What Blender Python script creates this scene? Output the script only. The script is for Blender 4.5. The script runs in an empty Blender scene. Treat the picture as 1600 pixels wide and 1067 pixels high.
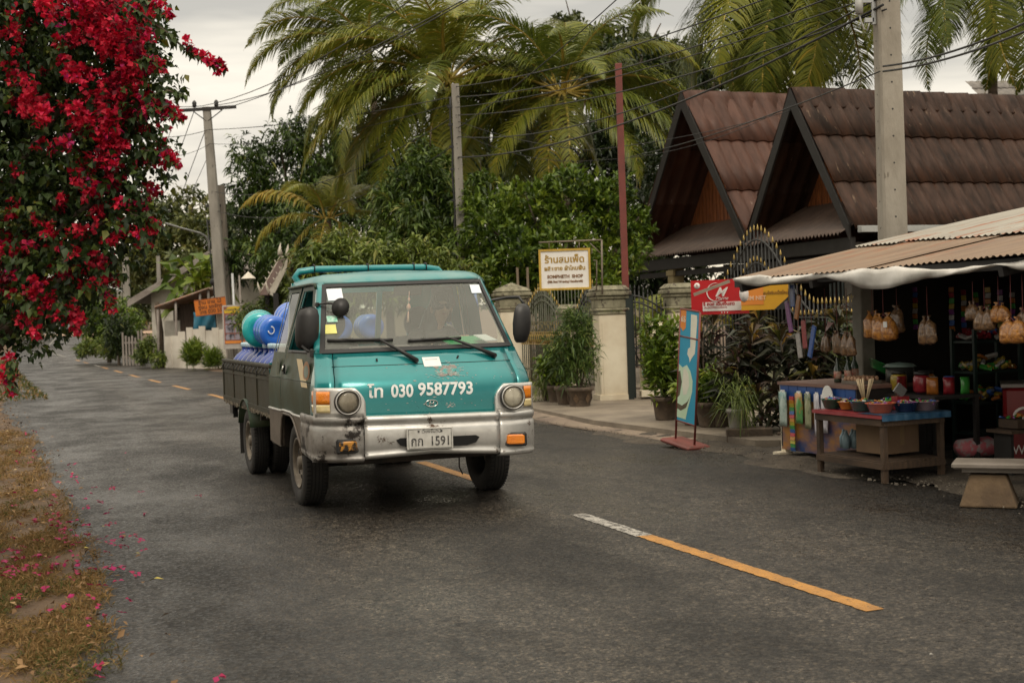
import bpy, bmesh, math, random
import numpy as np
from math import radians as R, sin, cos, pi, sqrt, atan2
from mathutils import Vector, Matrix

S = bpy.context.scene
COL = S.collection
RND = random.Random(11)
NR = np.random.RandomState(5)

# ---------------------------------------------------------------- camera
F_PX, CAM_H = 2000.0, 1.5
ROLL, PITCH = 0.03375, 0.01825
cd = bpy.data.cameras.new('camera'); cam = bpy.data.objects.new('camera', cd); COL.objects.link(cam)
cd.sensor_width = 36; cd.lens = 36 * F_PX / 1600; cd.clip_start = 0.1; cd.clip_end = 3000
cam.location = (0, 0, CAM_H)
cam.rotation_mode = 'QUATERNION'
cam.rotation_quaternion = (Matrix.Rotation(-PITCH, 4, 'X') @ Matrix.Rotation(pi / 2, 4, 'X') @ Matrix.Rotation(-ROLL, 4, 'Z')).to_quaternion()
cd.dof.use_dof = True; cd.dof.focus_distance = 10.2; cd.dof.aperture_fstop = 4.0
S.camera = cam

# ---------------------------------------------------------------- sky and light (overcast, soft warm light from behind the camera)
SUN_EL, SUN_AZ = 50, 165          # azimuth measured from +Y clockwise
w = bpy.data.worlds.new('World'); S.world = w; w.use_nodes = True
nt = w.node_tree; nt.nodes.clear()
def wn(t, **k):
    n = nt.nodes.new(t)
    for a, b in k.items(): setattr(n, a, b)
    return n
out = wn('ShaderNodeOutputWorld'); bg = wn('ShaderNodeBackground'); bg.inputs[1].default_value = 0.1
sky = wn('ShaderNodeTexSky'); sky.sky_type = 'NISHITA'; sky.sun_disc = False
sky.sun_elevation = R(SUN_EL); sky.sun_rotation = R(SUN_AZ); sky.dust_density = 3
tc = wn('ShaderNodeTexCoord'); sep = wn('ShaderNodeSeparateXYZ'); nt.links.new(tc.outputs['Generated'], sep.inputs[0])
mp = wn('ShaderNodeMapping'); mp.inputs['Scale'].default_value = (1.3, 1.3, 9.0); nt.links.new(tc.outputs['Generated'], mp.inputs[0])
no = wn('ShaderNodeTexNoise'); no.inputs['Scale'].default_value = 1.9; no.inputs['Detail'].default_value = 5; no.inputs['Roughness'].default_value = 0.5
nt.links.new(mp.outputs[0], no.inputs[0])
ma = wn('ShaderNodeMath', operation='MULTIPLY_ADD'); ma.inputs[1].default_value = 0.24; nt.links.new(no.outputs[0], ma.inputs[0])
sb = wn('ShaderNodeMath', operation='SUBTRACT'); sb.inputs[1].default_value = 0.12; nt.links.new(sep.outputs[2], sb.inputs[0]); nt.links.new(sb.outputs[0], ma.inputs[2])
cr = wn('ShaderNodeValToRGB'); nt.links.new(ma.outputs[0], cr.inputs[0])
e = cr.color_ramp.elements
e[0].position = 0.0; e[0].color = (.88, .80, .66, 1)
e[1].position = 1.0; e[1].color = (1.75, 1.66, 1.5, 1)
for p_, c_ in ((.07, (.98, .92, .80, 1)), (.125, (.66, .64, .60, 1)), (.165, (.90, .87, .80, 1)), (.21, (.50, .50, .485, 1)), (.30, (.50, .50, .485, 1)), (.5, (.98, .94, .86, 1))):
    q = e.new(p_); q.color = c_
sc_ = wn('ShaderNodeVectorMath', operation='SCALE'); sc_.inputs['Scale'].default_value = 9.0
wm = wn('ShaderNodeMix', data_type='RGBA', blend_type='MULTIPLY'); wm.inputs[0].default_value = 1; wm.inputs[7].default_value = (1.05, 1.0, .915, 1)
nt.links.new(cr.outputs[0], wm.inputs[6]); nt.links.new(wm.outputs[2], sc_.inputs[0])
mx = wn('ShaderNodeMix', data_type='RGBA'); mx.inputs[0].default_value = 0.93
nt.links.new(sky.outputs[0], mx.inputs[6]); nt.links.new(sc_.outputs[0], mx.inputs[7])
nt.links.new(mx.outputs[2], bg.inputs[0]); nt.links.new(bg.outputs[0], out.inputs[0])

sd = bpy.data.lights.new('sun', 'SUN'); sd.energy = 1.0; sd.angle = R(18); sd.color = (1, .90, .76)
sun = bpy.data.objects.new('sun', sd); COL.objects.link(sun)
sv = Vector((sin(R(SUN_AZ)) * cos(R(SUN_EL)), cos(R(SUN_AZ)) * cos(R(SUN_EL)), sin(R(SUN_EL))))
sun.rotation_euler = sv.to_track_quat('Z', 'Y').to_euler()

S.view_settings.view_transform = 'Standard'; S.view_settings.look = 'None'
S.view_settings.exposure = 0.40; S.view_settings.gamma = 1.0
S.cycles.max_bounces = 8; S.cycles.transparent_max_bounces = 12
try: S.cycles.use_denoising = True
except Exception: pass

# ---------------------------------------------------------------- helpers
def _ray(x, y):
    x -= 800; y -= 533.5; c, s = cos(ROLL), sin(ROLL)
    u, v = x * c - y * s, x * s + y * c
    cp, sp = cos(PITCH), sin(PITCH)
    return (u, F_PX * cp - v * sp, -F_PX * sp - v * cp)
def at(x, y, Y):            # the point seen at photo pixel x, y that lies Y metres ahead
    r = _ray(x, y); t = Y / r[1]
    return Vector((r[0] * t, Y, CAM_H + r[2] * t))
def gp(x, y, z=0.0):        # the point of the level z seen at photo pixel x, y
    r = _ray(x, y); t = (z - CAM_H) / r[2]
    return Vector((r[0] * t, r[1] * t, z))

RD = Vector((-.359, .933, 0)); RN = Vector((.933, .359, 0))      # along the road (away) and across it (to the right)
ROADYAW = atan2(RN.y, RN.x)

def node(ntree, t, **k):
    n = ntree.nodes.new(t)
    for a, b in k.items(): setattr(n, a, b)
    return n
def ramp(ntree, fac, stops):
    c = node(ntree, 'ShaderNodeValToRGB'); el = c.color_ramp.elements
    while len(el) > 1: el.remove(el[-1])
    el[0].position = stops[0][0]; el[0].color = tuple(stops[0][1]) + (1,)
    for p, col in stops[1:]:
        x = el.new(p); x.color = tuple(col) + (1,)
    ntree.links.new(fac, c.inputs[0]); return c.outputs[0]
def mat(name, c, c2=None, scale=4, rough=.6, rough2=None, metal=0, bump=0, bscale=60, detail=6, st=(1, 1, 1), pos=(.35, .65), spec=.5, coat=0, alpha=1, speck=None):
    m = bpy.data.materials.new(name); m.use_nodes = True; n = m.node_tree; b = n.nodes['Principled BSDF']
    b.inputs['Roughness'].default_value = rough; b.inputs['Metallic'].default_value = metal
    b.inputs['Specular IOR Level'].default_value = spec; b.inputs['Coat Weight'].default_value = coat; b.inputs['Coat Roughness'].default_value = .08
    b.inputs['Alpha'].default_value = alpha
    t = node(n, 'ShaderNodeTexCoord'); mp = node(n, 'ShaderNodeMapping'); mp.inputs['Scale'].default_value = st
    n.links.new(t.outputs['Object'], mp.inputs[0])
    if c2 is None: c2 = tuple(x * .72 for x in c)
    no = node(n, 'ShaderNodeTexNoise'); no.inputs['Scale'].default_value = scale; no.inputs['Detail'].default_value = detail; no.inputs['Roughness'].default_value = .62
    n.links.new(mp.outputs[0], no.inputs[0])
    col = ramp(n, no.outputs[0], [(pos[0], c), (pos[1], c2)])
    if speck:
        n2 = node(n, 'ShaderNodeTexNoise'); n2.inputs['Scale'].default_value = speck[1]; n2.inputs['Detail'].default_value = 8; n2.inputs['Roughness'].default_value = .7
        n.links.new(mp.outputs[0], n2.inputs[0])
        f = ramp(n, n2.outputs[0], [(speck[2], (0, 0, 0)), (speck[2] + .05, (1, 1, 1))])
        x = node(n, 'ShaderNodeMix', data_type='RGBA'); n.links.new(f, x.inputs[0]); n.links.new(col, x.inputs[6]); x.inputs[7].default_value = tuple(speck[0]) + (1,)
        col = x.outputs[2]
    n.links.new(col, b.inputs['Base Color'])
    if rough2 is not None:
        r = ramp(n, no.outputs[0], [(pos[0], (rough,) * 3), (pos[1], (rough2,) * 3)]); n.links.new(r, b.inputs['Roughness'])
    if bump:
        nb = node(n, 'ShaderNodeTexNoise'); nb.inputs['Scale'].default_value = bscale; nb.inputs['Detail'].default_value = 5
        n.links.new(mp.outputs[0], nb.inputs[0])
        bp = node(n, 'ShaderNodeBump'); bp.inputs['Strength'].default_value = bump; bp.inputs['Distance'].default_value = .02
        n.links.new(nb.outputs[0], bp.inputs['Height']); n.links.new(bp.outputs[0], b.inputs['Normal'])
    return m
def leafmat(name, stops, trans=.3, rough=.5, spec=.4):
    m = bpy.data.materials.new(name); m.use_nodes = True; n = m.node_tree; b = n.nodes['Principled BSDF']; o = n.nodes['Material Output']
    a = node(n, 'ShaderNodeAttribute', attribute_name='v')
    col = ramp(n, a.outputs['Fac'], stops); n.links.new(col, b.inputs['Base Color'])
    b.inputs['Roughness'].default_value = rough; b.inputs['Specular IOR Level'].default_value = spec
    if trans > 0:
        tr = node(n, 'ShaderNodeBsdfTranslucent'); n.links.new(col, tr.inputs[0])
        ms = node(n, 'ShaderNodeMixShader'); ms.inputs[0].default_value = trans
        n.links.new(b.outputs[0], ms.inputs[1]); n.links.new(tr.outputs[0], ms.inputs[2]); n.links.new(ms.outputs[0], o.inputs[0])
    return m
def glassmat(name, tint, dust_sheen=.1, dust_sheen_col=(.5, .5, .45), rough=.02):  # diffuse film: slight dirt plus a pale sky reflection put into the colour
    m = bpy.data.materials.new(name); m.use_nodes = True; n = m.node_tree; n.nodes.clear()
    o = node(n, 'ShaderNodeOutputMaterial'); tr = node(n, 'ShaderNodeBsdfTransparent'); tr.inputs[0].default_value = tint + (1,)
    gl = node(n, 'ShaderNodeBsdfGlossy'); gl.inputs['Roughness'].default_value = rough
    fr = node(n, 'ShaderNodeFresnel'); fr.inputs[0].default_value = 1.45
    m1 = node(n, 'ShaderNodeMixShader'); n.links.new(fr.outputs[0], m1.inputs[0]); n.links.new(tr.outputs[0], m1.inputs[1]); n.links.new(gl.outputs[0], m1.inputs[2])
    df = node(n, 'ShaderNodeBsdfDiffuse'); df.inputs[0].default_value = dust_sheen_col + (1,)
    t = node(n, 'ShaderNodeTexCoord'); no = node(n, 'ShaderNodeTexNoise'); no.inputs['Scale'].default_value = 3; no.inputs['Detail'].default_value = 8
    n.links.new(t.outputs['Object'], no.inputs[0]); f = ramp(n, no.outputs[0], [(.3, (dust_sheen * .88,) * 3), (.7, (dust_sheen * 1.15,) * 3)])
    m2 = node(n, 'ShaderNodeMixShader'); n.links.new(f, m2.inputs[0]); n.links.new(m1.outputs[0], m2.inputs[1]); n.links.new(df.outputs[0], m2.inputs[2])
    n.links.new(m2.outputs[0], o.inputs[0]); return m

def tag(o, label=None, cat=None, group=None, kind=None):
    if label: o['label'] = label
    if cat: o['category'] = cat
    if group: o['group'] = group
    if kind: o['kind'] = kind
    return o
def thing(name, label, cat, loc=(0, 0, 0), rz=0, group=None, rot=None):
    o = bpy.data.objects.new(name, None); o.empty_display_size = .2; COL.objects.link(o)
    o.location = loc; o.rotation_euler = rot if rot else (0, 0, rz)
    return tag(o, label, cat, group)
def link_mesh(name, me, parent=None, loc=None, rz=0):
    o = bpy.data.objects.new(name, me); COL.objects.link(o)
    if parent: o.parent = parent
    if loc is not None: o.location = loc
    if rz: o.rotation_euler = (0, 0, rz)
    return o
def copy_tree(o, parent=None):
    c = o.copy(); COL.objects.link(c)
    if parent: c.parent = parent
    for ch in list(o.children): copy_tree(ch, c)
    return c
def npmesh(name, V, F, mats, attr=None, midx=None, smooth=False):
    me = bpy.data.meshes.new(name); V = np.asarray(V, np.float32); F = np.asarray(F, np.int32)
    me.vertices.add(len(V)); me.vertices.foreach_set('co', V.ravel())
    k = F.shape[1]; me.loops.add(F.size); me.loops.foreach_set('vertex_index', F.ravel())
    me.polygons.add(len(F)); me.polygons.foreach_set('loop_start', np.arange(0, F.size, k, dtype=np.int32))
    for m in mats: me.materials.append(m)
    if midx is not None: me.polygons.foreach_set('material_index', np.asarray(midx, np.int32))
    if smooth: me.polygons.foreach_set('use_smooth', np.ones(len(F), bool))
    me.update(calc_edges=True)
    if attr is not None:
        a = me.attributes.new('v', 'FLOAT', 'FACE'); a.data.foreach_set('value', np.asarray(attr, np.float32))
    return me

class MB:
    def __init__(s): s.v = []; s.f = []; s.m = []; s.sm = []; s.mi = 0
    def add(s, vs, fs, smooth=False):
        o = len(s.v); s.v += [tuple(v) for v in vs]
        for f in fs: s.f.append(tuple(o + i for i in f)); s.m.append(s.mi); s.sm.append(smooth)
        return s
    def xf(s, M, start=0):
        s.v[start:] = [tuple(M @ Vector(v)) for v in s.v[start:]]; return s
    def box(s, c, d, rot=None, taper=1.0, bev=0):
        x, y, z = d[0] / 2, d[1] / 2, d[2] / 2; t = taper
        if bev:
            b = min(bev, x * .9, y * .9, z * .9); vs = []; 
            for sz, ins in ((-z, b), (-z + b, 0), (z - b, 0), (z, b)):
                X, Y = x - ins, y - ins
                for px, py in ((-X + b, -Y), (X - b, -Y), (X, -Y + b), (X, Y - b), (X - b, Y), (-X + b, Y), (-X, Y - b), (-X, -Y + b)): vs.append((px, py, sz))
            fs = [tuple(range(7, -1, -1)), tuple(range(24, 32))]
            for l in range(3):
                for i in range(8): j = (i + 1) % 8; fs.append((l * 8 + i, l * 8 + j, l * 8 + 8 + j, l * 8 + 8 + i))
        else:
            vs = [(-x, -y, -z), (x, -y, -z), (x, y, -z), (-x, y, -z), (-x * t, -y * t, z), (x * t, -y * t, z), (x * t, y * t, z), (-x * t, y * t, z)]
            fs = [(0, 3, 2, 1), (4, 5, 6, 7), (0, 1, 5, 4), (1, 2, 6, 5), (2, 3, 7, 6), (3, 0, 4, 7)]
        M = Matrix.Translation(c) @ (rot.to_4x4() if rot is not None else Matrix.Identity(4))
        return s.add([M @ Vector(v) for v in vs], fs)
    def tube(s, pts, r, n=8, caps=True, smooth=True, flat=None):
        pts = [Vector(p) for p in pts]; rs = r if isinstance(r, (list, tuple)) else [r] * len(pts)
        vs = []; fs = []; up = Vector((0, 0, 1)); prev = None
        for i, p in enumerate(pts):
            d = (pts[min(i + 1, len(pts) - 1)] - pts[max(i - 1, 0)]).normalized()
            a = d.cross(up if prev is None and abs(d.z) < .95 else (Vector((1, 0, 0)) if prev is None else prev))
            if prev is not None: a = d.cross(prev)
            if a.length < 1e-6: a = d.orthogonal()
            a.normalize(); b = a.cross(d).normalized(); prev = b
            for k in range(n):
                t = 2 * pi * k / n; vs.append(p + a * (cos(t) * rs[i]) + b * (sin(t) * rs[i] * (flat or 1)))
        for i in range(len(pts) - 1):
            for k in range(n): j = (k + 1) % n; fs.append((i * n + k, i * n + j, (i + 1) * n + j, (i + 1) * n + k))
        o = len(s.v); s.add(vs, fs, smooth)
        if caps:
            s.add([], [])
            s.f.append(tuple(o + k for k in range(n - 1, -1, -1))); s.m.append(s.mi); s.sm.append(False)
            e0 = o + (len(pts) - 1) * n; s.f.append(tuple(e0 + k for k in range(n))); s.m.append(s.mi); s.sm.append(False)
        return s
    def cyl(s, a, b, r0, r1=None, n=16, caps=True, smooth=True): return s.tube([a, b], [r0, r0 if r1 is None else r1], n, caps, smooth)
    def lathe(s, prof, c=(0, 0, 0), n=20, M=None, smooth=True, ribs=0, cap=True):
        vs = []; fs = []; c = Vector(c)
        for r, z in prof:
            for k in range(n):
                t = 2 * pi * k / n; rr = r * (1 + ribs * (k % 2)); v = Vector((rr * cos(t), rr * sin(t), z)); vs.append((M @ v if M else v) + c)
        for i in range(len(prof) - 1):
            for k in range(n): j = (k + 1) % n; fs.append((i * n + k, i * n + j, (i + 1) * n + j, (i + 1) * n + k))
        o = len(s.v); s.add(vs, fs, smooth)
        if cap and prof[0][0] > 1e-4: s.f.append(tuple(o + k for k in range(n - 1, -1, -1))); s.m.append(s.mi); s.sm.append(False)
        if cap and prof[-1][0] > 1e-4: e0 = o + (len(prof) - 1) * n; s.f.append(tuple(e0 + k for k in range(n))); s.m.append(s.mi); s.sm.append(False)
        return s
    def grid(s, P, smooth=True, thick=0):     # P[i][j] points
        o = len(s.v); n = len(P[0]); vs = [p for row in P for p in row]
        fs = [(i * n + j, i * n + j + 1, (i + 1) * n + j + 1, (i + 1) * n + j) for i in range(len(P) - 1) for j in range(n - 1)]
        return s.add(vs, fs, smooth)
    def prism(s, poly, fn, d):                # poly: 2-D outline, fn(a, b, t) -> 3-D, extruded t = 0..d
        n = len(poly); vs = [fn(a, b, 0) for a, b in poly] + [fn(a, b, d) for a, b in poly]
        fs = [tuple(range(n - 1, -1, -1)), tuple(range(n, 2 * n))] + [(i, (i + 1) % n, n + (i + 1) % n, n + i) for i in range(n)]
        return s.add(vs, fs)
    def build(s, name, mats, parent=None, loc=None, rz=0, label=None, cat=None, group=None, kind=None, solid=0, bevel=0, sub=0):
        me = bpy.data.meshes.new(name); me.from_pydata([tuple(v) for v in s.v], [], s.f)
        if not isinstance(mats, (list, tuple)): mats = [mats]
        for m in mats: me.materials.append(m)
        me.polygons.foreach_set('material_index', s.m); me.polygons.foreach_set('use_smooth', [True] * len(s.sm) if sub else s.sm); me.update()
        bm = bmesh.new(); bm.from_mesh(me); bmesh.ops.remove_doubles(bm, verts=bm.verts, dist=1e-5)
        ng = [f for f in bm.faces if len(f.verts) > 4]
        if ng: bmesh.ops.triangulate(bm, faces=ng)
        bmesh.ops.recalc_face_normals(bm, faces=bm.faces); bm.to_mesh(me); bm.free()
        o = link_mesh(name, me, parent, loc, rz)
        if solid: md = o.modifiers.new('solid', 'SOLIDIFY'); md.thickness = solid; md.offset = -1
        if bevel: md = o.modifiers.new('bevel', 'BEVEL'); md.width = bevel; md.segments = 2; md.limit_method = 'ANGLE'; md.angle_limit = R(40)
        if sub: md = o.modifiers.new('sub', 'SUBSURF'); md.levels = sub; md.render_levels = sub
        return tag(o, label, cat, group, kind)

_fonts = {}
def text(name, body, size, m, parent, M, ext=.002, align='CENTER', sx=1.0, bold=0, shear=0, label=None):
    cu = bpy.data.curves.new(name, 'FONT'); cu.body = body; cu.size = size; cu.align_x = align; cu.align_y = 'CENTER'
    cu.extrude = ext; cu.resolution_u = 3; cu.offset = bold; cu.shear = shear
    t = bpy.data.objects.new(name, cu); COL.objects.link(t)
    dg = bpy.context.evaluated_depsgraph_get(); me = bpy.data.meshes.new_from_object(t.evaluated_get(dg))
    bpy.data.objects.remove(t); bpy.data.curves.remove(cu)
    me.transform(M @ Matrix.Diagonal((sx, 1, 1, 1))); me.materials.clear(); me.materials.append(m); me.name = name
    o = link_mesh(name, me, parent)
    if label: o['label'] = label
    return o
def smat(origin, right, up):      # matrix for text lying in the plane right/up
    r = Vector(right).normalized(); u = Vector(up).normalized(); n = r.cross(u)
    return Matrix(((r.x, u.x, n.x, origin[0]), (r.y, u.y, n.y, origin[1]), (r.z, u.z, n.z, origin[2]), (0, 0, 0, 1)))

# ---- numpy leaves: each is a kite folded along its midrib
def unit(a): return a / (np.linalg.norm(a, axis=1, keepdims=True) + 1e-9)
def leaf_quads(P, D, L, W, droop=.25, Nn=None, seed=1):
    n = len(P); r = np.random.RandomState(seed); D = unit(D)
    if Nn is None: Nn = r.normal(size=(n, 3)) * .6 + np.array([0, 0, 1.0])
    side = unit(np.cross(D, Nn)); up = unit(np.cross(side, D))
    L = np.broadcast_to(L, (n,))[:, None]; W = np.broadcast_to(W, (n,))[:, None]
    mid = P + D * L * .45 + up * W * .15
    tip = P + D * L - np.array([0, 0, 1.0]) * L * droop
    a = mid + side * W * .5 + up * W * .18; b = mid - side * W * .5 + up * W * .18
    V = np.stack([P, a, tip, b, mid], 1).reshape(-1, 3); i = np.arange(n)[:, None] * 5
    F = np.concatenate([i + np.array([[0, 1, 4]]), i + np.array([[1, 2, 4]]), i + np.array([[2, 3, 4]]), i + np.array([[3, 0, 4]])], 1).reshape(-1, 3)
    return V, F
def in_lobes(n, lobes, r, shell=.55):
    vol = np.array([l[3] * l[4] * l[5] for l in lobes]) ** .72; ch = r.choice(len(lobes), n, p=vol / vol.sum()); lo = np.array(lobes)[ch]
    d = unit(r.normal(size=(n, 3))); rad = (shell + (1 - shell) * r.rand(n) ** .6)[:, None]
    return lo[:, :3] + d * lo[:, 3:6] * rad, d
# ================================================================ ground, road
ZB = [(-60, 0), (100, 0), (106, .06), (116, -.10), (130, .27), (190, 1.6), (250, 3.5), (330, 5.2), (420, 5.6), (900, 6)]
def gz(y):
    for (a, za), (b, zb) in zip(ZB, ZB[1:]):
        if y <= b: return za + (zb - za) * max(0, (y - a)) / (b - a)
    return ZB[-1][1]
def asphalt():
    m = bpy.data.materials.new('asphalt'); m.use_nodes = True; n = m.node_tree; b = n.nodes['Principled BSDF']
    t = node(n, 'ShaderNodeTexCoord'); mp = node(n, 'ShaderNodeMapping'); mp.inputs['Rotation'].default_value = (0, 0, -ROADYAW)
    n.links.new(t.outputs['Object'], mp.inputs[0])
    ms = node(n, 'ShaderNodeMapping'); ms.inputs['Scale'].default_value = (1, .6, 1); n.links.new(mp.outputs[0], ms.inputs[0])
    def nz(scale, det, src, ro=.6):
        x = node(n, 'ShaderNodeTexNoise'); x.inputs['Scale'].default_value = scale; x.inputs['Detail'].default_value = det; x.inputs['Roughness'].default_value = ro
        n.links.new(src, x.inputs[0]); return x.outputs[0]
    big = nz(.8, 8, ms.outputs[0], .66); fine = nz(62, 4, t.outputs['Object'], .85); med = nz(7, 6, ms.outputs[0], .7)
    # tyre-polished bands against rough dark edges: distance across the road
    sp = node(n, 'ShaderNodeSeparateXYZ'); n.links.new(mp.outputs[0], sp.inputs[0])
    mt = node(n, 'ShaderNodeMath', operation='MULTIPLY_ADD'); n.links.new(sp.outputs[0], mt.inputs[0]); mt.inputs[1].default_value = .1667; mt.inputs[2].default_value = .5 - 3.85 * .1667
    wob = node(n, 'ShaderNodeMath', operation='MULTIPLY_ADD'); n.links.new(big, wob.inputs[0]); wob.inputs[1].default_value = .30; n.links.new(mt.outputs[0], wob.inputs[2])
    lane = ramp(n, wob.outputs[0], [(.05, (.42, .40, .37)), (.26, (.62, .60, .57)), (.38, (1.2, 1.19, 1.17)), (.50, (.78, .77, .76)), (.60, (1.22, 1.2, 1.18)), (.72, (.82, .81, .80)), (.86, (1.05, 1.04, 1.02)), (1.0, (.45, .42, .39))])
    base = ramp(n, big, [(.36, (.011, .0095, .008)), (.45, (.024, .0215, .0185)), (.56, (.038, .034, .030)), (.70, (.049, .044, .039))])
    f2 = ramp(n, fine, [(.36, (.12, .12, .12)), (.50, (.95, .95, .95)), (.60, (1.7, 1.65, 1.55)), (.70, (3.2, 3.0, 2.7))])
    f3 = ramp(n, med, [(.36, (.55, .55, .55)), (.52, (1.08, 1.08, 1.08))]); grit = nz(19, 5, t.outputs['Object'], .75); f4 = ramp(n, grit, [(.36, (.40, .39, .38)), (.48, (1, 1, 1)), (.62, (1.35, 1.31, 1.25))])
    vo = node(n, 'ShaderNodeTexVoronoi'); vo.inputs['Scale'].default_value = 60; n.links.new(t.outputs['Object'], vo.inputs['Vector'])
    vs_ = node(n, 'ShaderNodeSeparateColor'); n.links.new(vo.outputs['Color'], vs_.inputs[0])
    f5 = ramp(n, vs_.outputs[0], [(0, (.30, .29, .28)), (.45, (.80, .79, .77)), (.8, (1.3, 1.27, 1.2)), (.93, (1.8, 1.74, 1.62)), (1, (2.3, 2.2, 2.0))])
    def mul(a, c):
        x = node(n, 'ShaderNodeMix', data_type='RGBA', blend_type='MULTIPLY'); x.inputs[0].default_value = 1; n.links.new(a, x.inputs[6]); n.links.new(c, x.inputs[7]); return x.outputs[2]
    n.links.new(mul(mul(mul(mul(mul(base, f2), f3), f4), f5), lane), b.inputs['Base Color'])
    rr = ramp(n, big, [(.40, (.66,) * 3), (.52, (.48,) * 3), (.62, (.34,) * 3)]); r2 = ramp(n, vs_.outputs[1], [(0, (1.35,) * 3), (.5, (1.1,) * 3), (.85, (.8,) * 3), (1, (.6,) * 3)]); n.links.new(mul(rr, r2), b.inputs['Roughness'])
    b.inputs['Specular IOR Level'].default_value = .44
    bp = node(n, 'ShaderNodeBump'); bp.inputs['Strength'].default_value = .5; bp.inputs['Distance'].default_value = .008; n.links.new(vo.outputs['Distance'], bp.inputs['Height'])
    bq = node(n, 'ShaderNodeBump'); bq.inputs['Strength'].default_value = .5; bq.inputs['Distance'].default_value = .02; n.links.new(med, bq.inputs['Height']); n.links.new(bp.outputs[0], bq.inputs['Normal'])
    n.links.new(bq.outputs[0], b.inputs['Normal']); return m
M_ASPH = asphalt()
M_EARTH = mat('earth', (.062, .036, .018), (.120, .076, .042), scale=1.4, rough=.9, bump=.6, bscale=30, speck=((.22, .18, .13), 40, .66))
M_DIRT = mat('dirt_shoulder', (.028, .022, .016), (.085, .068, .049), scale=3.2, rough=.9, bump=1, bscale=38, speck=((.26, .22, .17), 60, .61))
M_YEL = mat('yellow_line_paint', (.47, .225, .045), (.30, .145, .035), scale=7, rough=.5, bump=.5, bscale=60, speck=((.07, .055, .038), 30, .585))
M_WHT = mat('white_line_paint', (.42, .40, .36), (.26, .245, .22), scale=10, rough=.6, bump=.35, bscale=90, speck=((.05, .045, .04), 26, .50))
M_CONC = mat('concrete', (.24, .20, .15), (.13, .105, .08), scale=1.6, rough=.65, bump=.35, bscale=40)

ys = sorted(set([-60, -20, -5] + list(range(0, 60, 3)) + list(range(60, 100, 8)) + [a for a, _ in ZB] + [150, 170, 210, 230, 290]))
xs = sorted(set(list(range(-400, -60, 40)) + list(range(-60, -12, 6)) + list(np.arange(-12, 14, 1.0)) + list(range(14, 40, 4)) + list(range(40, 400, 40))))
g = MB()
g.grid([[(x, y, gz(y) + (.0 if y > 55 or -20 > y else .0)) for x in xs] for y in ys])
g.build('ground', M_EARTH, kind='structure')

CL = [(9.8, -16), (3.93, 0.5), (.475, 9.51), (-6.26, 27.3), (-12.0, 40.9), (-22.4, 66.3), (-32, 90), (-36.5, 100), (-38.6, 106), (-42, 116), (-47, 130), (-67, 190), (-88, 250), (-112, 330), (-150, 420)]
def center(y):
    for (x0, y0), (x1, y1) in zip(CL, CL[1:]):
        if y <= y1: return x0 + (x1 - x0) * (y - y0) / (y1 - y0)
    return CL[-1][0]
def roadpt(s_, t):      # s_ = world Y on the centre line, t = metres to the right of it
    d = Vector((center(s_ + 1) - center(s_ - 1), 2, 0)).normalized()
    return Vector((center(s_) + d.y * t, s_ - d.x * t, 0))
def tL(s_):
    for (a, za), (b_, zb_) in zip(TLT, TLT[1:]):
        if s_ <= b_: return za + (zb_ - za) * max(0, s_ - a) / (b_ - a)
    return TLT[-1][1]
TLT = [(-16, 3.48), (6, 3.45), (10, 3.36), (20, 3.7), (27, 4.2), (45, 3.6), (60, 3.3)]
def xL(y): return center(y) - tL(y + 1.2) / .933
def roadz(y, t): return gz(y) + .015 + .01 * max(0, 1 - abs(t) / 3.0)
r_ = MB(); rows = []
ss = [-16 + i * .5 for i in range(0, 200)] + [84, 88, 92, 96, 100, 103, 106, 111, 116, 123, 130, 145, 160, 175, 190, 210, 230, 250, 290, 330, 420]
for q in ss:
    row = []
    for t in (-tL(q) - .15, -tL(q), -1.5, 0, 1.5, 2.9, 3.1):
        j = (RND.uniform(-.09, .09) if abs(t) > 2.95 and q < 70 else 0)
        p = roadpt(q, t + j); row.append((p.x, p.y, gz(p.y) + (.004 if (t > 3.05 or t < -tL(q) - .1) else roadz(q, t) - gz(q))))
    rows.append(row)
r_.grid(rows); r_.build('road', M_ASPH, kind='structure')

def dash(y0, y1, m, w=.11, t=0):
    b = MB(); n = max(2, int((y1 - y0) / (.035 if y0 < 15 else .3))); P = []
    for i in range(n + 1):
        y = y0 + (y1 - y0) * i / n + (RND.uniform(-.02, .02) if i in (0, n) else 0); sk = 0
        row = []
        for k in (-1, 1):
            p = roadpt(y, t + k * w / 2 + RND.uniform(-.007, .006)); row.append((p.x, p.y, roadz(p.y, .1) + .004))
        P.append(row)
    b.grid(P); return b.build('road_marking', m, kind='structure')
dash(6.2, 8.5, M_YEL, .11, -.03); dash(8.51, 9.5, M_WHT, .12, -.03)
for a, b_ in ((11.6, 13.4), (16.5, 18.3), (21.5, 23.5), (26.0, 28.6), (31.2, 33.6), (35.9, 38.2), (40.6, 43.0), (45.6, 48.2), (51, 53.6), (61, 64), (66.5, 69.5)):
    dash(a, b_, M_YEL, .12)
for a, b_ in ((54.5, 57.5), (80, 100), (131, 165), (182, 200)): dash(a, b_, M_WHT, .12)
p = gp(1590, 1032); d_ = MB(); d_.grid([[(p.x - .35, p.y + .06, .024), (p.x + .5, p.y - .03, .024)], [(p.x - .32, p.y + .11, .024), (p.x + .5, p.y + .05, .024)]]); d_.build('road_marking', M_WHT, kind='structure')
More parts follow.
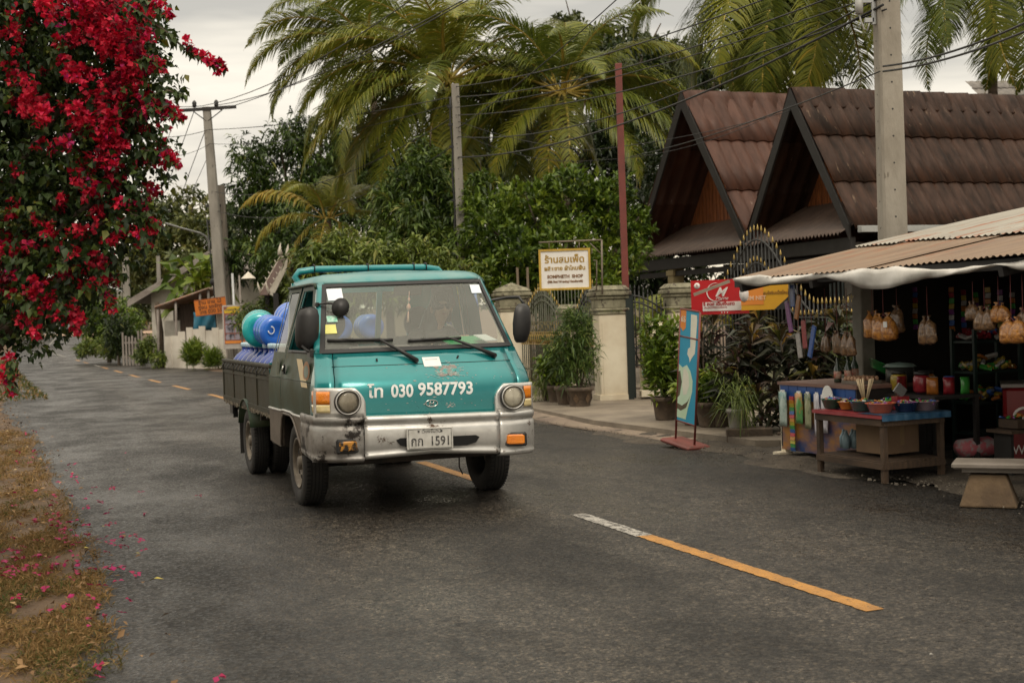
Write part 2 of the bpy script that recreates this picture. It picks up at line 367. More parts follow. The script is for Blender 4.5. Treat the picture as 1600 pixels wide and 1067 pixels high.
# dirt crossing far up the hill and the dark gravelly shoulder on the right
b = MB(); P = []
for y in (164, 170, 178): P.append([(roadpt(y, t).x, y, gz(y) + .1) for t in (-14, -3, 3, 14)])
b.grid(P); b.build('dirt_crossing', mat('pale_dirt', (.42, .28, .19), rough=.9), kind='structure')
b = MB(); P = []
for i in range(110):
    y = 2 + i * .16; t0 = 2.90 + .16 * sin(i * .31) + .09 * sin(i * .83) + RND.uniform(-.07, .07)
    P.append([tuple(roadpt(y, t)[:2]) + (z + (RND.uniform(-.010, .016) if t > 3 else 0),) for t, z in ((t0 - .05, .012), (t0, .024), (t0 + .12, .034), (t0 + .3, .045), (t0 + .55, .050), (4.3, .042), (9, .03))])
b.grid(P); b.build('dirt_shoulder', M_DIRT, kind='structure')
b = MB(); P = []
for i in range(70):
    y = 20 + i * .7; t0 = 2.88 + .10 * sin(i * .7) + RND.uniform(-.05, .05); a_ = [roadpt(y, t) for t in (t0 - .05, t0, t0 + .25, 4.6, 7)]
    P.append([(q.x, q.y, gz(q.y) + z) for q, z in zip(a_, (.010, .022, .030, .025, .02))])
b.grid(P); b.build('dirt_verge', M_EARTH, kind='structure')
# ================================================================ the pickup truck
def paint(name, c, c2, extra=None):
    m = mat(name, c, c2, scale=1.7, rough=.22, rough2=.42, metal=.45, coat=.7, pos=(.3, .72), speck=extra, bump=.22, bscale=3.5, detail=9); return m
M_TEAL = paint('teal_paint', (.004, .155, .165), (.008, .23, .235), ((.16, .20, .18), 7, .66))
M_OLIVE = mat('olive_reflection_paint', (.014, .040, .026), (.038, .044, .018), scale=3, rough=.42, rough2=.6, coat=.05, metal=0, spec=.22, speck=((.12, .085, .05), 8, .66))  # teal toned dark olive for the reflected surroundings, with brown dirt specks
M_SILV = mat('silver_paint', (.66, .65, .62), (.50, .49, .46), scale=4, rough=.28, rough2=.5, metal=.6, bump=.3, bscale=5, speck=((.09, .055, .035), 8, .615))
M_DSILV = mat('dirty_silver_paint', (.14, .115, .09), (.075, .056, .042), scale=6, rough=.45, metal=.3, speck=((.06, .03, .02), 12, .62))
M_BLK = mat('black_plastic', (.015, .015, .016), (.024, .023, .022), scale=9, rough=.45)
M_RUB = mat('tyre_rubber', (.016, .015, .014), (.030, .026, .022), scale=7, rough=.8, bump=.3)
M_SEAL = mat('black_rubber_seal', (.012, .012, .013), rough=.5)
M_INT = mat('cab_interior', (.035, .034, .032), (.05, .048, .045), rough=.8)
M_AMB = mat('amber_lens', (.85, .26, .01), (.75, .2, .01), scale=20, rough=.15, coat=1, bump=.4, bscale=120)
M_CLR = mat('clear_lens', (.75, .6, .3), (.6, .5, .25), scale=20, rough=.12, coat=1)
M_CHROME = mat('chrome', (.72, .71, .68), rough=.12, metal=1)
M_PAPER = mat('white_paper', (.78, .78, .76), (.7, .7, .68), rough=.7)
M_WPNT = mat('white_lettering', (.80, .82, .80), (.66, .68, .66), scale=30, rough=.5)
M_CHIP = mat('bare_primer', (.38, .42, .40), (.26, .20, .18), scale=40, rough=.6)
G_WIND = glassmat('windscreen_glass', (.90, .95, .92), .115, (.85, .88, .80))  # milky film stands for the hazy sky reflection on the glass
G_WIN = glassmat('side_glass', (.55, .62, .58), .04, (.3, .33, .3))
G_LAMP = glassmat('lamp_glass', (.95, .95, .92), .05, (.5, .48, .42))

TRUCK = thing('pickup_truck', 'old teal cab-over pickup truck with silver bumper and white phone number on the road', 'truck', (-1.02, 10.85, .02), R(20.5) - pi / 2)
def ip(x, T):
    if x <= T[0][0]: return T[0][1]
    for (a, b), (c, d) in zip(T, T[1:]):
        if x <= c: return b + (d - b) * (x - a) / (c - a)
    return T[-1][1]
UF = [(.40, 1.16), (.72, 1.17), (.95, 1.155), (1.03, 1.135), (1.09, 1.095), (1.20, .985), (1.30, .875), (1.83, .31), (1.86, .25), (1.885, .15), (1.90, .0), (1.91, -.25)]
HW = [(.40, .86), (.74, .86), (1.0, .865), (1.15, .85), (1.30, .825), (1.83, .705), (1.87, .675), (1.895, .60), (1.91, .45)]
def uf(z): return ip(z, UF)
def hw(z): return ip(z, HW)
def fs(s, z, off=0): 
    return Vector((uf(z) - .05 * s * s - .10 * abs(s) ** 7 + off, s * hw(z), z))
def fv(v, z, off=0): return fs(max(-1, min(1, v / hw(z))), z, off)
def uA(z): return uf(z) - .15
def dfr(z): return min(.80, uA(z) - .02)
CAB = []
def cb(o): CAB.append(o); return o
def lev(a, b, n): return [a + (b - a) * i / n for i in range(n + 1)]
body_root = None
# --- nose
NZ = lev(.735, 1.03, 5) + [1.06, 1.09, 1.13, 1.17, 1.21, 1.25, 1.293]
def nose_strip(b, svals, z0=.735, z1=1.293, side=0):
    rows = []
    for z in [q for q in NZ if z0 - 1e-6 <= q <= z1 + 1e-6]:
        rows.append([fs(s, z) for s in svals])
    b.grid(rows)
b = MB(); sv_ = lev(-.845, .845, 26); nose_strip(b, sv_)
NOSE = cb(b.build('nose_panel', M_TEAL, TRUCK, solid=.012)); 
for sgn in (-1, 1):
    b = MB(); rows = []
    for z in NZ:
        row = [fs(sgn * s, z) for s in (.852, .90, .95, .98, 1.0)]
        for k in range(1, 7): row.append(Vector((uA(z) + (dfr(z) + .008 - uA(z)) * k / 6, sgn * hw(z), z)))
        rows.append(row)
    b.grid(rows); cb(b.build('corner_panel', M_TEAL, TRUCK, solid=.012))
# crease line below the wipers, water nozzles, sticker, chips, emblem
b = MB(); pts = [fs(s, 1.198 - .004 * 0, .002) for s in lev(-.86, .86, 20)]; b.tube(pts, .0035, 5); cb(b.build('crease', M_BLK, TRUCK))
for v in (-.38, .27):
    b = MB(); p = fv(v, 1.235, .006); b.box(p, (.012, .012, .03), Matrix.Rotation(R(-30 if v > 0 else 10), 3, 'X')); cb(b.build('washer_nozzle', M_BLK, TRUCK))
b = MB(); b.grid([[fv(v, z, .004) for v in (-.02, .05, .12)] for z in (1.17, 1.245)]); PAPR = cb(b.build('paper_sticker', M_PAPER, TRUCK, label='torn white paper sticker on the nose'))
b = MB()
for zz in (1.225, 1.212, 1.2): b.grid([[fv(v, z, .006) for v in (0, .05, .1)] for z in (zz, zz + .004)])
b.build('faded_print', mat('faint_ink', (.3, .33, .36), rough=.8), PAPR); CAB.append(b and PAPR.children[0])
def splat(cx, cz, sx, sz, n, seed):
    r = random.Random(seed); b = MB()
    for _ in range(n):
        a = r.gauss(cx, sx); c = r.gauss(cz, sz); q = r.uniform(.0012, .005)
        k = r.randint(5, 7); ang = r.random() * 6; st = r.uniform(1, 4)
        poly = [(a + q * st * cos(ang + 6.283 * i / k) * r.uniform(.5, 1.2), c + q * sin(ang + 6.283 * i / k) * r.uniform(.5, 1.2)) for i in range(k)]
        b.add([fv(x, y, .0035) for x, y in poly], [tuple(range(k))])
    return b
bb = splat(.16, 1.12, .07, .035, 46, 3); 
for q in (splat(.05, .87, .33, .05, 26, 5), splat(.25, 1.06, .2, .02, 18, 8), splat(-.03, 1.19, .2, .02, 8, 9), splat(.15, .835, .02, .012, 16, 12), splat(0, .765, .35, .006, 16, 15)): 
    o_ = len(bb.v); bb.v += q.v; bb.f += [tuple(o_ + i for i in f) for f in q.f]; bb.m += q.m; bb.sm += q.sm
cb(bb.build('chipped_paint', M_CHIP, TRUCK))
b = MB(); rq = random.Random(8)
for k in range(22):
    x0, z0 = rq.gauss(.12, .10), rq.gauss(1.10, .045); a_ = rq.uniform(-.7, .9); l_ = rq.uniform(.01, .06); b.tube([fv(x0, z0, .003), fv(x0 + l_ * cos(a_), z0 + l_ * sin(a_) * .6, .003)], .0012, 4)
cb(b.build('scratches', M_WPNT, TRUCK))
b = MB(); P = []
for z in lev(1.075, 1.175, 8): P.append([fv(.06 + .17 * i / 10 + .012 * sin(z * 90 + i), z + .008 * sin(i * 1.7), .0028) for i in range(11)])
b.grid(P); cb(b.build('worn_patch', mat('worn_paint_patch', (.02, .25, .24), (.20, .17, .15), scale=14, rough=.5, pos=(.44, .54), detail=9), TRUCK))
# lettering follows the nose surface
def wrap_text(body, size, v0, z0, m, name, sx=1.0, align='LEFT', bold=0, slope=0):
    o = text(name, body, size, m, TRUCK, Matrix.Identity(4), .0, align, sx, bold)
    for v in o.data.vertices:
        a, b2 = v.co.x, v.co.y; zz = z0 + b2 + slope * a
        p = fv(v0 + a, zz, .005); v.co = p
    o.data.update(); return cb(o)
wrap_text('โท', .135, -.492, .950, M_WPNT, 'phone_lettering', 1.0, bold=.003)
wrap_text('030', .145, -.315, .952, M_WPNT, 'phone_lettering', .80, bold=.004)
wrap_text('9587793', .145, -.105, .960, M_WPNT, 'phone_lettering', .885, bold=.004)
b = MB(); b.tube([fv(.0 + .048 * cos(t), .852 + .025 * sin(t), .008) for t in lev(0, 2 * pi, 24)], .004, 6)
b.tube([fv(-.018, .835, .006), fv(-.010, .868, .007)], .004, 5); b.tube([fv(.010, .836, .006), fv(.018, .868, .007)], .004, 5); b.tube([fv(-.014, .846, .006), fv(.014, .857, .007)], .003, 5)
cb(b.build('emblem', M_CHROME, TRUCK))

# --- headlights
for sgn in (-1, 1):
    vc = sgn * .655
    hs = MB(); rows = []
    for z in lev(.772, .992, 8):
        row = []
        for k in range(17):
            t = k / 16; v = .515 + (.875 - .515) * t
            tz = (z - .772) / .22; inn = .515 + (.07 * max(0, tz - .45) ** 1.6 * 3)
            v = max(v, inn)
            if v <= .78: p = fv(v, z, .026)
            else: p = fv(min(v, .858), z, .026); p.y = v if v > .858 else p.y; p.x = min(p.x, 1.09 - (v - .84) * 2 + .03) if v > .84 else p.x
            row.append(Vector((p.x, sgn * p.y, p.z)))
        rows.append(row)
    hs.grid(rows); n0 = len(hs.v)
    # edge skirts back to the nose
    for edge in ([r[0] for r in rows], [r[-1] for r in rows], rows[0], rows[-1]):
        hs.grid([edge, [Vector((p.x - .07, p.y, p.z)) for p in edge]], smooth=False)
    HS = cb(hs.build('headlight_housing', M_SILV, TRUCK))
    c = Vector((1.162, vc, .882)); Mx = Matrix.Rotation(pi / 2, 4, 'Y')
    b = MB(); b.lathe([(.078, .0), (.094, .018), (.096, .036), (.090, .044), (.084, .030), (.08, .0)], c, 32, Mx, cap=False); cb(b.build('rim', M_SILV, HS, bevel=0))
    b = MB(); b.lathe([(.093, .0), (.101, .0), (.101, .034), (.095, .036)], c, 32, Mx, cap=False); cb(b.build('gasket', M_BLK, HS))
    b = MB(); b.lathe([(.084, .030), (.075, .046), (.06, .056), (.03, .062), (.0005, .064)], c, 32, Mx); cb(b.build('lens', G_LAMP, HS))
    b = MB(); b.lathe([(.084, .030), (.070, .012), (.045, .003), (.018, -.001), (.0005, -.001)], c, 32, Mx); cb(b.build('reflector', mat('headlight_reflector', (.55, .50, .42) if sgn < 0 else (.85, .80, .70), (.25, .2, .14) if sgn < 0 else (.6, .55, .45), scale=9, rough=.35, metal=.25), HS))
    b = MB(); b.lathe([(.018, .0), (.018, .012), (.012, .024), (.0005, .028)], c, 12, Mx); cb(b.build('bulb', M_CLR, HS))
    # turn signal wraps the corner
    for nm, za, zb_, m_ in (('turn_signal', .862, .962, M_AMB), ('side_lamp', .80, .860, M_CLR)):
        b = MB(); rows = []
        for z in lev(za, zb_, 3):
            row = []
            for v in (.775, .80, .83, .85, .862):
                p = fv(v, z, .040); p.x = min(p.x, 1.125 - max(0, v - .83) * 1.4); row.append(Vector((p.x + (0 if v < .85 else 0), sgn * v, z)))
            row += [Vector((.98, sgn * .878, z)), Vector((.93, sgn * .875, z))]
            rows.append(row)
        b.grid(rows); b.grid([rows[0], [Vector((p.x - .05, p.y * .97, p.z)) for p in rows[0]]], False); b.grid([rows[-1], [Vector((p.x - .05, p.y * .97, p.z)) for p in rows[-1]]], False)
        cb(b.build(nm, m_, HS))
# --- bumper
def bu(v, off=0): s = abs(v) / .885; return 1.225 - .06 * s * s - .13 * s ** 8 + off
BP = [(.775, -.10), (.772, -.02), (.762, 0), (.742, .004), (.722, -.006), (.712, -.030), (.700, -.032), (.690, -.012), (.66, -.004), (.56, -.006), (.50, -.016), (.475, -.03), (.462, -.012), (.440, -.015), (.425, -.05), (.42, -.10)]
def bumper_piece(va, vb, n, wrap=0, low=0):
    b = MB(); rows = []
    for z, o in BP:
        row = []
        for v in lev(va, vb, n):
            zz = z if z > .6 else z + low * (1 - abs(v) / .885) * (1 if z < .55 else .5)
            row.append(Vector((bu(v, o), v, zz)))
        if wrap:
            t = vb if abs(vb) > abs(va) else va; ext = []
            for k in range(1, 9):
                u = bu(t) + o * .3 - (bu(t) - .57) * k / 8; dv = (.012 - abs(o) * .25)
                ext.append(Vector((u, t + wrap * dv, z + (.035 * k / 8 if z < .5 else 0))))
            row = row + ext if wrap > 0 else ext[::-1] + row
        rows.append(row)
    b.grid(rows); return b
def hole_panel(b, cv, cz, hwv, hh): pass
mid = bumper_piece(-.535, .535, 30, 0, .045); BM = cb(mid.build('bumper', M_SILV, TRUCK, solid=.01))
for sgn in (-1, 1):
    e_ = bumper_piece(-.885, -.54, 14, -1) if sgn < 0 else bumper_piece(.54, .885, 14, 1)
    BE = cb(e_.build('bumper_end', M_SILV if sgn > 0 else mat('scraped_silver', (.36, .35, .33), (.17, .15, .13), scale=4, rough=.38, rough2=.6, metal=.5, bump=.4, bscale=6, speck=((.022, .017, .014), 4.5, .545)), TRUCK, solid=.01, label='scraped and blackened bumper end' if sgn < 0 else None))
    b = MB(); cv, cz = sgn * .665, .552
    rot = Matrix.Rotation(-sgn * R(10), 3, 'Z'); b.box((bu(cv) + .004, cv, cz), (.03, .185, .108), rot, bev=.012); FR = cb(b.build('fog_lamp_frame', M_BLK, BE))
    b = MB(); b.box((bu(cv) + .014, cv, cz), (.03, .145, .078), rot, bev=.01); cb(b.build('fog_lamp', M_AMB if sgn > 0 else mat('broken_amber_lens', (.5, .22, .03), (.02, .015, .01), scale=16, rough=.2, coat=.8, pos=(.45, .55)), FR, label='cracked amber fog lamp with a dark hole' if sgn < 0 else None))
# intake slot, plate
b = MB(); pr = [(-.30, .585), (-.27, .60), (.33, .60), (.36, .585), (.33, .545), (.25, .525), (-.20, .525), (-.27, .545)]
b.prism(pr, lambda a, c, t: Vector((bu(a) - .004 + t, a, c)), .007); cb(b.build('intake_slot', mat('deep_black', (.004, .004, .004), rough=.9), BM))
PO = Vector((bu(-.05) + .02, -.045, .592))
b = MB(); b.box(PO, (.012, .365, .165), bev=.012); PL = cb(b.build('licence_plate', mat('plate_white', (.60, .59, .55), (.45, .44, .40), scale=12, rough=.45), TRUCK))
Mt = lambda x, z, d=.008: smat((PO.x + d, PO.y + x, PO.z + z), (0, 1, 0), (0, 0, 1))
M_DK = mat('faded_black_ink', (.03, .03, .028), (.16, .15, .14), scale=38, rough=.6, pos=(.45, .62))
cb(text('plate_number', 'กก  1591', .098, M_DK, PL, Mt(0.005, -.022), .001, sx=.86, bold=.0015))
cb(text('plate_province', 'เวียงจันทน์', .036, M_DK, PL, Mt(.01, .055), .001))
b = MB()
for z in (-.072, .072): b.box(PO + Vector((.007, 0, z)), (.002, .335, .003))
for y in (-.168, .168): b.box(PO + Vector((.007, y, 0)), (.002, .003, .145))
for y in (-.09, .09): b.cyl(PO + Vector((.006, y, .056)), PO + Vector((.011, y, .056)), .008, n=8)
cb(b.build('plate_border', M_DK, PL))

# --- windscreen
WA, WB = 1.325, 1.795
b = MB(); b.grid([[fs(s, z, -.008) for s in lev(-.945, .945, 18)] for z in lev(WA - .01, WB + .01, 6)]); WS = cb(b.build('windscreen', G_WIND, TRUCK))
def frame_strip(b, off, din, dout):
    # ring of quads round the windscreen: outer contour minus inner contour
    n = 20; loopo = []; loopi = []
    def contour(sa, za, zb_):
        c = [fs(s, za, off) for s in lev(-sa, sa, n)] + [fs(sa, z, off) for z in lev(za, zb_, 8)[1:]] + [fs(s, zb_, off) for s in lev(sa, -sa, n)[1:]] + [fs(-sa, z, off) for z in lev(zb_, za, 8)[1:-1]]
        return c
    a = contour(*dout); c = contour(*din); m = len(a); b.add(a + c, [(i, (i + 1) % m, m + (i + 1) % m, m + i) for i in range(m)])
b = MB(); frame_strip(b, .006, (.915, WA + .004, WB - .012), (.958, WA - .024, WB + .012)); cb(b.build('seal', M_SEAL, WS, solid=.02))
# stickers behind / on the glass
def glass_patch(name, v, z, dv, dz, m, parent=WS, lab=None):
    b = MB(); b.grid([[fv(v - dv / 2 + dv * i / 2, z + dz * (j - .5), .0) for i in range(3)] for j in range(2)]); return cb(b.build(name, m, parent, label=lab))
b_ = glass_patch('sticker', -.60, 1.725, .115, .09, mat('white_blue_sticker', (.8, .82, .84), (.6, .72, .82), rough=.4))
glass_patch('sticker', .60, 1.73, .10, .065, b_.data.materials[0]); glass_patch('sticker', -.655, 1.545, .075, .045, mat('green_sticker', (.1, .45, .3), (.5, .7, .6), scale=30, rough=.4)); glass_patch('sticker', -.68, 1.472, .085, .065, mat('yellow_sticker', (.75, .72, .2), rough=.4))
# --- A pillars + header + roof
for sgn in (-1, 1):
    b = MB(); rows = []
    for z in lev(1.297, 1.83, 8): rows.append([fs(sgn * s, z) for s in (.94, .96, .98, 1.0)] + [Vector((uA(z) - d, sgn * hw(z), z)) for d in (.03, .06)])
    b.grid(rows); cb(b.build('windscreen_pillar', M_TEAL, TRUCK, solid=.02))
RB = -1.0
M_ROOF = mat('roof_paint', (.02, .22, .23), (.16, .30, .29), scale=3.5, rough=.35, rough2=.6, metal=.2, coat=.3, speck=((.32, .30, .26), 5, .64))
b = MB(); rows = []
for z in (1.812, 1.83, 1.845, 1.86, 1.872, 1.885, 1.895, 1.903, 1.91):
    fr = [fs(s, z) for s in lev(-1, 1, 18)]
    lft = [Vector((RB + (uA(z) - RB) * k / 5, -hw(z), z)) for k in range(6)]; rgt = [Vector((RB + (uA(z) - RB) * k / 5, hw(z), z)) for k in range(5, -1, -1)]
    rows.append(lft + fr + rgt)
b.grid(rows)
top = rows[-1]; cen = [Vector((p.x * .5 - .25, p.y * .4, 1.925)) for p in top]; b.grid([top, cen]); b.add(cen, [tuple(range(len(cen)))])
RF = cb(b.build('roof', M_ROOF, TRUCK, solid=.015))
b = MB()   # drip rails
for sgn in (-1, 1): b.tube([(-1.0, sgn * .722, 1.815), (.0, sgn * .722, 1.818), (.14, sgn * .722, 1.812), (.20, sgn * .725, 1.78)], .012, 6)
cb(b.build('drip_rail', M_OLIVE, RF))
# --- sides: door with window frame, quarter panel, pillars
def side(b, ua, ub, za, zb_, sgn, n=5, m=5, off=0, slant=None):
    rows = []
    for z in lev(za, zb_, m):
        a_ = ua(z) if callable(ua) else ua; c_ = ub(z) if callable(ub) else ub
        rows.append([Vector((u, sgn * (hw(z) + off), z)) for u in lev(a_, c_, n)])
    b.grid(rows)
for sgn in (-1, 1):
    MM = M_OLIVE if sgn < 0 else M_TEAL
    dr = MB()
    side(dr, -.42, dfr, .745, 1.295, sgn, 6, 6)
    for (ua, ub, za, zb_) in ((-.42, -.35, 1.295, 1.80), (lambda z: uA(z) - .15, lambda z: uA(z) - .065, 1.295, 1.80)): side(dr, (lambda z: -.42 + (z - 1.3) * .12) if not callable(ua) else ua, (lambda z: -.35 + (z - 1.3) * .12) if not callable(ub) else ub, za, zb_, sgn, 2, 4)
    side(dr, lambda z: -.36, lambda z: uA(z) - .065, 1.77, 1.808, sgn, 6, 1)
    DR = cb(dr.build('door', MM, TRUCK, label='teal door toned dark olive for its reflections, with faded decals' if sgn < 0 else None))
    b = MB(); side(b, -.34, lambda z: uA(z) - .14, 1.296, 1.318, sgn, 5, 1, .006); cb(b.build('window_sill_strip', M_SEAL, DR, solid=.02))
    b = MB(); zz = lambda u, z: Vector((u, sgn * (hw(z) - .02), z))
    b.tube([zz(-.34, 1.31), zz(-.28, 1.77), zz(.1, 1.775), zz(.155, 1.75), zz(.60, 1.33)], .014, 6); cb(b.build('window_frame', M_TEAL, DR))
    qp = MB(); side(qp, RB, -.43, .745, 1.295, sgn, 3, 6); side(qp, RB, -.955, 1.295, 1.812, sgn, 1, 4); side(qp, -.50, -.43, 1.295, 1.812, sgn, 1, 4); side(qp, RB, -.43, 1.77, 1.812, sgn, 2, 1)
    for k in (0,): pass
    QP = cb(qp.build('quarter_panel', MM, TRUCK))
    b = MB(); side(b, -.955, -.50, 1.295, 1.77, sgn, 2, 3, -.012); cb(b.build('quarter_window', G_WIN, QP))
    b = MB(); side(b, -.40, .05, 1.30, 1.77, sgn, 2, 3, -.02)
    if sgn > 0: cb(b.build('door_glass', G_WIN, DR))
    b = MB(); side(b, -.42, .80, 1.03, 1.042, sgn, 6, 1, .006); side(b, RB, -.43, 1.03, 1.042, sgn, 3, 1, .006); cb(b.build('crease', MM, DR, solid=.012))
    b = MB(); b.box((-.27, sgn * .868, 1.13), (.025, .02, .10), bev=.006); b.box((-.27, sgn * .872, 1.14), (.05, .012, .12), bev=.006); cb(b.build('door_handle', M_BLK, DR))
    b = MB(); b.tube([(-.245, sgn * .882, 1.18), (-.245, sgn * .886, 1.11)], .008, 6); cb(b.build('handle_pull', M_CHROME, DR))
    # lower side with wheel arch
    lo = [(-1.0, .735), (-1.0, .44), (-.52, .42), (-.43, .44), (-.41, .60), (-.36, .68), (-.28, .722), (.02, .722), (.12, .70), (.20, .66), (.34, .56), (.50, .44), (.56, .44), (.56, .735)]
    b = MB(); b.prism(lo, lambda a, c, t: Vector((a, sgn * (.862 - t), c)), .02); LS = cb(b.build('rocker_panel', M_DSILV, TRUCK))
    b = MB(); b.tube([Vector((a, sgn * .866, c)) for a, c in lo[3:12]], .012, 6); cb(b.build('arch_lip', M_DSILV, LS))
    b = MB(); b.tube([(-1.0, sgn * .864, .735), (-.42, sgn * .864, .737), (-.30, sgn * .868, .748), (.03, sgn * .868, .748), (.14, sgn * .866, .735), (.55, sgn * .864, .735), (1.02, sgn * .862, .755)], .011, 6); cb(b.build('side_moulding', M_SILV, LS))
    b = MB(); b.prism([(.562, .735), (.562, .47), (.70, .46), (1.0, .45), (1.0, .76)], lambda a, c, t: Vector((a, sgn * (.862 - t), c)), .02); cb(b.build('lower_corner_panel', M_DSILV, TRUCK))
# decals on the near side door
b = MB(); P = lambda u, z: Vector((u, -(hw(z) + .004), z))
b.add([P(.10, 1.25), P(.33, 1.25), P(.74, .98), P(.50, .98)], [(0, 1, 2, 3)]); DEC = cb(b.build('decal_stripe', mat('ochre_decal', (.42, .26, .02), (.30, .18, .02), rough=.4, coat=.3), TRUCK))
def disc(cu_, cz, ru, rz_, off=.005, n=24): return [Vector((cu_ + ru * cos(6.283 * i / n), -(hw(cz) + off + .003), cz + rz_ * sin(6.283 * i / n))) for i in range(n)]
for cu_, cz, ru, rz_, c1, c2 in ((.62, 1.14, .13, .10, (.34, .15, .05), (.18, .24, .20)), (-.62, 1.14, .09, .11, (.10, .12, .06), (.05, .07, .04))):
    b = MB(); b.add(disc(cu_, cz, ru, rz_, .0055), [tuple(range(24))]); o = cb(b.build('round_decal', mat('decal_ring', c1, rough=.5), TRUCK))
    b = MB(); b.add(disc(cu_, cz, ru * .68, rz_ * .68, .0075), [tuple(range(24))]); cb(b.build('decal_center', mat('decal_mid', c2, rough=.5), o))
# --- back wall, floor, wheel tubs, dash, seats, wheel
b = MB()
for a, c, z0, z1 in ((-.80, .80, .74, 1.33), (-.70, .70, 1.76, 1.86), (-.71, -.30, 1.33, 1.76), (.40, .71, 1.33, 1.76)):
    b.box((RB + .01, (a + c) / 2, (z0 + z1) / 2), (.03, c - a, z1 - z0))
b.box((RB + .012, .12, 1.545), (.02, .05, .43)); cb(b.build('cab_back_wall', M_TEAL, TRUCK))
b = MB(); b.grid([[Vector((RB + .02, v, z)) for v in (-.30, .40)] for z in (1.33, 1.76)]); cb(b.build('rear_window', G_WIN, TRUCK))
b = MB(); b.box((.0, 0, .64), (1.9, 1.20, .28)); b.box((.05, 0, .80), (1.9, 1.60, .05)); b.box((.9, 0, .62), (.40, 1.5, .20)); b.box((.15, 0, .52), (2.0, .9, .12)); cb(b.build('cab_floor_light_block', mat('underbody_black', (.010, .009, .008), rough=.9), TRUCK))  # floor and tub boxes, added to block light under the cab
b = MB(); rows = []
for z, o in ((1.285, -.03), (1.29, -.16), (1.25, -.30), (1.12, -.34), (.98, -.25)): rows.append([Vector((uf(1.29) - .05 * (v / .8) ** 2 - .08 * abs(v / .8) ** 6 + o, v, z)) for v in lev(-.78, .78, 14)])
b.grid(rows); DSH = cb(b.build('dashboard', M_INT, TRUCK, solid=.01))
b = MB(); b.box((.52, -.25, 1.30), (.22, .52, .07), bev=.03); cb(b.build('dash_pad', mat('dash_pad_brown', (.12, .10, .09), rough=.7), DSH))
b = MB(); b.box((.63, .30, 1.302), (.20, .50, .006), Matrix.Rotation(R(-10), 3, 'Z')); cb(b.build('papers', M_PAPER, DSH)); 
b = MB(); b.box((.60, .44, 1.345), (.22, .36, .012), Matrix.Rotation(R(15), 3, 'Z') @ Matrix.Rotation(R(16), 3, 'Y')); cb(b.build('green_folder', mat('green_folder', (.05, .40, .14), rough=.5), DSH))
b = MB(); b.box((.66, .60, 1.365), (.14, .15, .006), Matrix.Rotation(R(30), 3, 'Z') @ Matrix.Rotation(R(18), 3, 'Y')); cb(b.build('papers', M_PAPER, DSH))
for vc, nm in ((-.42, 'seat'), (.36, 'seat')):
    b = MB(); b.box((-.15, vc, .98), (.55, .5, .16), bev=.05); b.box((-.47, vc, 1.18), (.14, .48, .42), Matrix.Rotation(R(-12), 3, 'Y'), bev=.05); ST = cb(b.build('seat', M_INT, TRUCK))
    b = MB(); b.lathe([(.02, -.05), (.10, -.04), (.125, 0), (.10, .04), (.02, .05)], (-.53, vc, 1.50), 20, Matrix.Rotation(pi / 2, 4, 'Y')); cb(b.build('headrest', M_INT, ST))
b = MB(); Ms = Matrix.Translation((.36, .36, 1.24)) @ Matrix.Rotation(R(-38), 4, 'Y')
b.tube([Ms @ Vector((.19 * cos(t), .19 * sin(t), 0)) for t in lev(0, 2 * pi, 28)], .014, 8); b.tube([Ms @ Vector((-.18, 0, 0)), Ms @ Vector((.18, 0, 0))], .012, 6); b.tube([Ms @ Vector((0, -.18, 0)), Ms @ Vector((0, .18, 0))], .012, 6); b.tube([Ms @ Vector((0, 0, 0)), (.55, .36, 1.0)], .025, 8)
cb(b.build('steering_wheel', M_BLK, TRUCK))
b = MB(); b.box((.28, .03, 1.735), (.02, .24, .07), bev=.01); b.tube([(.29, .03, 1.75), (.27, .03, 1.82)], .006, 5); cb(b.build('rear_view_mirror', M_INT, TRUCK))
b = MB(); b.tube([(.33, .03, 1.73), (.33, .03, 1.60)], .003, 4); b.lathe([(.001, -.02), (.012, 0), (.001, .02)], (.33, .03, 1.67), 8); b.lathe([(.001, -.03), (.02, .0), (.012, .02), (.001, .03)], (.33, .03, 1.61), 8); b.tube([(.33, .03, 1.58), (.33, .03, 1.50)], [.004, .012], 6)
cb(b.build('hanging_charm', mat('pale_thread', (.75, .62, .45), (.7, .3, .25), scale=20, rough=.7), TRUCK))
# --- wipers
for (pv, pz, ev, ez, a, bz, c, dz) in ((-.075, 1.225, -.33, 1.385, -.72, 1.392, -.22, 1.378), (.585, 1.238, .24, 1.375, -.10, 1.368, .34, 1.372)):
    b = MB(); b.cyl(fv(pv, pz, 0), fv(pv, pz, .035), .017, n=12); b.tube([fv(pv, pz, .03), fv((pv + ev) / 2, (pz + ez) / 2 + .005, .045), fv(ev, ez, .03)], [.020, .014, .009], 6); WP = cb(b.build('wiper', M_BLK, TRUCK))
    b = MB(); b.tube([fv(v, bz + (dz - bz) * (v - a) / (c - a), .012) for v in lev(a, c, 8)], .013, 6); b.tube([fv(v, bz + (dz - bz) * (v - a) / (c - a) + .004, .028 if k in (1, 2, 3) else .016) for k, v in enumerate(lev(a + .1, c - .1, 4))], .010, 5); cb(b.build('wiper_blade', M_BLK, WP))
